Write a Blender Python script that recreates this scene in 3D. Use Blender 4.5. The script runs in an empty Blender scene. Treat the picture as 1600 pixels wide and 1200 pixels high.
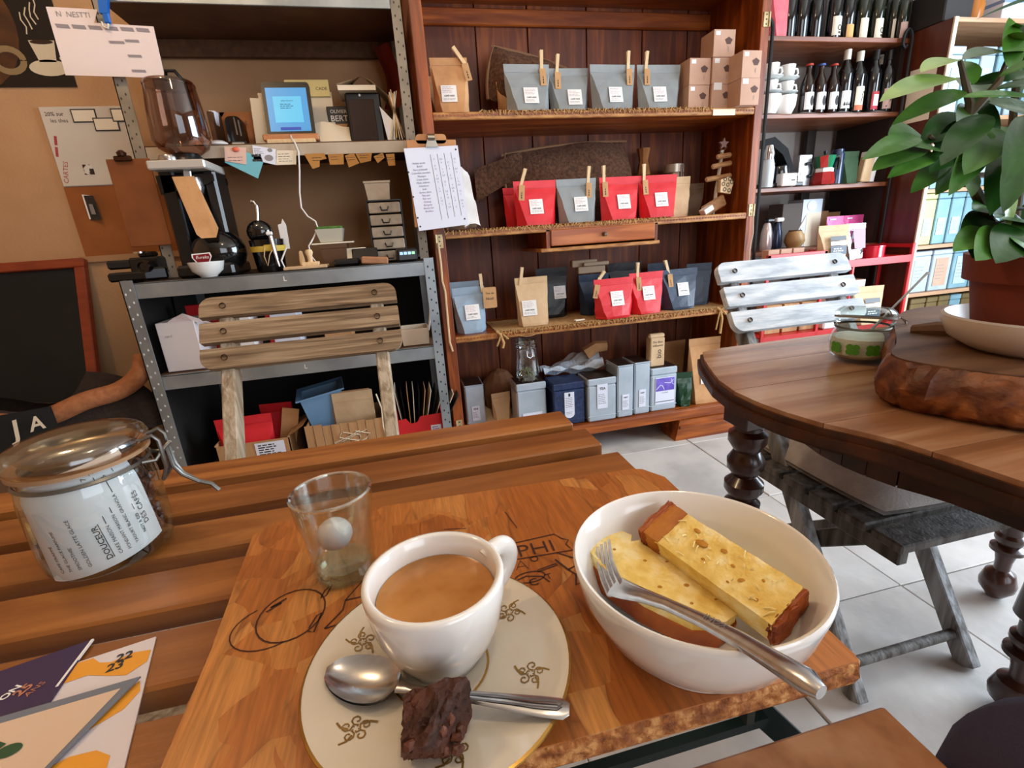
import bpy, bmesh, math, random
from math import sin, cos, pi, radians, sqrt, atan2
from mathutils import Vector, Matrix, Euler
random.seed(7)
S = bpy.context.scene
COL = S.collection
# ---------------------------------------------------------------- camera
YAW, PITCH, ROLL = radians(12.07), radians(17.49), radians(3.88)
fw = Vector((sin(YAW)*cos(PITCH), cos(YAW)*cos(PITCH), -sin(PITCH)))
r0 = Vector((cos(YAW), -sin(YAW), 0)); d0 = fw.cross(r0)
rt = cos(ROLL)*r0 + sin(ROLL)*d0; dn = -sin(ROLL)*r0 + cos(ROLL)*d0
cd = bpy.data.cameras.new('camera'); cam = bpy.data.objects.new('camera', cd); COL.objects.link(cam)
cd.sensor_fit = 'HORIZONTAL'; cd.sensor_width = 36.0; cd.lens = 750/1600*36; cd.clip_start = 0.02
m = Matrix((rt, -dn, -fw)).transposed().to_4x4(); m.translation = Vector((0, 0, 1.0)); cam.matrix_world = m
S.camera = cam
# ---------------------------------------------------------------- colour management, world, lights
S.view_settings.view_transform = 'Standard'; S.view_settings.look = 'None'
S.view_settings.exposure = 0.15; S.view_settings.gamma = 1.0; S.view_settings.use_curve_mapping = False
try:
    S.cycles.use_denoising = True; S.cycles.max_bounces = 10; S.cycles.transparent_max_bounces = 24
    S.cycles.sample_clamp_indirect = 6.0; S.cycles.caustics_reflective = False
except Exception: pass
W = bpy.data.worlds.new('daylight'); S.world = W; W.use_nodes = True
W.node_tree.nodes['Background'].inputs[0].default_value = (0.62, 0.78, 1.0, 1); W.node_tree.nodes['Background'].inputs[1].default_value = 1.2
def area(name, loc, rot, sx, sy, e, col):
    l = bpy.data.lights.new(name, 'AREA'); l.shape = 'RECTANGLE'; l.size = sx; l.size_y = sy; l.energy = e; l.color = col
    o = bpy.data.objects.new(name, l); COL.objects.link(o); o.location = loc; o.rotation_euler = rot
    return o
# daylight through the shop window on the right and the street window behind the camera
area('window_daylight_side', (3.74, 0.45, 1.4), (0, radians(90), 0), 1.9, 1.9, 165, (0.76, 0.88, 1.0))
area('window_daylight_street', (1.55, -2.32, 1.5), (radians(90), 0, 0), 2.2, 1.8, 38, (0.92, 0.95, 1.0))
def lamp(name, loc, e, r, col):
    l = bpy.data.lights.new(name, 'POINT'); l.energy = e; l.shadow_soft_size = r; l.color = col
    o = bpy.data.objects.new(name, l); COL.objects.link(o); o.location = loc
lamp('ceiling_lamp_counter', (-0.85, 0.95, 2.45), 20, 0.06, (1.0, 0.72, 0.42))
lamp('ceiling_lamp_table', (0.35, 0.1, 2.5), 12, 0.06, (1.0, 0.78, 0.52))
# ---------------------------------------------------------------- helpers
def lin(h):
    h = h.lstrip('#'); c = [int(h[i:i+2], 16)/255 for i in (0, 2, 4)]
    return tuple((x/12.92 if x <= 0.04045 else ((x+0.055)/1.055)**2.4) for x in c) + (1,)
def nd(nt, t, **kw):
    n = nt.nodes.new(t)
    for k, v in kw.items():
        if k in n.inputs.keys() if hasattr(n.inputs, 'keys') else False: n.inputs[k].default_value = v
        else: setattr(n, k, v)
    return n
def mat(name, c1, c2=None, scale=8.0, st=(1, 1, 1), rough=0.5, metal=0.0, bump=0.0, bscale=60.0, bst=None, lo=0.35, hi=0.65, c3=None, coat=0.0, emit=0.0, spec=0.5, vary=0.0, detail=4.0, dist=0.0):
    m = bpy.data.materials.new(name); m.use_nodes = True; nt = m.node_tree; L = nt.links
    b = nt.nodes['Principled BSDF']
    b.inputs['Roughness'].default_value = rough; b.inputs['Metallic'].default_value = metal
    b.inputs['Base Color'].default_value = lin(c1); b.inputs['Specular IOR Level'].default_value = spec
    b.inputs['Coat Weight'].default_value = coat; b.inputs['Coat Roughness'].default_value = 0.12
    if c2 or bump or vary:
        tc = nd(nt, 'ShaderNodeTexCoord'); oi = nd(nt, 'ShaderNodeObjectInfo')
        mul = nd(nt, 'ShaderNodeVectorMath', operation='ADD'); sc = nd(nt, 'ShaderNodeMath', operation='MULTIPLY'); sc.inputs[1].default_value = 13.0
        L.new(oi.outputs['Random'], sc.inputs[0]); L.new(tc.outputs['Object'], mul.inputs[0]); L.new(sc.outputs[0], mul.inputs[1])
    if c2:
        mp = nd(nt, 'ShaderNodeMapping'); mp.inputs['Scale'].default_value = st; L.new(mul.outputs[0], mp.inputs[0])
        nz = nd(nt, 'ShaderNodeTexNoise'); nz.inputs['Scale'].default_value = scale; nz.inputs['Detail'].default_value = detail; nz.inputs['Distortion'].default_value = dist
        L.new(mp.outputs[0], nz.inputs[0])
        rp = nd(nt, 'ShaderNodeValToRGB'); e = rp.color_ramp.elements
        e[0].position = lo; e[0].color = lin(c1); e[1].position = hi; e[1].color = lin(c2)
        if c3: x = e.new((lo+hi)/2); x.color = lin(c3)
        L.new(nz.outputs[0], rp.inputs[0]); out = rp.outputs[0]
        if vary:
            hs = nd(nt, 'ShaderNodeHueSaturation'); ma = nd(nt, 'ShaderNodeMapRange'); ma.inputs['To Min'].default_value = 1-vary; ma.inputs['To Max'].default_value = 1+vary
            L.new(oi.outputs['Random'], ma.inputs[0]); L.new(ma.outputs[0], hs.inputs['Value']); L.new(out, hs.inputs['Color']); out = hs.outputs[0]
        L.new(out, b.inputs['Base Color'])
    if bump:
        mp2 = nd(nt, 'ShaderNodeMapping'); mp2.inputs['Scale'].default_value = bst or st; L.new(mul.outputs[0], mp2.inputs[0])
        n2 = nd(nt, 'ShaderNodeTexNoise'); n2.inputs['Scale'].default_value = bscale; n2.inputs['Detail'].default_value = 3
        L.new(mp2.outputs[0], n2.inputs[0])
        bp = nd(nt, 'ShaderNodeBump'); bp.inputs['Strength'].default_value = bump; bp.inputs['Distance'].default_value = 0.004
        L.new(n2.outputs[0], bp.inputs['Height']); L.new(bp.outputs[0], b.inputs['Normal'])
    if emit:
        b.inputs['Emission Color'].default_value = lin(c1); b.inputs['Emission Strength'].default_value = emit
    return m
def glass(name, tint='#eef6f4', lo=0.04, hi=0.55, rough=0.02):
    # thin clear glass: mostly lets light straight through, mirrors more and more towards its edges
    m = bpy.data.materials.new(name); m.use_nodes = True; nt = m.node_tree; L = nt.links; nt.nodes.clear()
    o = nd(nt, 'ShaderNodeOutputMaterial'); mx = nd(nt, 'ShaderNodeMixShader'); t = nd(nt, 'ShaderNodeBsdfTransparent'); g = nd(nt, 'ShaderNodeBsdfGlossy')
    t.inputs[0].default_value = lin(tint); g.inputs['Roughness'].default_value = rough; g.inputs[0].default_value = (0.9, 0.95, 0.95, 1)
    lw = nd(nt, 'ShaderNodeLayerWeight'); lw.inputs[0].default_value = 0.35; mr = nd(nt, 'ShaderNodeMapRange')
    mr.inputs['To Min'].default_value = lo; mr.inputs['To Max'].default_value = hi
    L.new(lw.outputs['Facing'], mr.inputs[0]); L.new(mr.outputs[0], mx.inputs[0]); L.new(t.outputs[0], mx.inputs[1]); L.new(g.outputs[0], mx.inputs[2]); L.new(mx.outputs[0], o.inputs[0])
    return m
class G:
    def __init__(s): s.v = []; s.f = []
    def add(s, v, f, T=None):
        n = len(s.v)
        s.v += [tuple(T @ Vector(p)) for p in v] if T else [tuple(p) for p in v]
        s.f += [tuple(i+n for i in q) for q in f]; return s
    def box(s, c, z, b=0.0, R=None):
        hx, hy, hz = z[0]/2, z[1]/2, z[2]/2
        T = Matrix.Translation(Vector(c)) @ (R.to_4x4() if R else Matrix())
        if b <= 0:
            v = [(x*hx, y*hy, k*hz) for x in (-1, 1) for y in (-1, 1) for k in (-1, 1)]
            return s.add(v, [(0, 1, 3, 2), (4, 6, 7, 5), (0, 4, 5, 1), (2, 3, 7, 6), (0, 2, 6, 4), (1, 5, 7, 3)], T)
        b = min(b, hx*.9, hy*.9, hz*.9); v = []; ix = {}
        for x in (-1, 1):
            for y in (-1, 1):
                for k in (-1, 1):
                    for a in range(3):
                        p = [x*(hx-b), y*(hy-b), k*(hz-b)]; p[a] = (x*hx, y*hy, k*hz)[a]; ix[x, y, k, a] = len(v); v.append(p)
        f = []
        for a in range(3):
            o1, o2 = [(1, 2), (0, 2), (0, 1)][a]
            for sg in (-1, 1):
                q = []
                for (p1, p2) in ((-1, -1), (1, -1), (1, 1), (-1, 1)):
                    k = [0, 0, 0]; k[a] = sg; k[o1] = p1; k[o2] = p2; q.append(ix[k[0], k[1], k[2], a])
                f.append(q)
            for p1 in (-1, 1):
                for p2 in (-1, 1):
                    k0 = [0, 0, 0]; k1 = [0, 0, 0]; k0[a] = -1; k1[a] = 1
                    for k in (k0, k1): k[o1] = p1; k[o2] = p2
                    f.append((ix[(*k0, o1)], ix[(*k1, o1)], ix[(*k1, o2)], ix[(*k0, o2)]))
        for x in (-1, 1):
            for y in (-1, 1):
                for k in (-1, 1): f.append((ix[x, y, k, 0], ix[x, y, k, 1], ix[x, y, k, 2]))
        return s.add(v, f, T)
    def bx(s, x0, x1, y0, y1, z0, z1, b=0.0):
        return s.box(((x0+x1)/2, (y0+y1)/2, (z0+z1)/2), (abs(x1-x0), abs(y1-y0), abs(z1-z0)), b)
    def lathe(s, prof, c=(0, 0, 0), n=24, T=None, a0=0, a1=2*pi):
        full = abs(a1-a0-2*pi) < 1e-6; k = n if full else n+1; v = []; f = []
        for r, z in prof:
            for i in range(k):
                a = a0+(a1-a0)*i/n; v.append((c[0]+r*cos(a), c[1]+r*sin(a), c[2]+z))
        for j in range(len(prof)-1):
            for i in range(n):
                i2 = (i+1) % k; f.append((j*k+i, j*k+i2, (j+1)*k+i2, (j+1)*k+i))
        return s.add(v, f, T)
    def tube(s, pts, r, n=8, cap=True, flat=1.0):
        P = [Vector(p) for p in pts]; R = r if isinstance(r, (list, tuple)) else [r]*len(P); v = []; f = []; up = None
        for i, p in enumerate(P):
            t = (P[min(i+1, len(P)-1)]-P[max(i-1, 0)]).normalized()
            if up is None: up = Vector((0, 0, 1)) if abs(t.z) < .9 else Vector((0, 1, 0))
            u = t.cross(up).normalized(); w = u.cross(t).normalized(); up = w
            for k in range(n):
                a = 2*pi*k/n; v.append(p+u*cos(a)*R[i]+w*sin(a)*R[i]*flat)
        for i in range(len(P)-1):
            for k in range(n): f.append((i*n+k, i*n+(k+1) % n, (i+1)*n+(k+1) % n, (i+1)*n+k))
        if cap: f += [tuple(range(n)), tuple(range((len(P)-1)*n, len(P)*n))]
        return s.add(v, f)
    def prism(s, poly, a, b, ax='z', T=None):
        n = len(poly)
        g = {'z': lambda p, h: (p[0], p[1], h), 'y': lambda p, h: (p[0], h, p[1]), 'x': lambda p, h: (h, p[0], p[1])}[ax]
        v = [g(p, a) for p in poly]+[g(p, b) for p in poly]
        f = [tuple(range(n)), tuple(range(n, 2*n))]+[(i, (i+1) % n, n+(i+1) % n, n+i) for i in range(n)]
        return s.add(v, f, T)
    def sheet(s, fn, nu, nv, closed=False):
        v = [fn(i/nu, j/nv) for j in range(nv+1) for i in range(nu+1)]
        f = [(j*(nu+1)+i, j*(nu+1)+i+1, (j+1)*(nu+1)+i+1, (j+1)*(nu+1)+i) for j in range(nv) for i in range(nu)]
        return s.add(v, f)
    def ell(s, c, r, n=12, T=None):
        m_ = max(4, n//2); v = [(c[0], c[1], c[2]-r[2])]
        for j in range(1, m_):
            t = -pi/2+pi*j/m_
            for i in range(n): v.append((c[0]+r[0]*cos(t)*cos(2*pi*i/n), c[1]+r[1]*cos(t)*sin(2*pi*i/n), c[2]+r[2]*sin(t)))
        v.append((c[0], c[1], c[2]+r[2])); f = []; e = len(v)-1
        for i in range(n): f.append((0, 1+(i+1) % n, 1+i)); f.append((e, e-n+i, e-n+(i+1) % n))
        for j in range(m_-2):
            for i in range(n): f.append((1+j*n+i, 1+j*n+(i+1) % n, 1+(j+1)*n+(i+1) % n, 1+(j+1)*n+i))
        return s.add(v, f, T)
    def warp(s, fn): s.v = [tuple(fn(*p)) for p in s.v]; return s
def spl(P, n=6):
    # smooth curve through the points
    P = [Vector(p) for p in P]; out = []
    for i in range(len(P)-1):
        a, b, c, d = P[max(i-1, 0)], P[i], P[i+1], P[min(i+2, len(P)-1)]
        for j in range(n):
            t = j/n; out.append(.5*((2*b)+(c-a)*t+(2*a-5*b+4*c-d)*t*t+(3*b-a-3*c+d)*t**3))
    return out+[P[-1]]
def rng(): return random.uniform(-1, 1)
def mesh(name, g, m, smooth=False, fix=True, ang=40):
    me = bpy.data.meshes.new(name); me.from_pydata(g.v, [], g.f)
    if fix:
        bm = bmesh.new(); bm.from_mesh(me); bmesh.ops.remove_doubles(bm, verts=bm.verts, dist=1e-6); bmesh.ops.recalc_face_normals(bm, faces=bm.faces)
        if smooth:
            for f in bm.faces: f.smooth = True
            for e in bm.edges:
                if len(e.link_faces) == 2 and e.calc_face_angle(0) > radians(ang): e.smooth = False
        bm.to_mesh(me); bm.free()
    if m: me.materials.append(m)
    return me
def thing(name, label, cat, loc=(0, 0, 0), rz=0.0, group=None):
    o = bpy.data.objects.new(name, None); COL.objects.link(o); o.empty_display_size = .02
    o.location = loc; o.rotation_euler = (0, 0, rz); o['label'] = label; o['category'] = cat
    if group: o['group'] = group
    return o
def part(name, g, m, parent, smooth=False, label=None, fix=True, kind=None, ang=40, loc=None):
    o = bpy.data.objects.new(name, g if isinstance(g, bpy.types.Mesh) else mesh(name, g, m, smooth, fix, ang)); COL.objects.link(o); o.parent = parent
    if loc: o.location = loc
    if label: o['label'] = label
    if kind: o['kind'] = kind
    return o
def single(name, g, m, label, cat, loc=(0, 0, 0), rz=0.0, group=None, smooth=False, kind=None, ang=40, rot=None):
    o = bpy.data.objects.new(name, mesh(name, g, m, smooth, True, ang)); COL.objects.link(o); o.location = loc; o.rotation_euler = rot or (0, 0, rz)
    o['label'] = label; o['category'] = cat
    if group: o['group'] = group
    if kind: o['kind'] = kind
    return o
def struct(name, g, m, label, parent=None, smooth=False):
    o = bpy.data.objects.new(name, mesh(name, g, m, smooth)); COL.objects.link(o); o['kind'] = 'structure'
    if parent: o.parent = parent
    else: o['label'] = label; o['category'] = name.split('_')[0]
    return o
def dup(root, loc, rz=0.0, label=None, group=None, rot=None):
    r = root.copy(); COL.objects.link(r); r.location = loc; r.rotation_euler = rot or (0, 0, rz)
    if label: r['label'] = label
    if group: r['group'] = group
    for ch in list(root.children):
        c = ch.copy(); COL.objects.link(c); c.parent = r
        for g in list(ch.children):
            d = g.copy(); COL.objects.link(d); d.parent = c
    return r
_tc = {}
def txt(s, size=1.0, bold=0.0, shear=0.0):
    k = (s, bold, shear)
    if k not in _tc:
        cu = bpy.data.curves.new('t', 'FONT'); cu.body = s; cu.size = 1.0; cu.resolution_u = 2; cu.align_x = 'CENTER'; cu.align_y = 'CENTER'; cu.offset = bold; cu.shear = shear
        o = bpy.data.objects.new('t', cu); COL.objects.link(o)
        me = bpy.data.meshes.new_from_object(o.evaluated_get(bpy.context.evaluated_depsgraph_get()))
        _tc[k] = ([tuple(v.co) for v in me.vertices], [tuple(p.vertices) for p in me.polygons])
        bpy.data.objects.remove(o); bpy.data.curves.remove(cu); bpy.data.meshes.remove(me)
    v, f = _tc[k]
    return [(x*size, y*size) for x, y, z in v], f
def letters(g, s, size, at, ux=(1, 0, 0), uy=(0, 0, 1), bold=0.0, shear=0.0, fit=None):
    v, f = txt(s, size, bold, shear)
    if not v: return g
    if fit:
        w = max(p[0] for p in v)-min(p[0] for p in v); k = fit/w; v = [(x*k, y*k) for x, y in v]
    a, ux, uy = Vector(at), Vector(ux), Vector(uy)
    return g.add([a+ux*x+uy*y for x, y in v], f)
def dashes(g, at, w, h, n, ux=(1, 0, 0), uy=(0, 0, 1), t=0.35, seed=1, ragged=True, words=4):
    # n lines of print too small to read: short word-long strokes
    R = random.Random(seed); a, ux, uy = Vector(at), Vector(ux), Vector(uy); lh = h/n
    for i in range(n):
        y = h/2-lh*(i+.5); x = -w/2; end = w/2*(R.uniform(.2, 1) if ragged else 1)
        while x < end:
            l = w/words*R.uniform(.5, 1.2); l = min(l, end-x)
            if l > w*.03: g.add([a+ux*x+uy*(y-lh*t/2), a+ux*(x+l)+uy*(y-lh*t/2), a+ux*(x+l)+uy*(y+lh*t/2), a+ux*x+uy*(y+lh*t/2)], [(0, 1, 2, 3)])
            x += l+w*.05
    return g
def ribbon(g, pts, w, at=(0, 0, 0), ux=(1, 0, 0), uy=(0, 1, 0), closed=False):
    P = [Vector(p) for p in pts]; n = len(P); a, ux, uy = Vector(at), Vector(ux), Vector(uy); v = []
    for i, p in enumerate(P):
        q0, q1 = (P[(i-1) % n], P[(i+1) % n]) if closed else (P[max(i-1, 0)], P[min(i+1, n-1)])
        t = (q1-q0); t = t.normalized() if t.length > 1e-9 else Vector((1, 0)); k = Vector((-t.y, t.x))*w/2
        for q in (p+k, p-k): v.append(a+ux*q.x+uy*q.y)
    f = [(2*i, 2*i+1, 2*((i+1) % n)+1, 2*((i+1) % n)) for i in range(n if closed else n-1)]
    return g.add(v, f)
def rrect(w, h, r, n=4, corners=(1, 1, 1, 1), c=(0, 0)):
    out = []
    for k, (sx, sy, a) in enumerate(((1, 1, 0), (-1, 1, 90), (-1, -1, 180), (1, -1, 270))):
        if corners[k]:
            for i in range(n+1):
                t = radians(a+90*i/n); out.append((c[0]+sx*(w/2-r)+r*cos(t), c[1]+sy*(h/2-r)+r*sin(t)))
        else: out.append((c[0]+sx*w/2, c[1]+sy*h/2))
    return out
def arc(r, a0, a1, n, c=(0, 0), ry=None):
    return [(c[0]+r*cos(radians(a0+(a1-a0)*i/n)), c[1]+(ry or r)*sin(radians(a0+(a1-a0)*i/n))) for i in range(n+1)]
def axes(u, n):
    u = Vector(u).normalized(); n = Vector(n); n = (n-u*n.dot(u)).normalized(); w = n.cross(u)
    return Matrix((u, w, n)).transposed()
# ---------------------------------------------------------------- materials
PL = mat('plaster_wall', '#c39a72', '#b78d66', scale=3, rough=.9, bump=.25, bscale=90)
PLG = mat('grey_plaster_wall', '#b5aca6', '#a79e98', scale=3, rough=.9, bump=.2, bscale=90)
PLC = mat('ceiling_paint', '#cfc4b6', rough=.9)
STONE = mat('limestone_tile', '#cdc8c2', '#b3aea9', scale=5, rough=.55, bump=.35, bscale=25, c3='#c3beb8', vary=.05)
GROUT = mat('grout', '#8d877f', '#7b756d', scale=30, rough=.95)
OAK = mat('reddish_cabinet_wood', '#632a0a', '#a0501a', scale=3.5, st=(9, 9, .8), rough=.38, bump=.1, bscale=12, c3='#7f3a0f', vary=.08, dist=.6)
OAKX = mat('reddish_cabinet_wood_level', '#703008', '#ad5c1e', scale=3.5, st=(.8, 9, 9), rough=.35, bump=.1, bscale=12, c3='#8a4212', vary=.06, dist=.6)
OAKB = mat('cabinet_back_boards', '#5a2406', '#8c4714', scale=4, st=(7, 7, .7), rough=.5, bump=.15, bscale=14, c3='#6b2e0c', vary=.2, dist=.8)
TRIM = mat('worn_light_shelf_lip', '#8e5526', '#c08848', scale=20, st=(1, 4, 4), rough=.45, bump=.2, bscale=60)
SLAT = mat('oiled_table_slat', '#774214', '#a2662f', scale=3, st=(.9, 9, 9), rough=.42, bump=.12, bscale=14, c3='#8b5322', vary=.08, dist=.8)
DARKT = mat('dark_table_edge', '#2c1609', '#4a2611', scale=4, st=(1, 6, 6), rough=.35, bump=.1, bscale=20)
TABT = mat('worn_brown_table_top', '#855838', '#b58d6c', scale=2.6, st=(.7, 7, 7), rough=.27, bump=.14, bscale=14, c3='#9a6c4a', dist=.8, coat=.25)
WEATH = mat('weathered_bare_wood', '#5b4631', '#a78f72', scale=6, st=(.8, 16, 16), rough=.85, bump=.9, bscale=9, c3='#866d52', lo=.3, hi=.7, vary=.12, dist=.9, detail=7)
WEATHV = mat('weathered_bare_wood_upright', '#8a765e', '#bdac95', scale=5, st=(14, 14, .8), rough=.85, bump=.6, bscale=9, c3='#a6947b', dist=.6)
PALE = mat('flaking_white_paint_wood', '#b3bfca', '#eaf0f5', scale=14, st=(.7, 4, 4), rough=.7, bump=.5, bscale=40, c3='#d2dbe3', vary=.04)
PALEV = mat('shaded_grey_wood', '#3c352d', '#6f6c68', scale=6, st=(9, 9, .8), rough=.7, bump=.4, bscale=20)  # brown grey chair wood, darkened further for the shade under the table
GALV = mat('galvanised_steel', '#8f979c', '#a9b1b5', scale=7, rough=.42, metal=.75, bump=.05, bscale=30)
GALVW = mat('dull_steel_angle', '#8b8478', '#a39b8d', scale=9, rough=.55, metal=.35)
STEEL = mat('brushed_steel', '#b9b9bb', '#c9c9ca', scale=8, st=(2, 30, 30), rough=.22, metal=1.0)
CHROME = mat('polished_steel', '#c9c9cc', rough=.12, metal=1.0)
WIRE = mat('dark_wire', '#77756f', rough=.35, metal=.9)
IRON = mat('black_wrought_iron', '#151515', rough=.45, metal=.3)
BRASS = mat('pale_brass', '#c9b488', '#a8926a', scale=40, rough=.4, metal=.6)
GOLD = mat('gilding', '#a9803c', '#c79a52', scale=60, rough=.25, metal=.85)
BLACK = mat('black_plastic', '#0f0f10', rough=.35)
BLACKG = mat('gloss_black', '#0a0a0b', rough=.08, coat=.6)
SLATE = mat('chalkboard', '#0c0c0d', '#131314', scale=6, rough=.85)
REDFR = mat('red_brown_frame', '#7c3013', '#8f3c1a', scale=6, st=(2, 2, 8), rough=.5)
CERAM = mat('white_glazed_ceramic', '#e4e0da', rough=.12, coat=.5)
CREAM = mat('cream_porcelain', '#d6ccba', rough=.12, coat=.5)
COFFEE = mat('espresso_crema', '#b98148', '#93602b', scale=26, rough=.25, lo=.36, hi=.66, c3='#aa7036', detail=6)
PAPER = mat('white_paper', '#ece9e6', rough=.8)
PAPERB = mat('bluish_white_paper', '#dfe3f2', rough=.75)
PAPERC = mat('cream_paper', '#e3d6bf', rough=.8)
INK = mat('dark_print', '#2d2b2b', rough=.7)
INKG = mat('grey_print', '#8b8787', rough=.8)
INKR = mat('red_print', '#a8404a', rough=.7)
INKV = mat('purple_ink', '#7a4f8c', rough=.8)
KRAFT = mat('kraft_paper', '#c08c5a', '#cf9d6c', scale=14, rough=.75, bump=.2, bscale=70)
KRAFTL = mat('light_kraft_paper', '#cba981', '#d7b890', scale=14, rough=.7, bump=.25, bscale=60)
CARD = mat('corrugated_cardboard', '#a97e54', '#b98d62', scale=9, st=(6, 1, 1), rough=.85, bump=.15)
GREYP = mat('matt_grey_pouch', '#84898a', '#949a9b', scale=9, rough=.42, bump=.25, bscale=30)
BLUEP = mat('pale_blue_grey_pouch', '#8ba0b2', '#9aafc0', scale=9, rough=.4, bump=.25, bscale=30)
REDP = mat('matt_red_pouch', '#cf1d28', '#dc2b34', scale=9, rough=.42, bump=.25, bscale=30)
NAVYP = mat('navy_pouch', '#1d2d44', '#27394f', scale=9, rough=.4, bump=.3, bscale=30)
BLKP = mat('black_pouch', '#0e1014', rough=.3, bump=.3, bscale=30)
GRNP = mat('shiny_green_pouch', '#0d3a1c', rough=.15, bump=.3, bscale=25)
PINKP = mat('pink_packet', '#d8408c', '#e06aa6', scale=12, rough=.4)
FOIL = mat('silver_foil', '#d3deea', rough=.25, metal=0.0, bump=.7, bscale=45)
TIN = mat('tin_plate', '#aebdca', '#bfccd8', scale=10, rough=.28, metal=.3)
TINL = mat('bright_tin_plate', '#7fa7b4', '#8fb4bf', scale=10, rough=.3, metal=.4)
TINY = mat('pale_yellow_tin', '#b5b780', rough=.35, metal=.2)
TINN = mat('navy_patterned_tin', '#25304f', '#34456d', scale=60, rough=.3, metal=.3)
TIND = mat('dark_brown_tin_lid', '#2a1c16', rough=.35, metal=.3)
TINO = mat('olive_tin', '#6d5a34', '#7d6a40', scale=8, rough=.4, metal=.3)
JUTE = mat('dark_jute_cloth', '#452a1a', '#6a4730', scale=90, st=(1, 1, 1), rough=.95, bump=.8, bscale=220)
JUTEL = mat('light_jute_cloth', '#a97f4d', '#c79f6a', scale=120, rough=.95, bump=.9, bscale=220)
PINW = mat('clothes_peg_wood', '#d9b98c', '#e3c79d', scale=20, st=(8, 8, 1), rough=.7)
BOXK = mat('pinkish_kraft_box', '#b9917a', '#c49e87', scale=10, rough=.8)
LEAFM = mat('green_leaf', '#2c601c', '#558a34', scale=16, rough=.32, bump=.15, bscale=60, vary=.3)
LEAFL = mat('light_green_leaf', '#6c9540', '#95b45e', scale=16, rough=.35, bump=.15, bscale=60, vary=.15)
LEAFD = mat('dark_green_leaf', '#183c12', '#316325', scale=16, rough=.3, bump=.15, bscale=60, vary=.25)
STEM = mat('grey_brown_stem', '#4a4231', '#5f5540', scale=30, rough=.8)
TERRA = mat('terracotta', '#6d2c1a', '#7d3722', scale=12, rough=.75, bump=.1)
SOIL = mat('potting_soil', '#1d130c', '#33231a', scale=60, rough=1, bump=.8, bscale=90)
BURL = mat('rough_bark_wood', '#4e2410', '#9a5b2a', scale=9, st=(1, 2.5, 3), rough=.5, bump=.9, bscale=22, c3='#74401c', detail=8, dist=1.2)
TEAL = mat('dark_green_steel', '#06231f', rough=.4, metal=.4)
SEATW = mat('worn_light_brown_wood', '#8f5b3a', '#c39069', scale=14, rough=.45, bump=.12, bscale=30, c3='#b27c54')
TROUS = mat('ribbed_navy_cloth', '#3a3650', '#4b4763', scale=220, st=(1, 8, 8), rough=.95, bump=.6, bscale=200)
CAKE = mat('yellow_cake_crumb', '#dfb95c', '#f2dfa4', scale=70, rough=.8, bump=.8, bscale=110, c3='#eccd78')
CRUST = mat('baked_crust', '#7c2c08', '#b55f17', scale=26, rough=.45, bump=.4, bscale=90)
HOLE = mat('crumb_hole', '#b3781f', rough=.9)
BROWNIE = mat('chocolate_crumb', '#2f150b', '#5a2f1d', scale=55, rough=.75, bump=1.0, bscale=130)
CUSH = mat('grey_linen_cushion', '#b3aca6', '#c6bfb8', scale=30, rough=.95, bump=.3, bscale=180)
RED = mat('red_painted_metal', '#b3181a', rough=.35)
REDC = mat('red_card', '#c8151d', rough=.6)
TUBB = mat('frosted_blue_plastic', '#6f93b4', rough=.3)
WHITEP = mat('white_plastic', '#dedbd8', rough=.4)
BEAN = mat('roasted_coffee_bean', '#3a1c10', '#5a2f1c', scale=60, rough=.4)
GLASS = glass('jar_glass'); GLASSG = glass('greenish_jar_glass', '#d9e6dc', .05, .6)
GLASSD = glass('smoked_hopper_plastic', '#c4a494', .06, .4)
WATER = glass('water', '#fafdfb', .03, .3)
LINEN = mat('white_shelf_liner', '#d9d5d0', rough=.85)
PARTB = mat('chipboard', '#4b2f18', '#5e3d22', scale=40, rough=.8)
# ================================================================ ROOM
fl = struct('floor', G().bx(-2.6, 3.8, -2.4, 2.85, -.06, -.006), GROUT, 'pale limestone slab floor of the coffee shop')
tm = [mesh('tile', G().bx(-.2482, .2482, -.2482, .2482, -.02, h, .0022), STONE) for h in (0, -.001, .0007)]
for i in range(-4, 5):
    for j in range(-3, 4):
        x, y = 1.24+.5*i-.25, .84+.5*j-.25
        if x > 3.6 or y > 2.75: continue
        o = bpy.data.objects.new('tile', random.choice(tm)); COL.objects.link(o); o.parent = fl; o.location = (x+rng()*.001, y+rng()*.001, 0); o.rotation_euler = (0, 0, rng()*.002)
for i in range(5, 6):
    for j in range(-3, 4):
        o = bpy.data.objects.new('tile', tm[0]); COL.objects.link(o); o.parent = fl; o.location = (1.24+.5*i-.25, .84+.5*j-.25, 0)
struct('wall_back', G().bx(-2.6, 1.75, 2.32, 2.42, 0, 2.75), PL, 'tan plaster back wall behind the counter')
struct('wall_recess', G().bx(1.75, 1.85, 2.42, 2.84, 0, 2.75).bx(1.75, 3.8, 2.84, 2.94, 0, 2.75), PLG, 'grey plaster wall behind the bottle shelves')
struct('wall_left', G().bx(-2.7, -2.6, -2.4, 2.42, 0, 2.75), PL, 'tan plaster wall at the left')
struct('wall_right', G().bx(3.8, 3.9, -2.4, -.5, 0, 2.75).bx(3.8, 3.9, 2.0, 2.94, 0, 2.75).bx(3.8, 3.9, -.5, 2.0, 0, .35).bx(3.8, 3.9, -.5, 2.0, 2.35, 2.75), PLG, 'right wall with the shop window')
struct('wall_front', G().bx(-2.6, .4, -2.5, -2.4, 0, 2.75).bx(2.7, 3.8, -2.5, -2.4, 0, 2.75).bx(.4, 2.7, -2.5, -2.4, 0, .5).bx(.4, 2.7, -2.5, -2.4, 2.4, 2.75), PL, 'street wall behind the viewer')
struct('ceiling', G().bx(-2.7, 3.9, -2.5, 2.94, 2.75, 2.85), PLC, 'plain painted ceiling')

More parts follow.
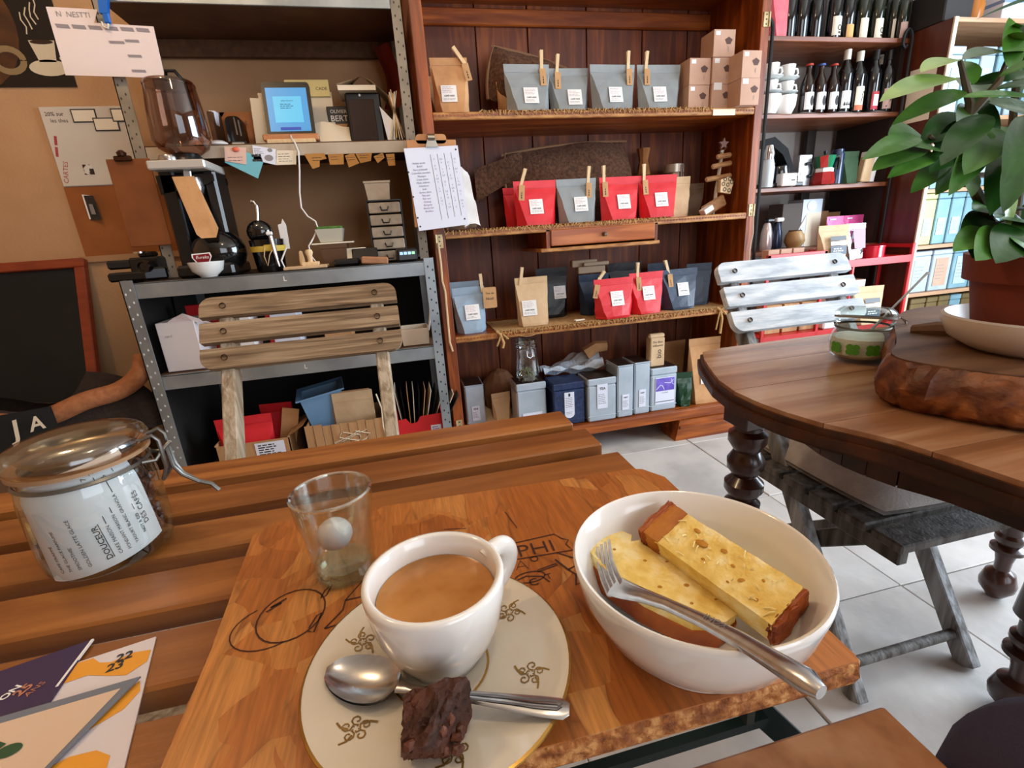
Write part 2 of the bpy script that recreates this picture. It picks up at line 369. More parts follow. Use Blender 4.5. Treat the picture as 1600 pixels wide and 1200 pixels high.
# ================================================================ POSTER, PLANNER, BOARDS ON THE BACK WALL
wy = 2.318
t = thing('poster', 'black coffee poster with a white steaming cup, upper left on the tan wall', 'poster', (0, wy, 0))
part('sheet', G().bx(-1.75, -1.06, -.004, 0, 1.612, 2.2), mat('poster_black', '#120a08', rough=.4), t)
g = G(); g.add([(x, -.0045, z) for x, z in arc(.21, -70, 95, 14, (-1.40, 1.80))+[(-1.40, 1.99), (-1.47, 1.8)]], [tuple(range(17))])
part('brown_bean_print', g, mat('poster_brown', '#3a1d0c', '#5d3812', scale=9, rough=.5), t, fix=False)
g = G(); ribbon(g, [(-1.48, 1.665), (-1.34, 1.69), (-1.28, 1.70)], .022, (0, -.0052, 0), (1, 0, 0), (0, 0, 1))
ribbon(g, arc(.045, 0, 360, 18, (-1.245, 1.695), .036), .02, (0, -.0052, 0), (1, 0, 0), (0, 0, 1))
part('scoop_print', g, mat('poster_tan', '#8a7350', rough=.5), t, fix=False)
g = G(); g.add([(x, -.005, z) for x, z in ((-1.168, 1.757), (-1.088, 1.757), (-1.10, 1.69), (-1.152, 1.69))], [(0, 1, 2, 3)])
g.add([(x, -.005, z) for x, z in arc(.062, 0, 360, 20, (-1.128, 1.672), .026)], [tuple(range(20))])
ribbon(g, arc(.024, 90, -100, 8, (-1.083, 1.725)), .008, (0, -.0052, 0), (1, 0, 0), (0, 0, 1))
for k in range(4): ribbon(g, [(-1.165+.016*k+.006*sin(j*2+k), 1.775+.03*k*.5+.022*j) for j in range(4)], .004, (0, -.0052, 0), (1, 0, 0), (0, 0, 1))
part('cup_print', g, mat('poster_cream', '#cfc1a8', rough=.5), t, fix=False)
g = G(); g.add([(x, -.0056, z) for x, z in arc(.036, 0, 360, 14, (-1.128, 1.752), .007)], [tuple(range(14))]); part('coffee_print', g, mat('poster_dark', '#2c150b'), t, fix=False)

py_ = 1.93; PLG_ = mat('planner_grey', '#8d8488', rough=.8)
t = thing('weekly_planner', 'white weekly planner sheet clipped high on the left steel post', 'planner', (-.87, py_, 1.66), 0)
K = [(-.032, .056), (.098, .052), (.081, .018), (.237, .011), (.234, -.127), (-.034, -.119)]
part('sheet', G().prism(K, -.002, 0, 'y'), mat('pinkish_paper', '#e3d3d0', rough=.8), t)
g = G(); letters(g, 'N  NESTTI', .02, (.032, -.003, .037), (1, 0, -.03), (.03, 0, 1), fit=.085)
part('lettering', g, INKG, t, fix=False)
for k in range(6):
    g = G(); x0 = -.022+.042*k; z0 = .014-.0014*k; g.add([(x0, -.003, z0), (x0+.034, -.003, z0-.002), (x0+.037, -.003, z0-.012), (x0+.003, -.003, z0-.010)], [(0, 1, 2, 3)]); part('day_heading', g, PLG_, t, fix=False)
for x, z, w in ((.106, -.028, .04), (.15, -.024, .037), (.147, -.064, .037), (.147, -.104, .038)): part('grey_entry', G().add([(x, -.003, z), (x+w, -.003, z-.001), (x+w+.002, -.003, z-.008), (x+.002, -.003, z-.007)], [(0, 1, 2, 3)]), PLG_, t, fix=False)
t = thing('clip_hook', 'blue plastic bag clip hanging above the white planner', 'clip', (-.745, 1.925, 1.728))
part('grip', G().prism([(-.018, -.03), (.004, -.03), (.03, .07), (-.004, .07)], -.012, .0, 'y').box((-.004, -.006, -.04), (.018, .01, .03), .003), mat('blue_plastic', '#1460b8', rough=.35), t)
part('jaw', G().tube([(-.02, -.006, -.05), (-.02, -.006, -.062), (-.008, -.006, -.066), (-.004, -.006, -.055)], .003), CREAM, t, True)

t = thing('whiteboard', 'whiteboard with faded notes hung on the tan wall', 'whiteboard', (-1.06, wy, 1.41))
part('board', G().bx(-.14, .16, -.012, 0, -.135, .137, .003), mat('whiteboard_face', '#cfc5b8', '#c5baac', scale=3, rough=.35), t)
for i, (x, z, w, h) in enumerate(((-.0, .105, .08, .045), (.065, .075, .082, .045), (.125, .105, .07, .045))):
    p = part('black_bordered_card', G().bx(x-w/2, x+w/2, -.0145-.001*i, -.012, z-h/2, z+h/2), INK, t)
    part('card_face', G().bx(x-w/2+.004, x+w/2-.004, -.0152-.001*i, -.0145-.001*i, z-h/2+.004, z+h/2-.004), PAPERC, p)
g = G(); letters(g, '20% sur', .022, (-.095, -.0125, .112), bold=.01, fit=.06); letters(g, 'les thes', .02, (-.085, -.0125, .09), fit=.055); part('lettering', g, mat('marker_grey', '#4a3b39'), t, fix=False)
g = G(); letters(g, 'CARTES', .03, (-.115, -.0125, -.085), (.25, 0, 1), (-1, 0, .25), fit=.075); dashes(g, (-.115, -.0125, .03), .12, .018, 1, (.2, 0, 1), (-1, 0, .2), t=.5); part('red_lettering', g, INKR, t, fix=False)
part('photo', G().bx(-.055, -.022, -.0135, -.012, -.095, -.06), mat('photo_print', '#d6cfc6', '#241712', scale=45, rough=.5, lo=.48, hi=.52), t)
t = thing('pinboard', 'orange brown pinboard fixed under the whiteboard', 'pinboard', (-1.02, wy, 1.14))
part('panel', G().bx(-.18, .2, -.01, 0, -.13, .133), mat('orange_brown_board', '#9a5a26', '#8a4d1e', scale=7, rough=.85), t)
part('lower_rail', G().bx(-.2, .26, -.016, 0, -.145, -.122), mat('tan_rail', '#a9805a', rough=.8), t)
t = thing('postcard', 'small folded black and white postcard pinned on the orange board', 'postcard', (-1.12, wy-.012, 1.2))
part('card', G().add([(-.024, -.001, .042), (.02, -.02, .038), (.024, -.02, -.05), (-.024, -.001, -.048)], [(0, 1, 2, 3)]), INK, t, fix=False)
part('back_leaf', G().add([(-.026, -.002, .046), (.004, -.003, .040), (-.012, -.003, -.046), (-.026, -.002, -.045)], [(0, 1, 2, 3)]), PAPER, t, fix=False)
part('picture', G().add([(-.008, -.012, .01), (.008, -.018, .008), (.01, -.019, -.03), (-.008, -.013, -.028)], [(0, 1, 2, 3)]), INKG, t, fix=False)
t = thing('hanging_clipboard', 'plain brown clipboard hanging from the left steel post', 'clipboard', (-.80, 1.925, 1.18))
part('board', G().box((0, 0, -.01), (.125, .004, .27), .002), mat('hardboard', '#8a4f24', '#7c451d', scale=12, rough=.6), t)
part('clip', G().box((-.01, -.008, .125), (.05, .012, .016), .003).lathe([(0, -.007), (.012, -.006), (.014, .004), (.006, .011), (0, .012)], (-.01, -.008, .138), 12), mat('bronze_metal', '#4a2f22', rough=.35, metal=.7), t, True)
# blackboard leaning on the wall
t = thing('framed_chalkboard', 'black chalkboard in a red brown frame leaning on the wall at left', 'chalkboard', (-1.6, 2.09, .445))
T = Matrix.Rotation(radians(-19), 4, 'X')
part('board', G().add(G().box((0, .012, .29), (.74, .012, .56)).v, G().box((0, 0, 0), (1, 1, 1)).f, T), SLATE, t)
g = G()
for c, z in (((0, .006, .582), (.81, .03, .036)), ((0, .006, .018), (.81, .03, .036)), ((.387, .006, .3), (.036, .03, .53)), ((-.387, .006, .3), (.036, .03, .53))):
    b = G().box(c, z, .003); g.add(b.v, b.f, T)
part('frame', g, REDFR, t)
t = thing('low_bench', 'dark low bench under the black chalkboard', 'bench', (-1.6, 2.0, 0))
part('bench_top', G().bx(-.5, .5, -.28, .25, .40, .44, .004), PARTB, t)
for x in (-.45, .45):
    for y in (-.23, .2): part('leg', G().bx(x-.03, x+.03, y-.03, y+.03, 0, .40), PARTB, t)
t = thing('jute_coffee_sack', 'slumped jute coffee sack with white letters on a black band below the chalkboard', 'sack', (-1.28, 1.83, .44))
def sk(u, v):
    a = 2*pi*u; h = v; r = 1-.25*h**3
    x = .42*cos(a)*r*(1-.3*h*h); y = .11*sin(a)*r; z = .12*sin(h*pi/2)+.03*sin(3*a+1)*h+.018*sin(7*a)*h*(1-h)+.06*h*max(0, cos(a))**2
    return (x, y, z)
part('sack', G().sheet(sk, 40, 10), mat('dark_brown_jute', '#1d130d', '#2c1d13', scale=90, rough=.95, bump=.6, bscale=220), t, True, ang=80)
part('tan_fold', G().ell((-.0, -.12, .105), (.075, .03, .03), 14).ell((.06, -.125, .085), (.05, .025, .024), 12), mat('tan_jute_fold', '#85502c', '#98603a', scale=60, rough=.9, bump=.3), t, True)
part('arm_fold', G().tube(spl([(.06, -.11, .085), (.15, -.10, .10), (.24, -.08, .13), (.33, -.05, .145), (.39, -.02, .19), (.395, .0, .25)], 4), [.03]*17+[.028, .026, .022, .018], 10), mat('tan_jute', '#8c5430', '#a0643c', scale=60, rough=.9, bump=.3), t, True, ang=80)
part('black_band', G().sheet(lambda u, v: (-.16+.34*u, -.135-.02*sin(pi*u), .0+.125*v+.015*u), 10, 4), mat('black_print', '#0d0b0a', rough=.9), t)
g = G(); letters(g, 'J', .085, (.085, -.159, .082), (1, 0, .2), (.15, 0, 1), bold=.02); letters(g, 'A', .062, (.142, -.158, .095), (1, 0, .2), (.1, 0, 1), bold=.02); part('lettering', g, PAPERC, t, fix=False)

# ================================================================ METAL SHELVING AT THE BACK LEFT
def angle_post(g, x, y, z0, z1, sx, w=.036, t_=.003):
    g.bx(x, x+sx*w, y, y+t_, z0, z1); g.bx(x, x+sx*t_, y, y+w, z0, z1)
def holes(g, x, y, z0, z1, sx, w=.036, pitch=.038):
    z = z0+.02
    while z < z1-.01:
        for dx, dz in ((.25, 0), (.68, .012)):
            g.add([(x+sx*w*dx+.0028*cos(a*pi/3), y-.0006, z+dz+.0042*sin(a*pi/3)) for a in range(6)], [tuple(range(6))])
        z += pitch
HOLEM = mat('punched_holes', '#d5dcdf', rough=.6); HOLED = mat('punched_holes_dark', '#20242a', rough=.8)
t = thing('steel_counter_shelving', 'low galvanised shelving unit used as the coffee counter', 'shelving', (0, 0, 0))
for x, sx in ((-.835, 1), (.125, -1)):
    for y, hm in ((1.73, 1), (2.26, 0)):
        g = G(); angle_post(g, x, y, 0, .935, sx); p = part('post', g, GALV, t)
        if hm: h = G(); holes(h, x, y, .0, .935, sx); part('punched_holes', h, HOLEM if sx > 0 else HOLED, p, fix=False, kind='stuff')
for z in (.925, .625, .2):
    part('front_rail', G().bx(-.80, .09, 1.735, 1.74, z-.048, z, .001).bx(-.80, .09, 1.735, 1.75, z-.003, z), GALV, t)
    part('shelf_board', G().bx(-.82, .11, 1.745, 2.28, z-.022, z-.002), PARTB if z < .9 else mat('dark_counter_board', '#33281f', rough=.6), t)
part('back_panel', G().bx(-.83, .12, 2.285, 2.30, .0, .90).bx(-.834, -.83, 1.775, 2.285, .0, .89), mat('shade_backing', '#15100c', rough=.9), t)  # panels added behind and beside the shelves, black for the deep shade inside
g = G()
for x, z in ((-.365, .903), (-.355, .603)): letters(g, 'L', .022, (x, 1.7335, z), bold=.01)
part('stamped_letter', g, PAPER, t, fix=False)
t = thing('upper_steel_shelving', 'tall dull steel shelving above the coffee counter carrying the tablet', 'shelving', (0, 0, 0))
for x, sx in ((-.79, 1), (.125, -1)):
    for y in (1.95, 2.27):
        g = G(); angle_post(g, x, y, .926, 1.98, sx); p = part('post', g, GALVW, t)
        if y < 2: h = G(); holes(h, x, y, .93, 1.98, sx); part('punched_holes', h, mat('slot_shadow', '#4a443b', rough=.9), p, fix=False, kind='stuff')
part('front_rail', G().bx(-.75, .088, 1.945, 1.952, 1.302, 1.34, .001), mat('pale_painted_rail', '#b9a994', '#aa9a85', scale=10, rough=.5), t)
part('shelf_board', G().bx(-.78, .115, 1.955, 2.30, 1.325, 1.345), PARTB, t)
part('top_rail', G().bx(-.75, .088, 1.945, 1.952, 1.74, 1.78, .001), GALV, t)
part('top_board', G().bx(-.78, .115, 1.955, 2.31, 1.755, 1.772), mat('dark_top_board', '#4b2a12', '#5d3819', scale=9, rough=.7), t)
part('back_ledge', G().bx(-.75, .115, 2.28, 2.30, 1.70, 1.755), PARTB, t)

# items on the upper shelf (board top z 1.345)
zt = 1.345
t = thing('tablet', 'black tablet showing a lit blue login page on a wooden stand', 'tablet', (-.305, 2.02, zt+.028))
R_ = Matrix.Rotation(radians(-14), 3, 'X'); R4 = R_.to_4x4()
def tilt(g): g.v = [tuple(R_ @ Vector(p)) for p in g.v]; return g
part('case', tilt(G().prism(rrect(.16, .185, .012, 4, c=(0, .095)), -.006, .006, 'y')), BLACK, t)
part('screen', tilt(G().bx(-.068, .068, -.0068, -.006, .018, .168)), mat('lit_screen', '#3f86bd', emit=.55, rough=.3), t)
part('login_panel', tilt(G().bx(-.047, .047, -.0076, -.0068, .048, .138)), mat('lit_panel', '#4fa6cc', emit=.6, rough=.3), t)
g = G(); letters(g, 'IDENTIFIANT', .012, (0, -.0082, .122), fit=.04); dashes(g, (0, -.0082, .104), .05, .02, 3, seed=3); part('lettering', tilt(g), mat('screen_print', '#2b5f86'), t, fix=False)
part('button', tilt(G().bx(-.034, .034, -.0076, -.0068, .022, .032)), mat('lit_button', '#28429c', emit=.5), t)
t = thing('tablet_stand', 'plain wooden ledge stand holding the tablet', 'stand', (-.305, 2.0, zt))
part('base', G().box((0, .02, .008), (.16, .09, .016), .003), PINW, t)
part('ledge', G().box((0, .0, .022), (.185, .035, .022), .004), mat('beech_ledge', '#b5774a', '#c4865a', scale=14, st=(1, 6, 6), rough=.5), t)
single('paper_stack_left', G().box((0, 0, .0), (.075, .03, .155), .002, Matrix.Rotation(.06, 3, 'Y')).box((.02, .01, .01), (.06, .02, .175), .002, Matrix.Rotation(.04, 3, 'Y')), PAPERC, 'cream paper pad standing behind the left edge of the tablet', 'papers', (-.40, 2.09, zt+.088)).name = 'paper_pad'
t = thing('letter_pad', 'cream letter sheets with a yellow header behind the tablet', 'papers', (-.235, 2.11, zt))
part('sheets', tilt(G().box((0, 0, .105), (.15, .008, .21), .001)), PAPERC, t)
part('yellow_header', tilt(G().bx(-.085, .07, -.012, -.004, .19, .25)), mat('yellow_paper', '#e0d093', rough=.8), t)
g = G(); letters(g, 'CAFÉ VADE', .022, (-.035, -.0126, .218), bold=.01, fit=.075); letters(g, 'CADE', .02, (.042, -.0126, .217), fit=.04); part('lettering', tilt(g), INK, t, fix=False)
t = thing('dark_book', 'dark book with pale serif title between tablet and speaker', 'book', (-.145, 2.14, zt))
part('cover', G().box((0, 0, .075), (.08, .02, .15), .002), mat('dark_cover', '#2d2a28', '#3a3531', scale=30, rough=.4), t)
g = G(); letters(g, 'OLIVIER', .02, (.002, -.0107, .132), fit=.06); letters(g, 'BERT', .03, (.002, -.0107, .108), fit=.062, bold=.01); part('lettering', g, PAPER, t, fix=False)
part('cone_picture', G().add([(-.03, -.0108, .09), (.03, -.0108, .09), (.0, -.0108, .04)], [(0, 1, 2)]), KRAFT, t, fix=False)
single('receipt', G().sheet(lambda u, v: (-.06+.13*u-.03*v, .0+.05*v, .002+.075*v+.01*sin(5*u)), 6, 4), PAPERC, 'crumpled till receipt leaning in front of the dark book', 'paper', (-.15, 2.02, zt), smooth=True)
t = thing('speaker', 'black and dark brown box speaker under loose papers', 'speaker', (-.045, 2.06, zt))
part('cabinet', G().box((0, .03, .085), (.125, .12, .17), .006), BLACK, t)
part('grille', G().box((-.008, -.032, .08), (.09, .004, .135), .002), mat('brown_grille', '#2b1a12', '#35211a', scale=200, rough=.8), t)
part('power_light', G().ell((-.01, -.035, .160), (.004, .002, .005), 8), PAPER, t, True)
single('loose_papers', G().sheet(lambda u, v: (-.085+.19*u, -.06+.17*v, .014+.075*(1-abs(2*u-.9))*(.35+.65*v)-.11*max(0, u-.62)), 14, 4).box((-.015, 0, .002), (.13, .15, .016)), PAPERC, 'pile of loose papers folded over the top of the black speaker', 'papers', (-.045, 2.08, zt+.177))
single('round_loop', G().lathe([(.0, .0), (.03, .004), (.034, .014), (.028, .022), (.012, .02), (0, .02)], n=16), mat('brown_rim', '#3c2618', rough=.4), 'dark round rim peeking out behind the papers on the speaker', 'rim', (-.10, 2.15, zt+.2), rot=(radians(60), 0, 0), smooth=True)
for i in range(6):
    single('paper_folder', G().box((0, 0, .085), (.004, .16, .17-.012*(i % 3)), .001), (PAPERC, PAPER, mat('yellow_folder', '#d9b35e', rough=.8), KRAFTL, PAPER, KRAFT)[i], ('cream', 'white', 'yellow', 'pale tan', 'second white', 'brown kraft')[i]+' paper folder leaning between speaker and steel post', 'folder', (.035+.011*i, 2.08, zt+.002), group='folders beside the speaker', rot=(0, radians(14-6*i), 0))
t = thing('brown_gusset_bag', 'orange brown paper coffee bag standing left of the tablet', 'coffee bag', (-.49, 2.15, zt))
part('bag', G().sheet(lambda u, v: (-.07+.14*u, -.03*(1-v)*(1-abs(2*u-1)**3), .14*v), 8, 6).sheet(lambda u, v: (-.07+.14*u, .03*(1-v)*(1-abs(2*u-1)**3), .14*v), 8, 6), mat('orange_kraft', '#8a4f1f', '#9c5d28', scale=12, rough=.6, bump=.3), t, True)
g = G(); letters(g, 'CADE', .016, (.0, -.0225, .098), fit=.045); part('lettering', g, INK, t, fix=False)
t = thing('label_printer', 'small black rounded label printer before the brown coffee bag', 'printer', (-.49, 2.05, zt))
part('body', G().prism(rrect(.055, .08, .02, 4, (1, 1, 0, 0), c=(0, .06)), -.025, .025, 'y'), BLACKG, t)
part('strip', G().box((.005, -.027, .068), (.003, .003, .055)).box((.017, -.027, .062), (.003, .003, .05)), CHROME, t)
part('foot', G().box((0, 0, .01), (.04, .04, .02), .002), PAPERC, t)
single('white_disc', G().lathe([(0, 0), (.026, 0), (.032, .006), (.030, .012), (.02, .018), (0, .019)], n=20), WHITEP, 'small round white lid on the steel shelf beside the hopper', 'lid', (-.545, 2.0, zt), smooth=True)
single('white_bowl_upside', G().lathe([(0, .03), (.02, .03), (.036, .012), (.04, 0), (.036, 0), (0, .024)], n=20), CERAM, 'white saucer lying under the round lid', 'saucer', (-.60, 1.99, zt), smooth=True).name = 'small_saucer'
t = thing('notebook', 'narrow notebook with white pages upright beside the hopper', 'notebook', (-.565, 2.1, zt), -.1)
part('cover', G().box((0, 0, .062), (.016, .08, .124), .001), PARTB, t); part('pages', G().box((-.002, -.006, .085), (.02, .03, .09), .001, Matrix.Rotation(.1, 3, 'Y')), PAPERB, t)
single('leaning_sheet', G().add([(-.02, 0, .12), (.022, .01, .075), (.03, .01, .0), (-.004, 0, .0)], [(0, 1, 2, 3)]).add([(-.02, .004, .12), (.022, .014, .075), (.03, .014, .0), (-.004, .004, .0)], [(0, 1, 2, 3)]), PAPER, 'white sheet leaning against the right side of the black speaker', 'paper', (.03, 2.01, zt))
single('red_cloth', G().sheet(lambda u, v: (.03+.06*u+.02*sin(4*v), 2.2+.02*sin(5*u), 1.5+.22*v), 6, 8), mat('dark_red_cloth', '#7a2412', rough=.9), 'dark red cloth hanging behind the right steel post', 'cloth', smooth=True)
single('shade_sheet', G().sheet(lambda u, v: (-.965+.12*u+.03*v, 2.0+.02*sin(9*u)+.02*v, .46+.47*v), 12, 8), BLACK, 'black sheet standing in for the shade left of the steel counter', 'cloth', smooth=True)  # black sheet added in place of the dark shade beside the counter
# notes along the shelf lip
ly = 1.941
def note(name, poly, m, label, cat='note', y=ly, marks=None, bend=0):
    c = (sum(p[0] for p in poly)/len(poly), sum(p[1] for p in poly)/len(poly))
    t = thing(name, label, cat, (c[0], y, c[1]))
    part('sheet', G().prism([(p[0]-c[0], p[1]-c[1]) for p in poly], -.0012, 0, 'y'), m, t)
    if marks: part('print', marks(G()), INK if m not in (PAPER, PAPERB) else INKG, t, fix=False)
    return t
note('blue_flyer', [(-.522, 1.287), (-.50, 1.335), (-.404, 1.30), (-.402, 1.283), (-.429, 1.233)], mat('turquoise_paper', '#6fb6c4', rough=.7), 'turquoise flyer tilted under the pink card on the shelf lip', 'flyer', ly-.001, lambda g: dashes(g, (.035, -.002, .01), .035, .03, 2, t=.5, seed=5))
note('pink_card', [(-.512, 1.335), (-.446, 1.33), (-.456, 1.278), (-.520, 1.291)], mat('pale_pink_card', '#dbb7a8', rough=.7), 'pale pink envelope card stuck on the shelf lip', 'card', ly-.003, lambda g: dashes(g, (0, -.002, -.012), .05, .02, 2, t=.15, seed=6))
single('red_seal', G().ell((0, 0, 0), (.012, .004, .008), 10), mat('salmon_seal', '#d2664d', rough=.5), 'salmon red seal closing the pale pink card', 'seal', (-.478, ly-.006, 1.325), smooth=True)
note('white_voucher', [(-.425, 1.337), (-.354, 1.323), (-.362, 1.273), (-.430, 1.292)], PAPERB, 'white voucher card with dark oval print on the shelf lip', 'card', ly-.001, lambda g: dashes(g, (-.015, -.002, .012), .03, .02, 4, seed=8).add([(.012+.014*cos(a), -.002, -.01+.010*sin(a)) for a in [k*pi/6 for k in range(12)]], [tuple(range(12))]).add([(.02+.008*cos(a), -.002, .014+.006*sin(a)) for a in [k*pi/6 for k in range(12)]], [tuple(range(12))]))
note('cream_voucher', [(-.352, 1.319), (-.289, 1.317), (-.297, 1.273), (-.362, 1.273)], PAPERC, 'cream voucher beside the white one on the shelf lip', 'card', ly-.002, lambda g: dashes(g, (0, -.002, 0), .05, .03, 4, t=.15, seed=9))
KN = mat('tan_sticky_note', '#b5803f', '#a97538', scale=20, rough=.85)
for i, (pl, w) in enumerate((([(-.266, 1.305), (-.200, 1.306), (-.194, 1.288), (-.218, 1.284), (-.222, 1.263), (-.246, 1.257)], 'first'), ([(-.188, 1.302), (-.135, 1.302), (-.139, 1.268), (-.186, 1.268)], 'second'), ([(-.131, 1.296), (-.100, 1.304), (-.086, 1.270), (-.124, 1.257)], 'third'), ([(-.094, 1.300), (-.038, 1.302), (-.045, 1.276), (-.082, 1.270)], 'fourth'), ([(-.034, 1.290), (.0, 1.302), (.004, 1.285), (-.022, 1.268)], 'fifth'), ([(.010, 1.296), (.040, 1.297), (.038, 1.258), (.014, 1.258)], 'last'))):
    note('tan_note', pl, KN, 'tan sticky note on the shelf lip, %s of six from the cream voucher' % w, 'note', ly-.001*(i % 2), lambda g: dashes(g, (0, -.002, .004), .035, .016, 2, t=.18, seed=i+20))['group'] = 'tan sticky notes'
# white charging cable
single('charging_cable', G().tube([(-.305, 1.985, 1.372), (-.300, 1.955, 1.36), (-.288, 1.935, 1.34), (-.281, 1.932, 1.31), (-.289, 1.93, 1.25), (-.300, 1.92, 1.18), (-.302, 1.91, 1.13), (-.285, 1.9, 1.10), (-.262, 1.9, 1.082), (-.258, 1.9, 1.06), (-.275, 1.89, 1.03), (-.296, 1.88, 1.0), (-.292, 1.87, .965), (-.276, 1.86, .94), (-.29, 1.83, .931), (-.34, 1.8, .929), (-.372, 1.8, .935), (-.378, 1.8, .96), (-.355, 1.8, 1.0)], .0028, 6), WHITEP, 'white charging cable hanging from the tablet down to the counter', 'cable', smooth=True)
# ================================================================ ON THE COUNTER (top z .925)
zc = .926
t = thing('coffee_grinder', 'tall black coffee grinder with a smoked bean hopper at the left end of the counter', 'coffee grinder', (-.61, 1.87, zc))
part('base', G().box((.0, .02, .02), (.17, .2, .04), .008), BLACK, t)
part('column', G().bx(-.085, -.04, -.03, .11, .03, .33, .006).bx(-.085, .07, .05, .12, .03, .35, .01).bx(.035, .075, -.02, .09, .1, .33, .008), BLACK, t)
part('motor_bulge', G().ell((.03, .0, .075), (.085, .075, .075), 18), BLACKG, t, True)
part('head', G().prism([(-.092, .315), (.07, .315), (.07, .295), (.05, .285), (-.09, .26)], -.03, .12, 'y'), BLACK, t)
part('head_plate', G().box((-.008, .01, .338), (.16, .19, .026), .004), mat('pale_grey_metal', '#cfcac2', rough=.35, metal=.4), t)
part('dial', G().lathe([(0, 0), (.028, 0), (.03, .012), (.026, .022), (0, .023)], (-.045, -.02, .35), 16), STEEL, t, True)
part('spout_bar', G().box((.0, -.045, .275), (.022, .008, .1), .002, Matrix.Rotation(.12, 3, 'Y')), mat('bright_bar', '#cfcdc9', rough=.3, metal=.5), t)
part('spout', G().lathe([(.022, .03), (.028, .0), (.018, -.03), (.014, -.03)], (.012, -.03, .275), 14), STEEL, t, True)
part('collar', G().lathe([(.05, 0), (.045, .02), (.035, .03)], (-.004, .01, .35), 18), BLACK, t, True)
part('hopper', G().lathe([(.035, .372), (.07, .395), (.082, .42), (.078, .5), (.069, .575), (.066, .575)], (-.004, .01, .0), 28), GLASSD, t, True)
part('hopper_lid', G().lathe([(0, .583), (.066, .583), (.071, .576), (.071, .570)], (-.004, .01, 0), 28), GLASSD, t, True)
part('lid_tab', G().tube([(-.005, .0, .585), (.01, -.03, .602), (.035, -.035, .60), (.05, -.02, .575), (.055, -.015, .5)], .005, 6), BLACK, t, True)
part('badge', G().add([(x+.0, -.079, z) for x, z in ((-.03, .074), (.025, .076), (.028, .064), (.018, .045), (-.002, .036), (-.02, .044), (-.031, .062))], [tuple(range(7))]), PAPER, t, fix=False)
b = part('badge_field', G().add([(x*.86-.0, -.0795, .056+(z-.056)*.82) for x, z in ((-.03, .074), (.025, .076), (.028, .064), (.018, .045), (-.002, .036), (-.02, .044), (-.031, .062))], [tuple(range(7))]), mat('badge_red', '#7a1620', rough=.3), t, fix=False)
part('lettering', letters(G(), 'Eureka', .016, (-.001, -.0802, .062), fit=.038, shear=.3), PAPER, b, fix=False)
single('grinder_bag', G().add([(-.032, 0, .185), (.03, 0, .185), (.064, -.01, .02), (.055, -.012, 0), (.012, -.012, 0), (-.0, -.01, .012), (.055, .03, .03), (.02, .03, .185), (-.03, .025, .18), (.0, .03, .01)], [(0, 1, 2, 3, 4, 5), (1, 7, 6, 2), (0, 5, 9, 8), (5, 4, 3, 2, 6, 9), (7, 8, 9, 6)]), KRAFT, 'kraft paper bag hanging open under the grinder spout', 'paper bag', (-.61, 1.80, zc+.12))
t = thing('white_bowl', 'small white bowl at the foot of the grinder', 'bowl', (-.60, 1.78, zc))
part('bowl', G().lathe([(0, .0), (.024, .0), (.026, .004), (.045, .02), (.053, .048), (.051, .048), (.043, .022), (.022, .008), (0, .007)], n=28), CERAM, t, True)
t = thing('camera_bundle', 'jumble of black cameras and chargers at the left end of the counter', 'electronics', (-.85, 1.97, zc))
for i, (x, y, z, w, d, h, r) in enumerate(((-.06, 0, .055, .1, .06, .03, .2), (.02, -.02, .05, .1, .07, .05, -.1), (-.045, -.03, .015, .11, .07, .03, .1), (.04, -.05, .02, .07, .05, .04, .4), (.0, .03, .083, .05, .04, .02, 0))):
    part('gadget', G().box((x, y, z), (w, d, h), .006, Matrix.Rotation(r, 3, 'Z')), BLACK, t)
part('lens', G().lathe([(.02, 0), (.02, .03), (.015, .03), (.012, .02), (0, .02)], n=16, T=Matrix.Translation((.03, -.075, .045)) @ Matrix.Rotation(radians(90), 4, 'X')), BLACKG, t, True)
part('ring', G().lathe([(.018, 0), (.022, 0), (.022, .006), (.018, .006)], (-.005, -.01, .088), 14), CHROME, t, True)
t = thing('scraper_board', 'tan wooden strip standing against the orange board', 'strip', (-.80, 2.24, zc))
part('strip', G().box((0, .03, .075), (.045, .012, .15), .002, Matrix.Rotation(-.1, 3, 'Y')), mat('tan_strip', '#8f6a45', '#a37d55', scale=9, st=(6, 6, 1), rough=.7), t)
t = thing('utensil_bucket', 'black bucket with kitchen tools wrapped in a yellow band', 'bucket', (-.43, 1.88, zc))
part('pail', G().lathe([(0, 0), (.046, 0), (.056, .105), (.053, .105), (.044, .006), (0, .006)], n=24), BLACKG, t, True)
part('yellow_band', G().lathe([(.0535, .066), (.0565, .066), (.0575, .084), (.0545, .084)], n=24).box((.02, -.056, .077), (.04, .006, .022), .003), mat('yellow_ribbon', '#b89a2c', '#c9ad45', scale=30, rough=.6), t, True)
t2 = thing('black_scoop', 'round black scoop with bright handle sticking out of the bucket', 'scoop', (-.445, 1.88, zc+.1))
part('dome', G().ell((0, 0, .03), (.042, .03, .04), 18), BLACKG, t2, True); part('handle', G().tube([(-.0, 0, .06), (.006, 0, .09), (.008, 0, .115), (.0, 0, .128), (-.008, 0, .13)], .006, 8), CHROME, t2, True)
t2 = thing('steel_brush', 'steel shaft brush hanging on the front of the bucket', 'brush', (-.40, 1.82, zc+.015))
part('shaft', G().tube([(.0, 0, .1), (.003, 0, .05), (.008, 0, .0)], [.008, .007, .004], 8), CHROME, t2, True); part('head', G().box((-.003, 0, .108), (.02, .012, .012), .003), PAPER, t2)
single('white_spatula', G().prism([(-.012, -.05), (.012, -.05), (.014, .03), (.006, .05), (-.0, .035), (-.012, .032)], -.003, .003, 'y'), WHITEP, 'white spatula blade sticking up from the bucket', 'spatula', (-.375, 1.9, zc+.12))
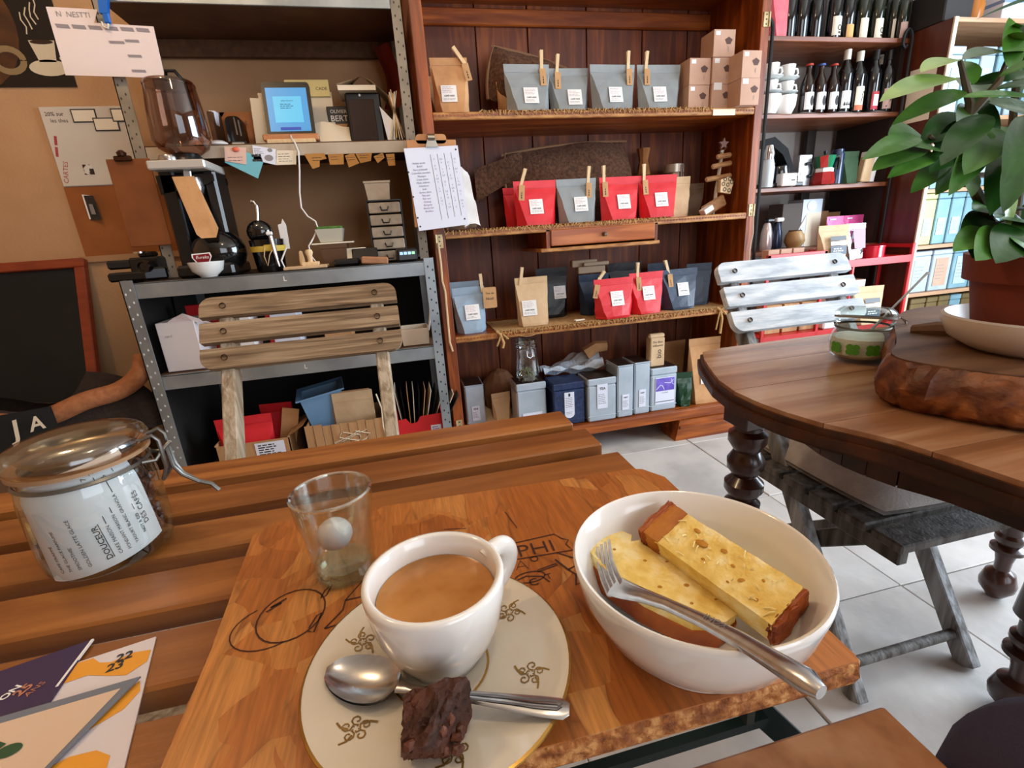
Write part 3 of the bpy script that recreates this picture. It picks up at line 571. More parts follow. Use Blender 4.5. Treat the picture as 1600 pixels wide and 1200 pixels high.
single('bucket_wire', G().tube([(-.03, 0, .06), (-.036, -.004, .03), (-.03, -.006, .0), (-.018, -.004, .035), (-.008, 0, .05)], .0016, 5), KRAFTL, 'thin tan cord looped on the bucket front', 'cord', (-.395, 1.815, zc+.02))
t = thing('wooden_stamp', 'wooden hand stamp with round grip on its ink pad', 'stamp', (-.29, 1.82, zc+.012))
part('grip', G().lathe([(0, .052), (.01, .05), (.013, .042), (.009, .03), (.008, .012), (.012, .008), (0, .008)], n=14), PINW, t, True); part('block', G().box((0, 0, .004), (.055, .035, .012), .002), PINW, t)
single('ink_pad', G().box((0, 0, 0), (.14, .07, .01), .002), KRAFTL, 'flat tan ink pad under the wooden stamp', 'ink pad', (-.305, 1.82, zc+.006))
single('small_wood_pin', G().lathe([(0, .05), (.006, .045), (.009, .02), (.009, 0), (0, 0)], n=10), PINW, 'slim wooden pin standing beside the stamp', 'pin', (-.32, 1.84, zc+.012), smooth=True).name = 'wooden_pin'
t = thing('brown_planter', 'square brown plastic tub under the green sponge tray', 'tub', (-.215, 1.92, zc))
part('tub', G().lathe([(0, 0), (.05, 0), (.062, .06), (.064, .062), (.066, .075), (.062, .075), (.0, .07)], n=4, T=Matrix.Rotation(pi/4, 4, 'Z')), mat('brown_plastic', '#5c3f28', rough=.5), t)
single('flat_tray', G().box((0, 0, 0), (.14, .1, .005), .001), PAPERC, 'thin pale tray lying on the brown tub', 'tray', (-.215, 1.92, zc+.079))
t = thing('sponge_tray', 'small clear tray with green sponges on top of the brown tub', 'tray', (-.22, 1.92, zc+.083))
part('tray', G().lathe([(0, 0), (.05, 0), (.066, .045)], n=4, T=Matrix.Rotation(pi/4, 4, 'Z')), mat('cloudy_plastic', '#b8b3a2', rough=.3), t)
part('green_sponge', G().box((0, -.0, .046), (.085, .06, .016), .003), mat('sponge_green', '#3f6b2a', '#567f38', scale=70, rough=.95, bump=.5), t)
t = thing('drawer_tower', 'stack of five clear plastic drawers at the right end of the counter', 'drawers', (-.02, 1.95, zc), 0)
part('carcass', G().bx(-.062, -.058, -.045, .1, 0, .215).bx(.058, .062, -.045, .1, 0, .215).bx(-.06, .06, .095, .1, 0, .215).bx(-.06, .06, -.045, .1, .212, .216), BLACK, t)
KEYB = mat('key_light', '#9cc3e8', emit=.7); KEYG = mat('key_green', '#8fd0a0', emit=.7)
DRM = mat('cloudy_drawer', '#8d7e6c', '#a39480', scale=30, rough=.3)
for i in range(5):
    d = part('drawer', G().box((0, -.047, .021+.042*i), (.112, .006, .036), .003).bx(-.054, .054, -.045, .09, .004+.042*i, .008+.042*i), DRM, t)
    part('pull', G().tube([(-.014, -.051, .025+.042*i), (-.01, -.056, .012+.042*i), (.01, -.056, .012+.042*i), (.014, -.051, .025+.042*i)], .0025, 6), BLACK, d, True)
t = thing('white_tub', 'small cloudy white tub on top of the plastic drawers', 'tub', (-.035, 1.95, zc+.217))
part('tub', G().lathe([(0, 0), (.054, 0), (.062, .055), (.066, .057), (.066, .063), (.06, .063), (.052, .004), (0, .004)], n=4, T=Matrix.Rotation(pi/4, 4, 'Z')), mat('cloudy_tub', '#a6947e', '#b5a48f', scale=20, rough=.4), t)
t = thing('card_terminal', 'small black card terminal with lit blue keys', 'card terminal', (.035, 1.84, zc), .1)
part('body', G().box((0, 0, .022), (.07, .07, .044), .006), BLACK, t)
for i in range(4): part('key', G().box((-.021+.014*i, -.0355, .028), (.011, .002, .010), .001), KEYB if i < 3 else KEYG, t)
single('tan_wallet', G().box((0, 0, .012), (.09, .06, .024), .004, Matrix.Rotation(.1, 3, 'Y')), mat('tan_leather', '#9c6a48', '#ad7a55', scale=20, rough=.6), 'tan paper wallet lying before the black terminal', 'wallet', (-.075, 1.80, zc))
t = thing('black_reader', 'black flat reader propped on a pale frame on the counter', 'reader', (-.12, 1.88, zc))
part('frame', G().box((-.02, .01, .03), (.07, .012, .06), .003, Matrix.Rotation(-.5, 3, 'X')), PAPERC, t); part('slab', G().box((.01, 0, .03), (.09, .012, .055), .003, Matrix.Rotation(-.6, 3, 'X')), BLACK, t)
single('black_pouch_flat', G().box((0, 0, .012), (.09, .06, .024), .008), BLACK, 'flat black case lying next to the tan wallet', 'case', (-.17, 1.82, zc)).name = 'flat_case'
# ---------------------------------------------------------------- middle shelf (z .625)
zm = .626
t = thing('white_carton', 'tall white open carton on the middle counter shelf', 'carton', (-.73, 1.84, zm))
part('carton', G().bx(-.065, .05, -.06, .08, 0, .165, .002), mat('white_card', '#cfc6c6', rough=.7), t)
part('flap', G().add([(-.03, -.058, .165), (.05, -.058, .16), (.1, -.05, .15), (.02, -.05, .19), (-.01, -.05, .178)], [(0, 1, 2, 3, 4)]), mat('white_card_flap', '#cbb9b8', rough=.7), t)
part('lettering', letters(G(), 'card', .012, (-.035, -.0605, .12), fit=.02), INKG, t, fix=False)
single('red_folder', G().box((0, 0, .1), (.12, .012, .2), .002), REDC, 'red folder standing behind the white carton', 'folder', (-.70, 1.95, zm))
single('brown_paper_roll', G().lathe([(0, 0), (.022, 0), (.022, .2), (0, .2)], n=14), KRAFT, 'brown paper roll end behind the chair backrest', 'roll', (-.60, 1.93, zm), smooth=True)
for i, (x, w, h, m, lb) in enumerate(((-.56, .07, .17, PAPER, 'white carton showing between the chair slats, next to the tall one'), (-.42, .09, .155, PAPERB, 'white carton in the middle of the shelf behind the chair slats'), (-.46, .05, .15, REDC, 'red box seen through the chair slats'), (-.25, .1, .08, KRAFT, 'kraft box low behind the chair slats'))):
    single('carton', G().bx(-w/2, w/2, 0, .1, 0, h, .002), m, lb, 'carton', (x, 1.83+.02*i, zm))
t = thing('white_container', 'low cream container at the right end of the middle shelf', 'container', (.03, 1.83, zm))
part('container', G().lathe([(0, 0), (.06, 0), (.066, .05), (.066, .055), (.061, .055), (.056, .004), (0, .004)], n=4, T=Matrix.Rotation(pi/4, 4, 'Z') @ Matrix.Scale(1.1, 4)), mat('cream_plastic', '#cdbba6', rough=.4), t)
part('handle', G().tube([(.05, -.045, .05), (.06, -.045, .09), (.066, -.04, .13)], .004, 6), WHITEP, t, True)
# ---------------------------------------------------------------- bottom shelf (z .2)
zb = .201
t = thing('open_carton', 'open cardboard box with red pouches on the bottom counter shelf', 'box', (-.59, 1.85, zb))
part('carton', G().bx(-.13, .12, -.07, -.066, 0, .135).bx(-.13, -.126, -.07, .15, 0, .14).bx(.116, .12, -.07, .15, 0, .14).bx(-.13, .12, .146, .15, 0, .14).bx(-.13, .12, -.07, .15, 0, .004), CARD, t)
part('flap', G().add([(.12, -.07, .14), (.12, .12, .14), (.19, .1, .18), (.17, -.05, .165)], [(0, 1, 2, 3)]), CARD, t, fix=False)
lb = part('shipping_label', G().bx(.0, .1, -.0715, -.0705, .07, .128), PAPERB, t); part('print', dashes(G(), (.05, -.0718, .1), .08, .045, 5, seed=4, t=.5), INK, lb, fix=False)
def pouch(w, h, d, wob=0.0, seed=0, fold=.82, taper=.1, nar=.62):
    # stand-up pouch: flat sealed top, front and back panels with triangular side creases, a gusset at the foot
    R = random.Random(seed); g = G(); rows = [0, .06, .2, .36, .52, .68, fold, fold+.02, 1.0]
    for s in (-1, 1):
        v = []
        for k, t_ in enumerate(rows):
            hw = w/2*(1-taper*(1-t_)); dd = d/2*max(0, 1-t_/fold)**.75; a = nar+(.97-nar)*min(1, t_/fold)
            if t_ < .03: dd *= .96; a *= .97
            edge = .12*dd
            for x, y in ((-hw, edge*.2), (-hw*a, dd), (-hw*a*.35, dd*1.04), (hw*a*.35, dd*1.04), (hw*a, dd), (hw, edge*.2)):
                j = wob if 0 < k < 7 else wob*.3
                v.append((x+R.uniform(-1, 1)*j*.5, s*(max(y, .0012)+R.uniform(-1, 1)*j*(.4 if t_ < fold else .15)), t_*h))
        f = [(k*6+i, k*6+i+1, k*6+i+7, k*6+i+6) for k in range(len(rows)-1) for i in range(5)]
        g.add(v, f)
    n = len(rows)*6
    g.f.append(tuple([0, 1, 2, 3, 4, 5]+[n+5, n+4, n+3, n+2, n+1, n+0]))
    for k in range(len(rows)-1): g.f.append((k*6, k*6+6, n+k*6+6, n+k*6)); g.f.append((k*6+5, k*6+11, n+k*6+11, n+k*6+5))
    g.f.append((len(rows)*6-6, len(rows)*6-1, 2*n-1, 2*n-6))
    return g
def make_pouch(m, w, h, d, loc, rz, label, lx=0.0, lz=.5, ls=.056, seed=0, group=None, lab=True, name='coffee_pouch', cat='coffee pouch', wob=.003, fold=.82, nar=.62, rx=0, brand='CAFÉ VADE'):
    t = thing(name, label, cat, loc, rz, group); t.rotation_euler = (rx, 0, rz)
    part('pouch', pouch(w, h, d, wob, seed, fold, nar=nar), m, t)
    part('seal_line', G().box((0, -.0022, h*fold+.004), (w*.96, .001, .0022)), m, t)
    if lab:
        lw = ls; zc_ = h*lz; y = lambda z: -(d/2*max(0, 1-z/h/fold)**.75*1.04)-.0022-wob*.55
        y0, y1 = y(zc_-lw/2), y(zc_+lw/2)
        v = [(lx-lw/2, y0, zc_-lw/2), (lx+lw/2, y0, zc_-lw/2), (lx+lw/2, y1, zc_+lw/2), (lx-lw/2, y1, zc_+lw/2)]
        p = part('sticker', G().add(v, [(0, 1, 2, 3)]), PAPER, t, fix=False)
        uy = Vector((0, y1-y0, lw)).normalized(); n = Vector((0, -.0006, 0)); c = Vector((lx, (y0+y1)/2, zc_))+n
        g = letters(G(), brand, .012, c-uy*lw*.14, (1, 0, 0), uy, fit=lw*.66, bold=.02); dashes(g, c-uy*lw*.34, lw*.8, lw*.16, 2, (1, 0, 0), uy, t=.18, seed=seed+1)
        part('lettering', g, INK, p, fix=False)
        part('red_lettering', dashes(G(), c+uy*lw*.24, lw*.82, lw*.42, 4, (1, 0, 0), uy, t=.22, seed=seed+2), mat('print_pale', '#b98f93', rough=.8) if 'print_pale' not in bpy.data.materials else bpy.data.materials['print_pale'], p, fix=False)
    return t
make_pouch(REDP, .19, .2, .07, (-.62, 1.82, zb+.025), .04, 'red pouch standing in the open cardboard box', seed=31, lx=.06, lz=.3, ls=.04)
make_pouch(REDP, .12, .2, .06, (-.53, 1.92, zb+.03), -.1, 'second red pouch at the back of the open cardboard box', seed=32, lab=False)
single('kraft_envelope', G().box((0, 0, .1), (.06, .006, .2), .001, Matrix.Rotation(.25, 3, 'Y')), KRAFT, 'kraft envelope leaning at the right of the open box', 'envelope', (-.49, 1.87, zb+.02))
t = thing('torn_carton', 'torn cardboard box with peeled tape in the middle of the bottom shelf', 'box', (-.27, 1.84, zb))
g = G()
for i in range(9):
    x0 = -.14+.031*i; g.bx(x0, x0+.029, -.07-.002*(i % 2), -.066, 0, .165+.006*rng())
part('corrugated_front', g, CARD, t)
part('carton', G().bx(-.14, -.136, -.066, .14, 0, .16).bx(.136, .14, -.066, .14, 0, .165).bx(-.14, .14, .136, .14, 0, .16).bx(-.14, .14, -.066, .14, 0, .004), CARD, t)
g = G()
for k in range(5): g.tube([(.0+.05*sin(i*1.3+k*2)+.01*k, -.074-.003*rng(), .02+.018*i) for i in range(7)], .0016, 4)
g.tube([(.135, -.07, .02), (.145, -.075, .08), (.138, -.072, .13), (.142, -.07, .2), (.13, -.07, .26)], .003, 5)
part('torn_tape', g, PAPERC, t, True)
t = thing('blue_tub', 'translucent blue plastic tub tilted in the torn cardboard box', 'tub', (-.33, 1.92, zb+.06)); t.rotation_euler = (0, radians(-8), .15)
part('tub', G().lathe([(0, 0), (.085, 0), (.105, .2), (.102, .2), (.082, .005), (0, .005)], n=4, T=Matrix.Rotation(pi/4, 4, 'Z')), TUBB, t)
part('rim', G().lathe([(.1, .2), (.125, .203), (.125, .209), (.1, .206)], n=4, T=Matrix.Rotation(pi/4, 4, 'Z')), TUBB, t)
for k in range(3): single('flat_kraft_bag', G().box((0, 0, .12), (.15, .004, .24), .0015).box((0, -.003, .205), (.146, .003, .003)), KRAFTL if k == 0 else KRAFT, 'flat kraft bag standing in the torn cardboard box, %s of three' % ('front', 'middle', 'back')[k], 'paper bag', (-.235-.006*k, 1.845+.009*k, zb+.02), group='kraft bags in the torn box')
t = thing('red_file_box', 'red card file box with a scooped front on the bottom shelf', 'file box', (.01, 1.83, zb))
part('box', G().prism([(-.09, 0), (.085, 0), (.085, .15), (.0, .147), (-.015, .125), (-.04, .122), (-.055, .145), (-.09, .142)], -.06, -.056, 'y').bx(.081, .085, -.056, .16, 0, .15).bx(-.09, -.086, -.056, .16, 0, .15).bx(-.09, .085, -.056, .16, 0, .004), REDC, t)
p = part('sticker', G().bx(.035, .075, -.0615, -.0605, .08, .105), PAPERB, t); part('print', dashes(G(), (.055, -.062, .093), .03, .016, 2, seed=3, t=.5), INKV, p, fix=False)
for k in range(14): single('paper_sleeve', G().box((0, 0, .12), (.0025, .13, .24-.004*k)), (BLACK, KRAFT, PAPERC)[(k*7) % 3 if k < 9 else 2-(k % 2)*2], ('black', 'brown', 'cream')[[BLACK, KRAFT, PAPERC].index((BLACK, KRAFT, PAPERC)[(k*7) % 3 if k < 9 else 2-(k % 2)*2])]+' paper sleeve in the red file box, %s from the left' % ('first', 'second', 'third', 'fourth', 'fifth', 'sixth', 'seventh', 'eighth', 'ninth', 'tenth', 'eleventh', 'twelfth', 'thirteenth', 'last')[k], 'sleeve', (-.075+.0108*k, 1.9, zb+.006), group='sleeves in the red file box', rot=(0, radians(-12+3.2*k), 0))

# ================================================================ FOLDING CHAIRS
def make_chair(name, label, wm, wv, group=None, seatm=None, pitch=.048, hgt=.043, top=.915, barm=None, bt=.90):
    t = thing(name, label, 'chair', (0, 0, 0), 0, group); sm = seatm or wv
    A = Vector((0, .27*bt/.9-.28*(1-bt/.9), bt)); Bv = Vector((0, -.28, .0)); dirv = (A-Bv).normalized(); ang = atan2(A.y-Bv.y, bt)
    Rb = Matrix.Rotation(-ang, 3, 'X')
    for sx in (-.152, .152):
        c = (A+Bv)/2; part('back_bar', G().box((sx, c.y, c.z), (.027, .042, (A-Bv).length), .003, Rb), barm or wv, t)
    for k in range(3):
        s = top-pitch*k-hgt/2; z = s*dirv.z/1.0; pos = Bv+dirv*((s)/dirv.z); pos = pos+Vector((0, -.030, -.004))
        r = .024 if k != 1 else .004
        poly = rrect(.395, hgt, r if k != 1 else .003, 5, (1, 1, 0, 0) if k == 0 else ((0, 0, 1, 1) if k == 2 else (1, 1, 1, 1)))
        T = Matrix.Translation(pos) @ Rb.to_4x4()
        p = part('backrest_slat', G().prism(poly, -.009, .009, 'y', T), wm, t)
        g = G()
        for sx in (-.152, .152): g.lathe([(0, -.0005), (.006, -.0005), (.006, .004)], n=10, T=T @ Matrix.Translation((sx, -.0092, 0)) @ Matrix.Rotation(radians(90), 4, 'X'))
        part('screw_hole', g, DARKT, p, True)
    for sx in (-.122, .122):
        a = Vector((sx, -.27, .405)); b = Vector((sx, .27, .0)); c = (a+b)/2; l = (a-b).length
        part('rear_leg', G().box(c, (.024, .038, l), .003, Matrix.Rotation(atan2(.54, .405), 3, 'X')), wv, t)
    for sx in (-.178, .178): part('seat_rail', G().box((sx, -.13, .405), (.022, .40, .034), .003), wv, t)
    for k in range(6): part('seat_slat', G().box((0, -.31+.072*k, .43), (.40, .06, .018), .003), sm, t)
    part('front_rod', G().tube([(-.15, -.245, .062), (.15, -.245, .062)], .011, 10), wv, t, True)
    part('rear_rod', G().tube([(-.12, .2, .055), (.12, .2, .055)], .011, 10), wv, t, True)
    return t
ch1 = make_chair('folding_chair', 'bare weathered wooden folding chair behind the slatted table', WEATH, WEATHV)
ch1.location = (-.209, .875, 0)
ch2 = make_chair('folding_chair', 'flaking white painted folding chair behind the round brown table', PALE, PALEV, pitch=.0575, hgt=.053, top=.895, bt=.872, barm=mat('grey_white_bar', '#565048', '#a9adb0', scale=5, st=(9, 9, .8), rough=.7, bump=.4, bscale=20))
ch2.location = (.985, .88, 0)
t = thing('seat_cushion', 'grey linen cushion tied to the seat of the white folding chair', 'cushion', (1.005, .79, .442))
def cu(u, v):
    x = 2*u-1; y = 2*v-1; e = (1-abs(x)**4)*(1-abs(y)**4)
    return (.185*x*(1-.06*y*y), .185*y*(1-.06*x*x), .012+.068*e+.006*sin(9*x+3*y)*e)
part('cushion', G().sheet(cu, 20, 20).sheet(lambda u, v: (cu(u, v)[0], cu(u, v)[1], .004), 20, 20), CUSH, t, True, ang=80)
g = G()
for sx in (-.16,): g.tube([(sx, .16, .02), (sx-.02, .2, .0), (sx-.015, .215, -.03), (sx+.01, .205, -.06)], .004, 5).tube([(sx, .17, .02), (sx-.03, .19, .01), (sx-.02, .23, .02)], .004, 5)
part('tie', g, CUSH, t, True)
# ================================================================ OPEN WOODEN CABINET
CX0, CX1, CY0, CY1 = .145, 1.525, 1.9, 2.28
t = thing('wooden_cabinet', 'tall reddish wooden cabinet without doors, full of coffee pouches and tins', 'cabinet', (0, 0, 0))
CAB = t
for x0, x1 in ((CX0, .187), (1.487, CX1)):
    part('side_panel', G().bx(x0, x1, CY0, CY1, .11, 2.35, .002), OAK, t)
part('top_board', G().bx(CX0, CX1, CY0, CY1, 2.35, 2.38), OAKX, t)
x = .187
while x < 1.48:
    w = random.choice((.22, .26, .24)); x2 = min(x+w, 1.487)
    if 1.487-x2 < .06: x2 = 1.487
    part('back_plank', G().bx(x+.002, x2-.002, 2.25+rng()*.0015, 2.275, .12, 2.35, .002), OAKB, t); x = x2
part('back_batten', G().bx(.187, 1.487, 2.23, 2.25, 1.80, 1.86, .004), OAKX, t)
def shelf(z, lip=True, th=.022, y0=1.9):
    part('shelf', G().bx(.187, 1.487, y0+.012, 2.25, z-th, z, .001), OAKX, t)
    if lip:
        p = part('shelf_lip', G().bx(.187, 1.487, y0, y0+.012, z-th-.002, z+.001, .003), TRIM, t)
        g = G()
        for i in range(96): g.box((.197+.0135*i, y0-.0005, z-th*.45), (.008, .002, .006))
        part('bead_moulding', g, OAKX, p, kind='stuff')
shelf(1.418); shelf(1.016); shelf(.612); shelf(1.90, False)
part('bottom_shelf', G().bx(.187, 1.487, 1.905, 2.25, .128, .148, .002), OAKX, t)
part('base_rail', G().bx(CX0, CX1, 1.895, 1.915, .10, .146, .003), OAKX, t)
for s, x0 in ((1, 1.20), (-1, .145)):
    x1 = x0+.325
    poly = [(x0, 0), (x1, 0), (x1, .10), (x0, .10)] if s < 0 else [(x0-.02, .0), (x1+.01, 0), (x1+.018, .03), (x1, .10), (x0, .10)]
    part('foot', G().prism(poly, 1.885, 2.02, 'y').prism([(x0, .06), (x1, .06), (x1, .075), (x0, .075)], 1.878, 1.887, 'y'), OAKX, t)
part('rear_foot', G().bx(.16, .3, 2.15, 2.26, 0, .11).bx(1.38, 1.51, 2.15, 2.26, 0, .11), OAKX, t)
d = part('drawer', G().bx(.602, 1.052, 1.893, 2.15, .937, 1.0, .003), mat('drawer_front_wood', '#8f4416', '#b96c33', scale=4, st=(.8, 7, 7), rough=.32, c3='#a1531f', dist=.6), t)
part('knob', G().box((.827, 1.885, .97), (.016, .018, .016), .003), mat('dull_knob', '#6f5b4c', rough=.3, metal=.6), d)
part('drawer_case', G().bx(.585, .60, 1.9, 2.2, .928, 1.0).bx(1.055, 1.068, 1.9, 2.2, .928, 1.0), OAK, t)
p = part('drawer_ledge', G().bx(.556, 1.072, 1.885, 2.2, .916, .93, .003), TRIM, t)
for x, z in ((.165, 1.985), (.165, .985), (.168, .235), (1.506, 1.72), (1.506, 1.025)):
    h = part('hinge', G().box((x, 1.8985, z), (.024, .003, .05), .001).tube([(x+(.013 if x > 1 else -.013), 1.897, z-.025), (x+(.013 if x > 1 else -.013), 1.897, z+.025)], .004, 8), BRASS, t)
    g = G()
    for dz in (-.016, 0, .016): g.lathe([(0, 0), (.003, 0)], n=8, T=Matrix.Translation((x, 1.8965, z+dz)) @ Matrix.Rotation(radians(90), 4, 'X'))
    part('screw', g, BLACK, h)
single('bead_cord', G().tube([(.158, 1.893, .98), (.160, 1.892, .90), (.158, 1.892, .84), (.165, 1.892, .80), (.162, 1.892, .6), (.170, 1.892, .56)], .0045, 6), KRAFTL, 'pale tan cord hanging down the left cabinet post from a hinge', 'cord', smooth=True)
single('hinge_cord', G().tube([(1.512, 1.89, 1.02), (1.518, 1.888, .93), (1.508, 1.888, .86), (1.512, 1.888, .80)], .002, 5), PAPERC, 'thin pale cord hanging from the right cabinet hinge', 'cord', smooth=True)
# jute runners with frayed edges
def runner(x0, x1, z, label, y0=1.902, seed=1):
    R = random.Random(seed); t = thing('jute_runner', label, 'runner', (0, 0, 0))
    part('cloth', G().sheet(lambda u, v: (x0+(x1-x0)*u, y0+.27*v, z+.002+.0012*sin(40*u+9*v)), 40, 3), JUTEL, t, True)
    g = G()
    for i in range(int((x1-x0)/.007)):
        x = x0+.007*i; g.tube([(x, y0+.006, z+.004), (x+R.uniform(-.006, .006), y0-.004, z+R.uniform(.0, .006)), (x+R.uniform(-.01, .01), y0-.007, z-R.uniform(.002, .014))], .0016, 4)
    part('fringe', g, JUTEL, t, True, kind='stuff')
    return t
runner(.36, 1.30, 1.4185, 'frayed jute runner under the grey pouches on the top shelf', seed=2)
runner(.19, 1.10, 1.0165, 'frayed jute runner under the red pouches on the middle shelf', seed=3)
t = runner(.36, 1.45, .6125, 'frayed jute runner with tassels on the lower pouch shelf', seed=4)
for x, dz in ((.372, .05), (1.385, .10)):
    part('tassel', G().tube([(x-.015, 1.9, .62), (x, 1.893, .605), (x+.01, 1.892, .57), (x+.004, 1.891, .60-dz)], .006, 6).tube([(x, 1.893, .605), (x-.008, 1.89, .585), (x-.02, 1.889, .60-dz*.8)], .004, 5).tube([(x+.01, 1.893, .605), (x+.03, 1.889, .585), (x+.02, 1.889, .59)], .004, 5), JUTEL, t, True)
single('loose_twine', G().tube([(.43+.02*i, 1.888-.004*sin(i), .602-.014*sin(i*pi/6)) for i in range(7)], .0016, 5), JUTEL, 'loop of loose twine sagging from the lower jute runner', 'twine', smooth=True)
# burlap sacks behind the pouches
def sackpillow(loc, w, h, d, rot, label, seam=True):
    t = thing('burlap_sack', label, 'sack', loc); t.rotation_euler = rot
    def fn(s): return lambda u, v: (w/2*(2*u-1)*(1-.08*(2*v-1)**2), s*d/2*(1-abs(2*u-1)**3)*(1-abs(2*v-1)**3)+.006*sin(9*u+5*v), h/2*(2*v-1)*(1-.1*(2*u-1)**2))
    part('sack', G().sheet(fn(-1), 16, 14).sheet(fn(1), 16, 14), JUTE, t, True, ang=80)
    if seam: part('seam', G().tube([(w/2*(2*i/12-1)*.99, 0, h/2*(1-.1*(2*i/12-1)**2)) for i in range(13)], .005, 5).tube([(-w/2*(1-.08*(2*i/8-1)**2), 0, h/2*(2*i/8-1)*.95) for i in range(9)], .006, 5), mat('seam_jute', '#8a6548', scale=90, rough=.95), t, True)
    return t
sackpillow((.61, 2.14, 1.57), .34, .22, .09, (radians(-12), radians(14), 0), 'dark burlap sack slumped behind the grey pouches on the top shelf')
sackpillow((.78, 2.15, 1.20), .58, .30, .10, (radians(-10), radians(-4), 0), 'large dark burlap sack behind the red pouches on the middle shelf')
single('sack_corner', G().sheet(lambda u, v: (.36+.20*u, 2.13+.02*sin(3*u+2*v), 1.13+.17*v*(1-.5*u)+.10*u-.1*(1-u)*v*.4), 8, 6), JUTE, 'folded burlap corner hanging left of the large sack', 'sack', smooth=True).name = 'burlap_flap'
single('paper_twist', G().lathe([(.03, .11), (.02, .06), (.032, .0), (0, -.02)], (1.14, 2.17, 1.21), 9), mat('brown_wrap', '#8a5527', '#a66c38', scale=20, rough=.8, bump=.4), 'brown paper twist standing behind the second red pouch from the right', 'paper')
t = thing('steel_canister', 'small glass and steel canister at the back of the middle shelf', 'canister', (1.27, 2.13, 1.018))
part('can', G().lathe([(0, 0), (.042, 0), (.042, .21), (.038, .215)], n=20), mat('dull_can', '#8a7a68', rough=.25, metal=.7), t, True); part('lid', G().lathe([(.043, .19), (.045, .192), (.045, .225), (0, .228)], n=20), mat('can_lid', '#b5a898', rough=.3, metal=.5), t, True)
part('rod', G().tube([(.01, -.045, .03), (.01, -.045, .22)], .004, 6).tube([(.02, -.044, .03), (.02, -.044, .22)], .003, 6), CHROME, t, True)
# ---------------------------------------------------------------- pouches on the three shelves
Z1, Z2, Z3, Z4 = 1.4225, 1.0205, .6165, .149
make_pouch(KRAFT, .135, .195, .075, (.272, 1.995, 1.419), -.03, 'tall kraft pouch at the left end of the top shelf', lx=-.01, lz=.38, seed=1, fold=.86)
make_pouch(KRAFT, .13, .165, .07, (.258, 2.10, 1.419), .05, 'kraft pouch half hidden behind the tall one on the top shelf', seed=2, lab=False)
make_pouch(KRAFT, .1, .15, .06, (.52, 2.12, 1.419), .1, 'kraft pouch half hidden behind the first grey pouch', seed=15, lab=False)
for i, (x, w, lx, lab) in enumerate(((.563, .178, .005, 'first grey pouch from the left on the top shelf'), (.735, .165, .015, 'second grey pouch from the left, set slightly back on the top shelf'), (.91, .19, -.0, 'third grey pouch from the left on the top shelf'), (1.108, .188, -.008, 'rightmost grey pouch on the top shelf, beside the stacked boxes'))):
    make_pouch(GREYP, w, .172 if i != 1 else .165, .085, (x, 1.995 if i != 1 else 2.015, Z1), .02*(-1)**i, lab, lx=lx, lz=.36, ls=.056, seed=40+i, group='grey pouches on the top shelf')
make_pouch(REDP, .17, .155, .08, (.545, 2.09, Z2), .1, 'red pouch peeking out behind the leftmost red one on the middle shelf', lab=False, seed=51)
for i, (x, w, m, lx, lab) in enumerate(((.572, .178, REDP, -.005, 'leftmost red pouch on the middle shelf, beside the grey one'), (.748, .17, GREYP, .01, 'single grey pouch between red ones on the middle shelf'), (.937, .18, REDP, .008, 'red pouch right of the grey one on the middle shelf'), (1.113, .176, REDP, .005, 'rightmost red pouch on the middle shelf'))):
    make_pouch(m, w, .17, .085, (x, 1.99, Z2), .03*(-1)**i, lab, lx=lx, lz=.42, seed=55+i, group='pouches on the middle shelf')
make_pouch(KRAFTL, .13, .165, .06, (1.225, 2.03, 1.018), -.05, 'flat kraft pouch right of the red ones on the middle shelf', seed=60, lab=False)
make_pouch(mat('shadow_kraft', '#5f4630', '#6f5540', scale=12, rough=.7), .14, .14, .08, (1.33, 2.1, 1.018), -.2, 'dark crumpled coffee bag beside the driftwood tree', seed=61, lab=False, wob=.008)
make_pouch(BLUEP, .135, .185, .085, (.268, 1.99, .613), .05, 'pale blue grey pouch at the left end of the lower shelf', lx=.005, lz=.46, ls=.06, seed=71, wob=.006)
make_pouch(BLUEP, .13, .2, .06, (.265, 2.09, .613), -.05, 'pale blue grey pouch behind the front one on the lower shelf', seed=72, lab=False)
make_pouch(KRAFTL, .142, .2, .09, (.537, 1.99, Z3), -.02, 'light kraft pouch standing alone on the lower shelf', lx=-.02, lz=.38, ls=.062, seed=73, fold=.86, nar=.86)
make_pouch(BLKP, .15, .22, .08, (.672, 2.13, Z3), 0, 'black pouch at the back of the lower shelf, left', lx=.03, lz=.5, seed=74)
make_pouch(NAVYP, .15, .18, .08, (.86, 2.09, Z3), .05, 'navy pouch behind the front red one on the lower shelf', lx=.03, lz=.45, seed=75)
single('folded_kraft_bags', G().box((0, 0, 0), (.13, .03, .03), .003).box((.02, -.005, .025), (.12, .03, .016), .003).box((-.03, .01, .03), (.12, .03, .03), .003), mat('grey_kraft', '#a08a72', rough=.75), 'folded kraft bags lying on top of the navy pouch', 'paper bag', (.85, 2.1, Z3+.2))
make_pouch(BLKP, .17, .215, .08, (1.04, 2.15, Z3), 0, 'black pouch behind the two red ones on the lower shelf', seed=76, lab=False, wob=.006)
make_pouch(NAVYP, .12, .2, .06, (1.215, 2.14, Z3), 0, 'navy pouch at the back of the lower shelf, second from the right', seed=77, lab=False)
make_pouch(NAVYP, .12, .19, .06, (1.37, 2.05, Z3), -.2, 'navy pouch in the shadow at the right end of the lower shelf', seed=78, lab=False)
make_pouch(REDP, .19, .168, .085, (.895, 1.955, Z3), .08, 'front red pouch on the lower shelf', lx=.005, lz=.5, ls=.06, seed=79, wob=.007)
make_pouch(REDP, .17, .178, .085, (1.065, 1.985, Z3), .06, 'red pouch right behind the front red one on the lower shelf', lx=.0, lz=.5, ls=.058, seed=80, wob=.005)
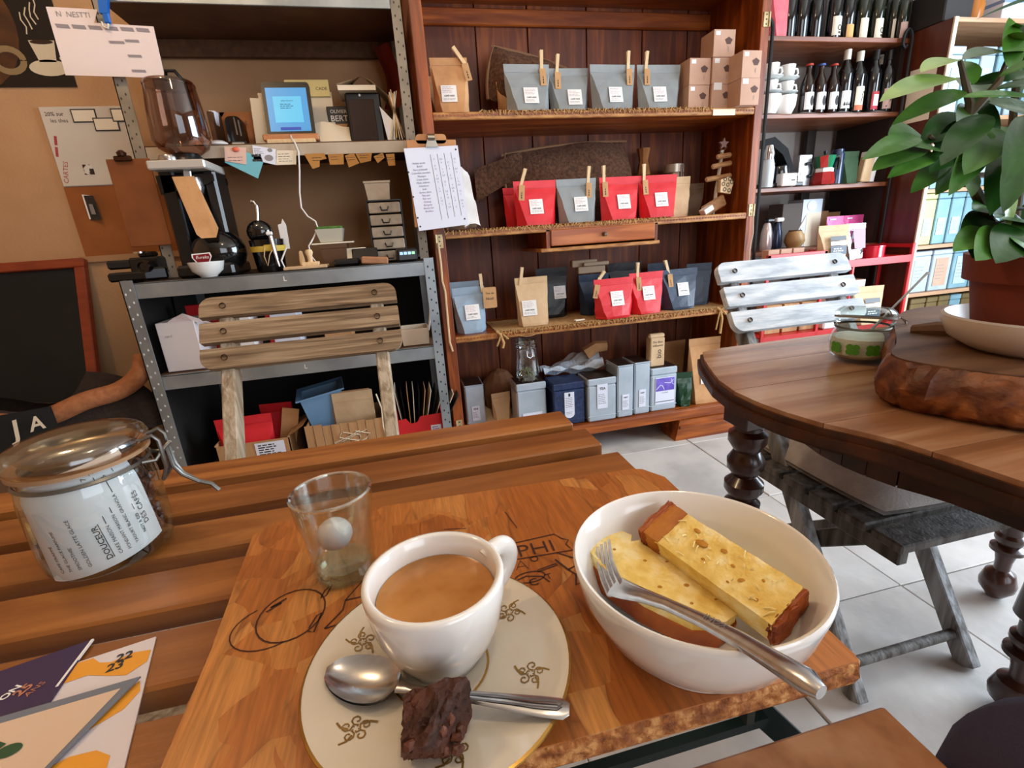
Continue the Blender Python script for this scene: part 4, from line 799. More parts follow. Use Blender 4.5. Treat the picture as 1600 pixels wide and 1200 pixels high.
make_pouch(NAVYP, .185, .178, .085, (1.24, 2.0, Z3), .05, 'large navy pouch right of the red ones on the lower shelf', lx=.005, lz=.5, ls=.056, seed=81, wob=.004)
# clothes pegs with price tags
pg = thing('clothes_peg', 'wooden clothes peg on the tall kraft pouch', 'clothes peg', (0, 0, 0), 0, 'clothes pegs')
for s in (-1, 1):
    part('jaw', G().prism([(s*.001, -.03), (s*.0035, -.03), (s*.0045, .0), (s*.007, .045), (s*.0035, .045), (s*.0012, .005)], -.006, .006, 'x' if 0 else 'y', Matrix.Rotation(radians(90), 4, 'Z')), PINW, pg)
part('spring', G().tube([(-.0075, 0, .006), (.0075, 0, .006)], .0042, 8), CHROME, pg, True)
TAG = mat('price_tag_card', '#b98a5b', '#c49868', scale=20, rough=.8)
tg = thing('price_tag', 'x', 'price tag', (0, 0, 0), 0, 'price tags')
part('card', G().box((0, 0, -.028), (.024, .0015, .058), .0005), TAG, tg); part('print', dashes(G(), (0, -.001, -.03), .04, .008, 1, (0, 0, 1), (-1, 0, 0), t=.5, words=6), INK, tg, fix=False)
PEGS = [(.318, 1.945, 1.611, -36, 1, 'the tall kraft pouch'), (.622, 1.955, 1.598, 2, 1, 'the first grey pouch'), (.690, 1.975, 1.592, 6, 1, 'the second grey pouch'), (.975, 1.955, 1.598, 2, 1, 'the third grey pouch'), (1.052, 1.955, 1.598, 5, 1, 'the rightmost grey pouch'),
        (.522, 1.95, 1.196, 20, 1, 'the leftmost red pouch'), (.80, 1.95, 1.193, 6, 1, 'the middle shelf grey pouch'), (.868, 1.95, 1.193, 0, 1, 'the red pouch right of the grey one'), (1.048, 1.95, 1.193, 0, 1, 'the rightmost red pouch'),
        (.325, 1.95, .805, -2, 0, 'the pale blue grey pouch'), (.494, 1.95, .818, 10, 0, 'the light kraft pouch'), (.826, 1.915, .785, 38, 1, 'the front red pouch'), (1.022, 1.945, .797, 2, 1, 'the red pouch behind the front one'), (1.178, 1.96, .797, -18, 1, 'the large navy pouch')]
for i, (x, y, z, a, tag, wh) in enumerate(PEGS):
    r = (0, radians(a), 0); l = 'wooden clothes peg on '+wh
    (dup(pg, (x, y+.04, z-.003), label=l, rot=r) if i else pg)
    if not i: pg.location = (x, y+.04, z-.003); pg.rotation_euler = r; pg['label'] = l
    if tag:
        q = (x-.016*sin(radians(a)), y+.0265, z-.022)
        rt_ = (radians(-6), radians(a*.4+rng()*4), 0); l = 'kraft price tag held by the peg on '+wh
        if i == 0: tg.location = q; tg.rotation_euler = rt_; tg['label'] = l
        else: dup(tg, q, label=l, rot=rt_)
t = thing('tag_card', 'square kraft tag with handwriting beside the pale blue grey pouch', 'tag', (.352, 1.965, .75))
part('card', G().prism(rrect(.056, .085, .006, 3), -.001, .001, 'y'), TAG, t); part('lettering', letters(letters(G(), 'Thé de', .016, (0, -.0016, .018), fit=.036), 'Noël', .016, (0, -.0016, -.004), fit=.03), INK, t, fix=False)
single('fallen_peg', G().box((0, 0, .004), (.05, .008, .007), .002, Matrix.Rotation(.25, 3, 'Z')).box((0, .006, .004), (.05, .008, .006), .002, Matrix.Rotation(-.1, 3, 'Z')), PAPERC, 'white clothes peg lying on the lower jute runner', 'clothes peg', (.735, 1.945, Z3)).name = 'white_clothes_peg'
# kraft tea boxes, right end of the top shelf
def teabox(x, y, z, label, w=.094, h=.0945, sm=PAPER, q=.014):
    t = thing('tea_box', label, 'box', (x, y, z), rng()*.03, 'kraft tea boxes')
    part('carton', G().bx(-w/2, w/2, 0, .09, .0, h-.001, .001), BOXK, t)
    part('emblem', G().add([(.018+.016*cos(radians(90+72*k))*(1.1 if k in (1, 4) else .85), -.0006, h*.58+.014*sin(radians(90+72*k))) for k in range(5)], [(0, 1, 2, 3, 4)]), mat('emblem_brown', '#5b4038', rough=.8) if 'emblem_brown' not in bpy.data.materials else bpy.data.materials['emblem_brown'], t, fix=False)
    part('sticker', G().add([(-w*.42, -.0008, h*.78), (-w*.42+q*1.4, -.0008, h*.78), (-w*.42+q*1.4, -.0008, h*.78+q), (-w*.42, -.0008, h*.78+q)], [(0, 1, 2, 3)]), sm, t, fix=False)
    part('print', dashes(G(), (.018, -.0007, h*.3), .02, .008, 2, (0, 0, 1), (1, 0, 0), t=.3, seed=int(x*99), words=2), INKG, t, fix=False)
for x, y, z, l, q in ((1.266, 1.955, 1.419, 'lower kraft tea box of the left column', .014), (1.267, 1.955, 1.5135, 'upper kraft tea box of the left column', .014), (1.364, 1.945, 1.419, 'bottom kraft tea box of the three high middle column', .026), (1.364, 1.947, 1.5135, 'middle kraft tea box of the three high column', .016), (1.362, 1.945, 1.608, 'topmost kraft tea box of all', .014), (1.432, 1.865, 1.419, 'lower kraft tea box at the far right by the cabinet post', .018), (1.433, 1.868, 1.5135, 'upper kraft tea box at the far right by the cabinet post', .014)):
    if x > 1.42: teabox(x, y, z, l, .085, q=q)
    else: teabox(x, y, z, l, q=q)
single('shelf_card', G().box((0, 0, 0), (.1, .002, .022)), PAPERC, 'cream price strip under the right end of the top shelf', 'price strip', (1.345, 1.897, 1.402))
t = thing('driftwood_tree', 'small driftwood fir tree ornament with a star at the right end of the middle shelf', 'ornament', (1.395, 1.99, 1.018))
part('trunk', G().tube([(-.01, 0, .0), (.0, 0, .1), (.012, 0, .2), (.018, 0, .26)], .008, 6), WEATHV, t)
for z, w, dx, a, hh in ((.035, .12, -.015, -25, .05), (.115, .1, .03, 0, .0), (.15, .13, .0, -6, .02), (.20, .1, .012, -8, .02), (.235, .075, .02, -6, .02)):
    if hh: part('branch', G().box((dx, -.01, z), (w, .014, hh), .006, Matrix.Rotation(radians(a), 3, 'Y')), mat('driftwood', '#8a5e38', '#a87a4e', scale=20, st=(1, 5, 5), rough=.8) if 'driftwood' not in bpy.data.materials else bpy.data.materials['driftwood'], t)
part('log_slice_bundle', G().prism([(.0, .09), (.05, .08), (.062, .13), (.04, .15), (-.0, .14)], -.03, -.012, 'y'), PINW, t)
g = G()
for x, z in ((.02, .1), (.042, .095), (.012, .122), (.034, .118), (.052, .128), (.02, .14), (.042, .141)): ribbon(g, arc(.007, 0, 360, 8, (x, z)), .003, (0, -.0312, 0), (1, 0, 0), (0, 0, 1))
part('ring_print', g, INK, t, fix=False)
part('star', G().prism([((.024 if k % 2 == 0 else .011)*sin(k*pi/5)+.022, .283+(.024 if k % 2 == 0 else .011)*cos(k*pi/5)) for k in range(10)], -.006, .006, 'y'), mat('mauve_star', '#8a6a66', rough=.7), t)
part('wire_hook', G().tube([(.0, 0, .25), (.02, -.012, .258), (.034, -.01, .27)], .002, 5), CHROME, t, True)
single('white_block', G().box((0, 0, .012), (.045, .04, .022), .002, Matrix.Rotation(-.5, 3, 'Y')), PAPER, 'small white block leaning at the foot of the driftwood tree', 'block', (1.325, 1.95, 1.026))
# ---------------------------------------------------------------- tins on the bottom shelf
def tin(w, d, h, x, y, label, body=TIN, lid=TIND, rz=0.0, sticker=None, overlap=True, cat='tin'):
    t = thing('tea_tin', label, cat, (x, y, Z4), rz)
    part('body', G().bx(-w/2, w/2, 0, d, 0, h*.84 if overlap else h-.004, .006), body, t)
    part('lid', G().bx(-w/2-.001, w/2+.001, -.001, d+.001, h*.84 if overlap else h-.006, h, .005), body, t)
    part('lid_top', G().bx(-w/2+.004, w/2-.004, .004, d-.004, h-.0005, h+.0012), lid, t)
    part('foot_bead', G().bx(-w/2-.0012, w/2+.0012, -.0012, d, h*.12, h*.135, .001), body, t)
    if sticker:
        sx, sz, sw, sh, lines = sticker
        p = part('sticker', G().bx(sx-sw/2, sx+sw/2, -.0028, -.0012, sz-sh/2, sz+sh/2), PAPERB, t)
        if lines: part('print', dashes(letters(G(), lines, .012, (sx, -.0032, sz+sh*.32), fit=min(sw*.6, .03), bold=.02), (sx, -.0032, sz-sh*.1), sw*.8, sh*.45, 6, t=.22, seed=int(x*50)), INK, p, fix=False)
    return t
tin(.088, .13, .205, .263, 2.06, 'slim grey tin at the left end of the bottom shelf', sticker=(.0, .07, .036, .07, 'thé'), overlap=False)
tq = tin(.135, .12, .215, .502, 1.95, 'square grey tin under the swing top jar', sticker=(.0, .055, .09, .045, ''))
part('lettering', letters(G(), 'MENTHE', .016, (0, -.0034, .055), fit=.042), INKV, tq, fix=False)
tn = tin(.148, .13, .20, .668, 1.925, 'navy patterned tin with rounded white label', body=TINN, lid=TINN, sticker=(.0, .105, .046, .105, ''))
g = G().add([(.023*cos(radians(a)), -.003, .055+.02*sin(radians(a))) for a in range(180, 361, 20)], [tuple(range(10))]); part('label_tip', g, PAPERB, tn, fix=False)
g = G(); g.add([(.007*cos(k*pi/4)*(1 if k % 2 else .6), -.0034, .145+.008*sin(k*pi/4)) for k in range(8)], [tuple(range(8))]); dashes(g, (0, -.0034, .11), .036, .05, 6, t=.22, seed=5); dashes(g, (0, -.0034, .06), .03, .014, 2, t=.2, seed=6); part('print', g, INK, tn, fix=False)
tin(.135, .13, .205, .822, 1.915, 'grey tin with a tall white label and T.E.A print', sticker=(.0, .12, .05, .115, 'TEA'))
tin(.078, .13, .25, .937, 1.918, 'first of two tall slim blue grey tins', sticker=(.0, .075, .034, .075, 'vert'), overlap=False)
tin(.078, .13, .252, 1.024, 1.924, 'second of two tall slim blue grey tins, next to the purple one', sticker=(.0, .08, .034, .085, 'noir'), overlap=False)
tp = tin(.132, .12, .212, 1.137, 1.928, 'tin with a purple and white label under a small kraft bag', sticker=(.004, .1, .098, .13, ''))
part('purple_field', G().bx(-.043, .051, -.0034, -.0028, .10, .162), mat('violet_print', '#5b45b5', '#7b67cc', scale=30, rough=.5), tp)
g = G(); ribbon(g, [(-.04, .11), (-.02, .13), (-.01, .125), (.0, .105)], .003, (0, -.0037, 0), (1, 0, 0), (0, 0, 1)); ribbon(g, [(.0, .14), (.03, .135), (.045, .15)], .003, (0, -.0037, 0), (1, 0, 0), (0, 0, 1)); ribbon(g, [(.035, .155), (.04, .13), (.05, .125)], .002, (0, -.0037, 0), (1, 0, 0), (0, 0, 1)); part('petal_lines', g, PAPERB, tp, fix=False)
part('lettering', letters(G(), 'LAVANDE', .012, (.004, -.0034, .09), fit=.03), INK, tp, fix=False); part('print_line', G().bx(-.043, .051, -.0034, -.0028, .046, .049), INK, tp)
t = thing('small_kraft_bag', 'small rolled kraft bag with handwriting on the purple labelled tin', 'paper bag', (1.113, 1.975, Z4+.2135))
part('bag', G().box((0, 0, .068), (.072, .045, .136), .004), KRAFTL, t); part('rolled_top', G().box((0, -.004, .143), (.078, .026, .02), .006), KRAFTL, t)
g = G(); letters(g, 'Thé Bleu', .016, (-.002, -.0232, .116), fit=.05, shear=.2); letters(g, 'infusion', .014, (0, -.0232, .1), fit=.05, shear=.2); letters(g, 'bio', .02, (.008, -.0232, .06), (0, 0, 1), (-1, 0, 0), fit=.04); part('lettering', g, INK, t, fix=False)
make_pouch(GRNP, .075, .165, .06, (1.262, 1.96, Z4), -.2, 'shiny dark green pouch beside the big kraft bag', seed=91, lab=False, wob=.006)
make_pouch(KRAFT, .165, .315, .1, (1.378, 1.985, Z4), -.05, 'big kraft bag at the right end of the bottom shelf', lx=.005, lz=.43, ls=.075, seed=92, fold=.88, nar=.8, brand='CAFÉ VADE')
make_pouch(KRAFT, .2, .27, .07, (1.29, 2.16, Z4), .05, 'large kraft bag standing in the dark behind the green pouch', seed=93, lab=False)
make_pouch(KRAFTL, .09, .15, .05, (.385, 2.07, Z4), .1, 'small kraft pouch between the two grey tins on the left', seed=94, lab=False)
single('crumpled_bag', G().sheet(lambda u, v: (.3+.16*u, 2.0+.18*v, Z4+.006+.04*v+.02*sin(7*u)*v), 8, 6), KRAFTL, 'crumpled kraft bag lying between the two left tins', 'paper bag', smooth=True)
single('brown_wrapped_bag', G().ell((.40, 2.17, Z4+.12), (.09, .06, .12), 12), mat('brown_wrap_dark', '#6b3f1f', '#7d5230', scale=20, rough=.8, bump=.5), 'brown paper bundle behind the small kraft pouch on the bottom shelf', 'bundle')
R = random.Random(4)
def foil(u, v):
    return (.60+.30*u, 2.03+.16*v, Z4+.214+.05*u*v+.016*sin(6*u+4*v)*(.3+v)+.006*sin(21*u+8*v)+.014*cos(17*v))
single('foil_bag', G().sheet(foil, 22, 12), FOIL, 'crumpled silver foil bag lying across the navy and grey tins', 'foil bag')
single('kraft_bag_end', G().tube([(.83, 2.13, Z4+.27), (.88, 2.12, Z4+.30), (.93, 2.11, Z4+.30)], [.035, .03, .025], 8), KRAFT, 'kraft bag end sticking up behind the foil bag', 'paper bag', smooth=True)
# swing top jar on the tin
t = thing('swing_top_jar', 'tall clear swing top jar with dried leaves on the square grey tin', 'jar', (.505, 2.005, Z4+.2165))
part('glass', G().lathe([(0, .002), (.046, .002), (.052, .01), (.052, .05), (.047, .11), (.043, .145), (.046, .15)], n=24), glass('clear_jar_glass', '#f2f7f7', .10, .7), t, True)
part('lid', G().lathe([(.046, .153), (.05, .156), (.049, .168), (.046, .17), (.045, .185), (0, .186)], n=24), glass('clear_lid_glass', '#dfeaea', .22, .8), t, True)
part('wire', G().lathe([(.048, .15), (.0505, .152), (.048, .154)], n=24).tube([(-.012, -.05, .15), (-.012, -.055, .12), (0, -.056, .112), (.012, -.055, .12), (.012, -.05, .15)], .0018, 6).tube([(-.006, -.051, .165), (-.008, -.056, .135), (.008, -.056, .135), (.006, -.051, .165)], .0016, 6), CHROME, t, True)
g = G(); R = random.Random(3)
for k in range(46):
    a = R.uniform(0, 6.28); rr = .043*sqrt(R.random()); p = Vector((rr*cos(a), rr*sin(a), R.uniform(.006, .045)))
    q = Vector((R.uniform(-1, 1), R.uniform(-1, 1), R.uniform(-.6, .6))).normalized()*.013; g.tube([p-q, p+Vector((0, 0, .004)), p+q], [.001, .003, .001], 5, flat=.4)
part('dried_leaves', g, mat('dried_leaf', '#5f6a35', '#8b9152', scale=40, rough=.8), t, kind='stuff')
# clipboard with stock list hung on the left cabinet post
t = thing('stock_list_clipboard', 'clipboard with a handwritten stock list hung on the left cabinet post', 'clipboard', (.165, 1.84, 1.17)); t.rotation_euler = (0, radians(1), 0)
part('board', G().box((0, .006, .01), (.17, .004, .285), .003).prism(rrect(.105, .03, .012, 3, c=(0, .155)), .004, .008, 'y'), mat('hardboard_light', '#b97f4e', '#c48d5c', scale=14, rough=.6), t)
part('clip', G().prism([(-.022, .128), (.022, .128), (.012, .155), (-.012, .155)], -.008, .004, 'y').lathe([(0, -.012), (.012, -.012), (.012, .012), (0, .012)], n=12, T=Matrix.Translation((0, -.002, .158)) @ Matrix.Rotation(radians(90), 4, 'Y')), mat('clip_nickel', '#8d8577', rough=.25, metal=.9), t, True)
K = [(-.096, .125), (.09, .133), (.108, -.13), (-.072, -.145)]
part('sheet', G().prism(K, -.0015, 0, 'y'), PAPERB, t)
gb = G(); gp = G(); gg = G()
names = ['Kenya sunda', 'Brésil', 'Peru pichanaki', 'Colombie excelsso', 'Mexique', 'Costa dulce', 'Moka sidamo', 'Honduras', 'Inde', 'Santos doce'] ; pn = ['Thé noir', 'Thé vert', 'Oolong', 'Earl grey', 'Sencha bio', 'Rooibos']
for i, n in enumerate(names+pn):
    z = .078-.0105*i; x = -.05+.0014*i; letters(gb if i < 10 else gp, n, .0085, (x, -.002, z), (1, 0, .05), (-.05, 0, 1), shear=.2)
    for c in range(4):
        if (i*5+c*3) % 7 < 5: letters(gg, ('4', '2,5', '6', '12', 'L')[(i+c) % 5], .008, (.003+.024*c+.0012*i, -.002, z+.012), (1, 0, .05), (-.05, 0, 1))
part('lettering', gb, mat('ink_black_blue', '#4d5878'), t, fix=False); part('purple_lettering', gp, INKV, t, fix=False); part('figures', gg, mat('ink_grey', '#6f7690'), t, fix=False)
g = G()
for c in range(4): ribbon(g, [(-.008+.024*c, .105+.002*c), (.013+.024*c, -.11+.004*c)], .0012, (0, -.002, 0), (1, 0, 0), (0, 0, 1))
for x, z in ((-.088, .05), (-.08, -.03), (-.072, -.10), (-.066, -.13), (.096, -.11), (.082, .12)): g.add([(x+.0032*cos(a*pi/4), -.002, z+.0032*sin(a*pi/4)) for a in range(8)], [tuple(range(8))])
part('rule_lines', g, INK, t, fix=False)
single('paper_scraps', G().sheet(lambda u, v: (.262+.03*u+.03*u*(1-v), 1.87+.02*v, 1.03+.2*v+.012*sin(14*v+3*u)), 3, 12), PAPER, 'rumpled white paper strips hanging behind the stock list', 'paper', smooth=True)
single('white_receipts', G().sheet(lambda u, v: (.2+.12*u, 1.93+.1*v, 1.018+.035*abs(sin(5*u+3*v))+.002), 10, 6), PAPER, 'heap of white receipts at the left end of the middle shelf', 'paper', smooth=True)
# ================================================================ BOTTLE SHELVES
t = thing('bottle_shelf', 'reddish wooden bottle shelving with black iron posts right of the cabinet', 'shelving', (0, 0, 0))
WSH = mat('bottle_shelf_wood', '#6b3a22', '#8f5536', scale=4, st=(.8, 8, 8), rough=.4, c3='#7c4529', dist=.6)
for z in (1.85, 1.50, 1.14, .80, .42, .10):
    part('shelf', G().bx(1.93, 2.83, 2.42, 2.80, z-.022, z, .002), WSH, t)
for x, zt_ in ((1.945, 1.86), (2.805, 1.83)):
    pts = [(x, 2.40, 0), (x, 2.40, zt_)]+[(x-.028+.028*cos(radians(a)), 2.40, zt_+.045*sin(radians(a))*1.2) for a in range(15, 200, 20)]+[(x-.052, 2.40, zt_-.02), (x-.04, 2.40, zt_-.035), (x-.028, 2.40, zt_-.02)]
    part('iron_post', G().tube(pts, .0085, 8), IRON, t, True)
part('rear_upright', G().bx(1.93, 1.96, 2.77, 2.80, 0, 2.2).bx(2.56, 2.62, 2.77, 2.80, 0, 2.2).bx(2.80, 2.83, 2.45, 2.80, 0, 2.2), mat('dark_upright', '#2a1a12', rough=.6), t)
for z, x1 in ((1.5005, 2.77), (1.1405, 2.78)):
    single('shelf_liner', G().sheet(lambda u, v: (1.95+(x1-1.95)*u, 2.412+.3*v, z+.003+.003*sin(23*u)*(1-v)-.006*(v < .01)*abs(sin(11*u))), 40, 4), LINEN, 'white paper liner on the %s bottle shelf' % ('second' if z > 1.3 else 'third'), 'liner', smooth=True)
BG = mat('dark_bottle_glass', '#0a0d10', rough=.06, coat=.5); BGG = mat('dark_green_bottle_glass', '#161c10', rough=.08, coat=.4); BEERG = mat('brown_beer_glass', '#1e0d07', rough=.08, coat=.4)
def bottle(x, z, y, label, h=.30, r=.037, body=BG, cap=None, capm=None, lab=None, labm=PAPERC, marks=None, group=None, name='wine_bottle', beer=False):
    t = thing(name, label, 'bottle', (x, y, z), rng()*.1, group)
    if beer: prof = [(0, .004), (r*.9, 0), (r, .006), (r, h*.55), (r*.92, h*.64), (r*.42, h*.82), (r*.4, h*.955), (r*.46, h*.96), (r*.44, h), (0, h)]
    else: prof = [(0, .004), (r*.9, 0), (r, .006), (r, h*.60), (r*.93, h*.665), (r*.55, h*.76), (r*.40, h*.82), (r*.38, h*.965), (r*.43, h*.968), (r*.43, h*.99), (0, h)]
    part('glass', G().lathe(prof, n=20), body, t, True)
    if cap: part('cap', G().lathe([(r*.42, h*(1-cap)), (r*.46, h*(1-cap)), (r*.47, h*.995), (0, h*1.004)] if not beer else [(r*.5, h*.97), (r*.56, h*.975), (r*.52, h*1.01), (0, h*1.012)], n=14), capm, t, True)
    if lab:
        z0, z1, w = lab; a = w/r/2
        part('label', G().lathe([(r+.0006, z0), (r+.0006, z1)], n=12, a0=-pi/2-a, a1=-pi/2+a), labm, t, True)
        if marks: part('print', marks(G(), r+.0014, (z0+z1)/2, z1-z0), INKR if marks is m_stroke else INK, t, fix=False)
    return t
def cyl(g, poly, r, zc_, da=0):
    return g.add([(r*sin(x/r+da), -r*cos(x/r+da), zc_+z) for x, z in poly], [tuple(range(len(poly)))])
def m_ring(g, r, z, h):
    g2 = G(); ribbon(g2, arc(.011, 0, 360, 14), .005); 
    n = len(g.v); g.v += [(r*sin((p[0]+.012)/r), -r*cos((p[0]+.012)/r), z-h*.1+p[1]) for p in g2.v]; g.f += [tuple(i+n for i in f) for f in g2.f]
    cyl(g, [(.004, -h*.42), (.02, -h*.42), (.02, -h*.3), (.004, -h*.3)], r, z); return g
def m_line(g, r, z, h): 
    for k in range(3): cyl(g, [(-.02, -h*.3+h*.2*k), (.02, -h*.2+h*.2*k), (.02, -h*.18+h*.2*k), (-.02, -h*.28+h*.2*k)], r, z)
    return g
def m_oval(g, r, z, h): return g.sheet(lambda u, v: (r*sin((.010+.013*(2*u-1)*sqrt(max(0, 1-(2*v-1)**2)))/r), -r*cos((.010+.013*(2*u-1)*sqrt(max(0, 1-(2*v-1)**2)))/r), z+.026*(2*v-1)), 6, 10)
def m_script(g, r, z, h):
    for k in range(4): cyl(g, [(-.024+.013*k, -h*.32), (-.018+.013*k, -h*.1), (-.012+.013*k, -h*.3), (-.016+.013*k, -h*.36)], r, z)
    return g
def m_branch(g, r, z, h): cyl(g, [(-.018, -h*.4), (.004, -h*.1), (.014, h*.3), (.018, h*.3), (.01, -h*.1), (-.012, -h*.42)], r, z); return cyl(g, [(.004, h*.1), (.024, h*.25), (.022, h*.3), (.004, h*.17)], r, z)
def m_stroke(g, r, z, h): cyl(g, [(-.024, -h*.2), (0, -.0), (.018, h*.12), (.022, -h*.02), (-.004, -h*.16), (-.02, -h*.3)], r, z); return g
TANL = mat('tan_label', '#cf9f62', rough=.7); PINKL = mat('pink_label', '#c9a79c', rough=.7); WHC = mat('white_wax_cap', '#d8d3c4', rough=.45)
y1 = 2.49
for i, (x, lb, lm, mk_, d) in enumerate(((2.382, (.02, .105, .055), PAPERC, m_ring, 'cream ring label, first labelled bottle of the top row'), (2.462, (.004, .07, .052), TANL, None, 'low tan label on the top bottle shelf'), (2.552, (.004, .10, .05), PAPERC, m_line, 'cream label with slanting lines on the top bottle shelf'), (2.648, (.01, .10, .058), PAPERC, m_ring, 'cream ring label, third bottle from the right in the top row'), (2.762, (.01, .10, .055), PAPERC, m_ring, 'cream ring label, left of the last pair in the top row'))):
    bottle(x, 1.85, y1, 'dark wine bottle with '+d, body=BGG if i > 1 else BG, lab=lb, labm=lm, marks=mk_, group='wine bottles in the top row')
bottle(2.79, 1.85, y1+.1, 'dark wine bottle with ring label standing back at the right end of the top row', body=BGG, lab=(.01, .10, .06), marks=m_ring, group='wine bottles in the top row')
bottle(2.745, 1.85, y1+.16, 'dark wine bottle in the second rank near the right end of the top row', body=BGG, group='wine bottles in the top row')
bottle(2.775, 1.85, 2.45, 'bottle with a low pinkish label at the very end of the top row', body=BGG, r=.03, h=.26, lab=(.002, .075, .05), labm=PINKL, group='wine bottles in the top row')
for i, x in enumerate((2.13, 2.205, 2.292)): bottle(x, 1.85, y1+.03, 'unlabelled dark wine bottle in the top row, %s from the pink packet' % ('first', 'second', 'third')[i], group='wine bottles in the top row')
make_pouch(mat('coral_packet', '#d8505e', '#e3747c', scale=10, rough=.5), .1, .24, .06, (2.04, 2.48, 1.85), 0, 'coral pink packet at the left end of the top bottle shelf', lab=False, seed=5)
CAPR = mat('red_crown_cap', '#b33a2c', rough=.4); CAPB = mat('blue_crown_cap', '#3c5a9a', rough=.4)
for x, cm, d, i in ((2.245, CAPR, 'red cap, nearest the cups', 0), (2.322, CAPB, 'blue cap', 1), (2.402, CAPR, 'red cap, nearest the wine bottles', 2)):
    bottle(x, 1.505, 2.47, 'brown beer bottle with '+d, h=.235, r=.0345, body=BEERG, cap=.05, capm=cm, lab=(.018, .10, .062), labm=PAPER, marks=m_oval, group='beer bottles', name='beer_bottle', beer=True)
for x, h, cm, lb, lm, mk_, d in ((2.478, .305, WHC, (.02, .105, .068), PAPER, m_script, 'white wax neck and white scribbled label'), (2.562, .298, WHC, (.01, .125, .056), PAPERC, m_branch, 'white wax neck and cream label with an orange foot'), (2.665, .305, IRON, (.012, .10, .05), mat('red_border_label', '#b3313c', rough=.6), None, 'red bordered white label'), (2.755, .305, BLACK, (.015, .115, .062), PINKL, m_branch, 'pinkish label with a curved branch'), (2.76, .31, WHC, (.02, .115, .06), PINKL, m_stroke, 'white neck and red brush stroke label behind the right end')):
    b = bottle(x if 'behind' not in d else 2.79, 1.505, 2.47 if 'behind' not in d else 2.56, 'dark wine bottle with '+d, h=h, cap=.16, capm=cm, lab=lb, labm=lm, marks=mk_, group='wine bottles in the second row')
    if 'red bordered' in d: part('label_field', G().lathe([(.0385, .03), (.0385, .085)], n=8, a0=-pi/2-.42, a1=-pi/2+.42), PAPER, b, True)
    if 'orange foot' in d: part('label_foot', G().lathe([(.0385, .01), (.0385, .035)], n=8, a0=-pi/2-.75, a1=-pi/2+.75), mat('orange_print', '#c86a48', rough=.7), b, True)
def cup(x, y, z, label, r=.042, h=.06, saucer=True, group='stacked cups', cm=CERAM):
    t = thing('stacked_cup', label, 'cup', (x, y, z), 0, group)
    part('cup', G().lathe([(0, .0), (r*.6, 0), (r*.62, .004), (r*.9, h*.45), (r, h), (r*.94, h), (r*.84, h*.45), (r*.5, .008), (0, .007)], n=20), cm, t, True)
    part('handle', G().tube([(r*.92, -.005, h*.8), (r*1.35, -.008, h*.78), (r*1.5, -.008, h*.5), (r*1.25, -.006, h*.28), (r*.85, -.004, h*.3)], .005, 8), cm, t, True)
    return t
def saucer_at(x, y, z, label, r=.062): single('stacked_saucer', G().lathe([(0, 0), (r*.55, 0), (r, .014), (r, .017), (r*.55, .004), (0, .004)], n=24), mat('grey_white_glaze', '#c9cfcd', rough=.15, coat=.4) if 'grey_white_glaze' not in bpy.data.materials else bpy.data.materials['grey_white_glaze'], label, 'saucer', (x, y, z), group='stacked saucers', smooth=True)
for x, y, s in ((2.01, 2.47, 'left'), (2.125, 2.49, 'right')):
    single('cup_stand_bowl', G().lathe([(0, 0), (.04, 0), (.058, .04), (.062, .09), (.058, .09), (.04, .006), (0, .005)], n=20), CERAM, 'white bowl at the foot of the %s stack of cups' % s, 'bowl', (x, y, 1.505), smooth=True).name = 'white_bowl'
    saucer_at(x, y, 1.597, 'pale saucer under the lower cup of the %s stack' % s)
    cup(x, y, 1.602, 'lower white cup of the %s stack on the bottle shelf' % s)
    saucer_at(x, y, 1.664, 'pale saucer between the two cups of the %s stack' % s)
    cup(x, y, 1.669, 'upper white cup of the %s stack on the bottle shelf' % s, h=.07)
# ---------------------------------------------------------------- third shelf (z 1.14): coffee makers
z3 = 1.144
t = thing('drip_coffee_machine', 'black drip coffee machine with an arched side at the left of the third shelf', 'coffee machine', (2.09, 2.52, z3))
part('arch', G().prism([(-.09, .24), (.0, .26), (.09, .2), (.15, .08), (.16, 0), (.13, 0), (.12, .08), (.06, .17), (-.01, .215), (-.09, .2)], -.03, .05, 'y'), mat('matt_black', '#0b0b0c', rough=.7, spec=.2), t)
part('base', G().box((.06, .0, .012), (.24, .14, .022), .004), BLACK, t); part('carafe', G().lathe([(0, .02), (.05, .022), (.06, .06), (.05, .11), (.03, .125), (0, .125)], (.07, 0, 0), 20), BLACKG, t, True)
part('buttons', G().box((.115, -.075, .06), (.016, .01, .016), .002).box((.135, -.075, .06), (.014, .01, .016), .002).box((.153, -.075, .06), (.014, .01, .016), .002), PAPER, t)
t = thing('cream_carton', 'small cream box in front of the drip coffee machine', 'box', (2.145, 2.44, z3)); part('box', G().box((0, 0, .034), (.1, .05, .066), .006), mat('cream_box', '#cfc3ba', rough=.5), t); part('print', G().bx(.01, .034, -.0262, -.0255, .028, .033), INK, t)
t = thing('clear_kettle', 'glass and silver water jug by the left iron post', 'jug', (2.02, 2.44, z3)); part('jug', G().lathe([(0, 0), (.03, 0), (.034, .1), (.026, .14), (0, .14)], n=16), mat('pale_jug', '#c8d4da', rough=.2), t, True); part('top', G().lathe([(0, .14), (.028, .14), (.03, .17), (.02, .21), (0, .215)], n=16), CHROME, t, True)
t = thing('silver_flask', 'flat silver box with a black handle on the third shelf', 'flask', (2.31, 2.52, z3)); part('body', G().box((0, 0, .083), (.085, .05, .165), .004), mat('silver_box', '#b7babd', rough=.3, metal=.5), t); part('handle', G().tube([(.0, -.03, .115), (.03, -.034, .12), (.045, -.034, .09), (.04, -.032, .055), (.02, -.03, .05)], .009, 8), BLACK, t, True)
t = thing('moka_pot', 'red white and green moka coffee pot on the third shelf', 'moka pot', (2.41, 2.47, z3))
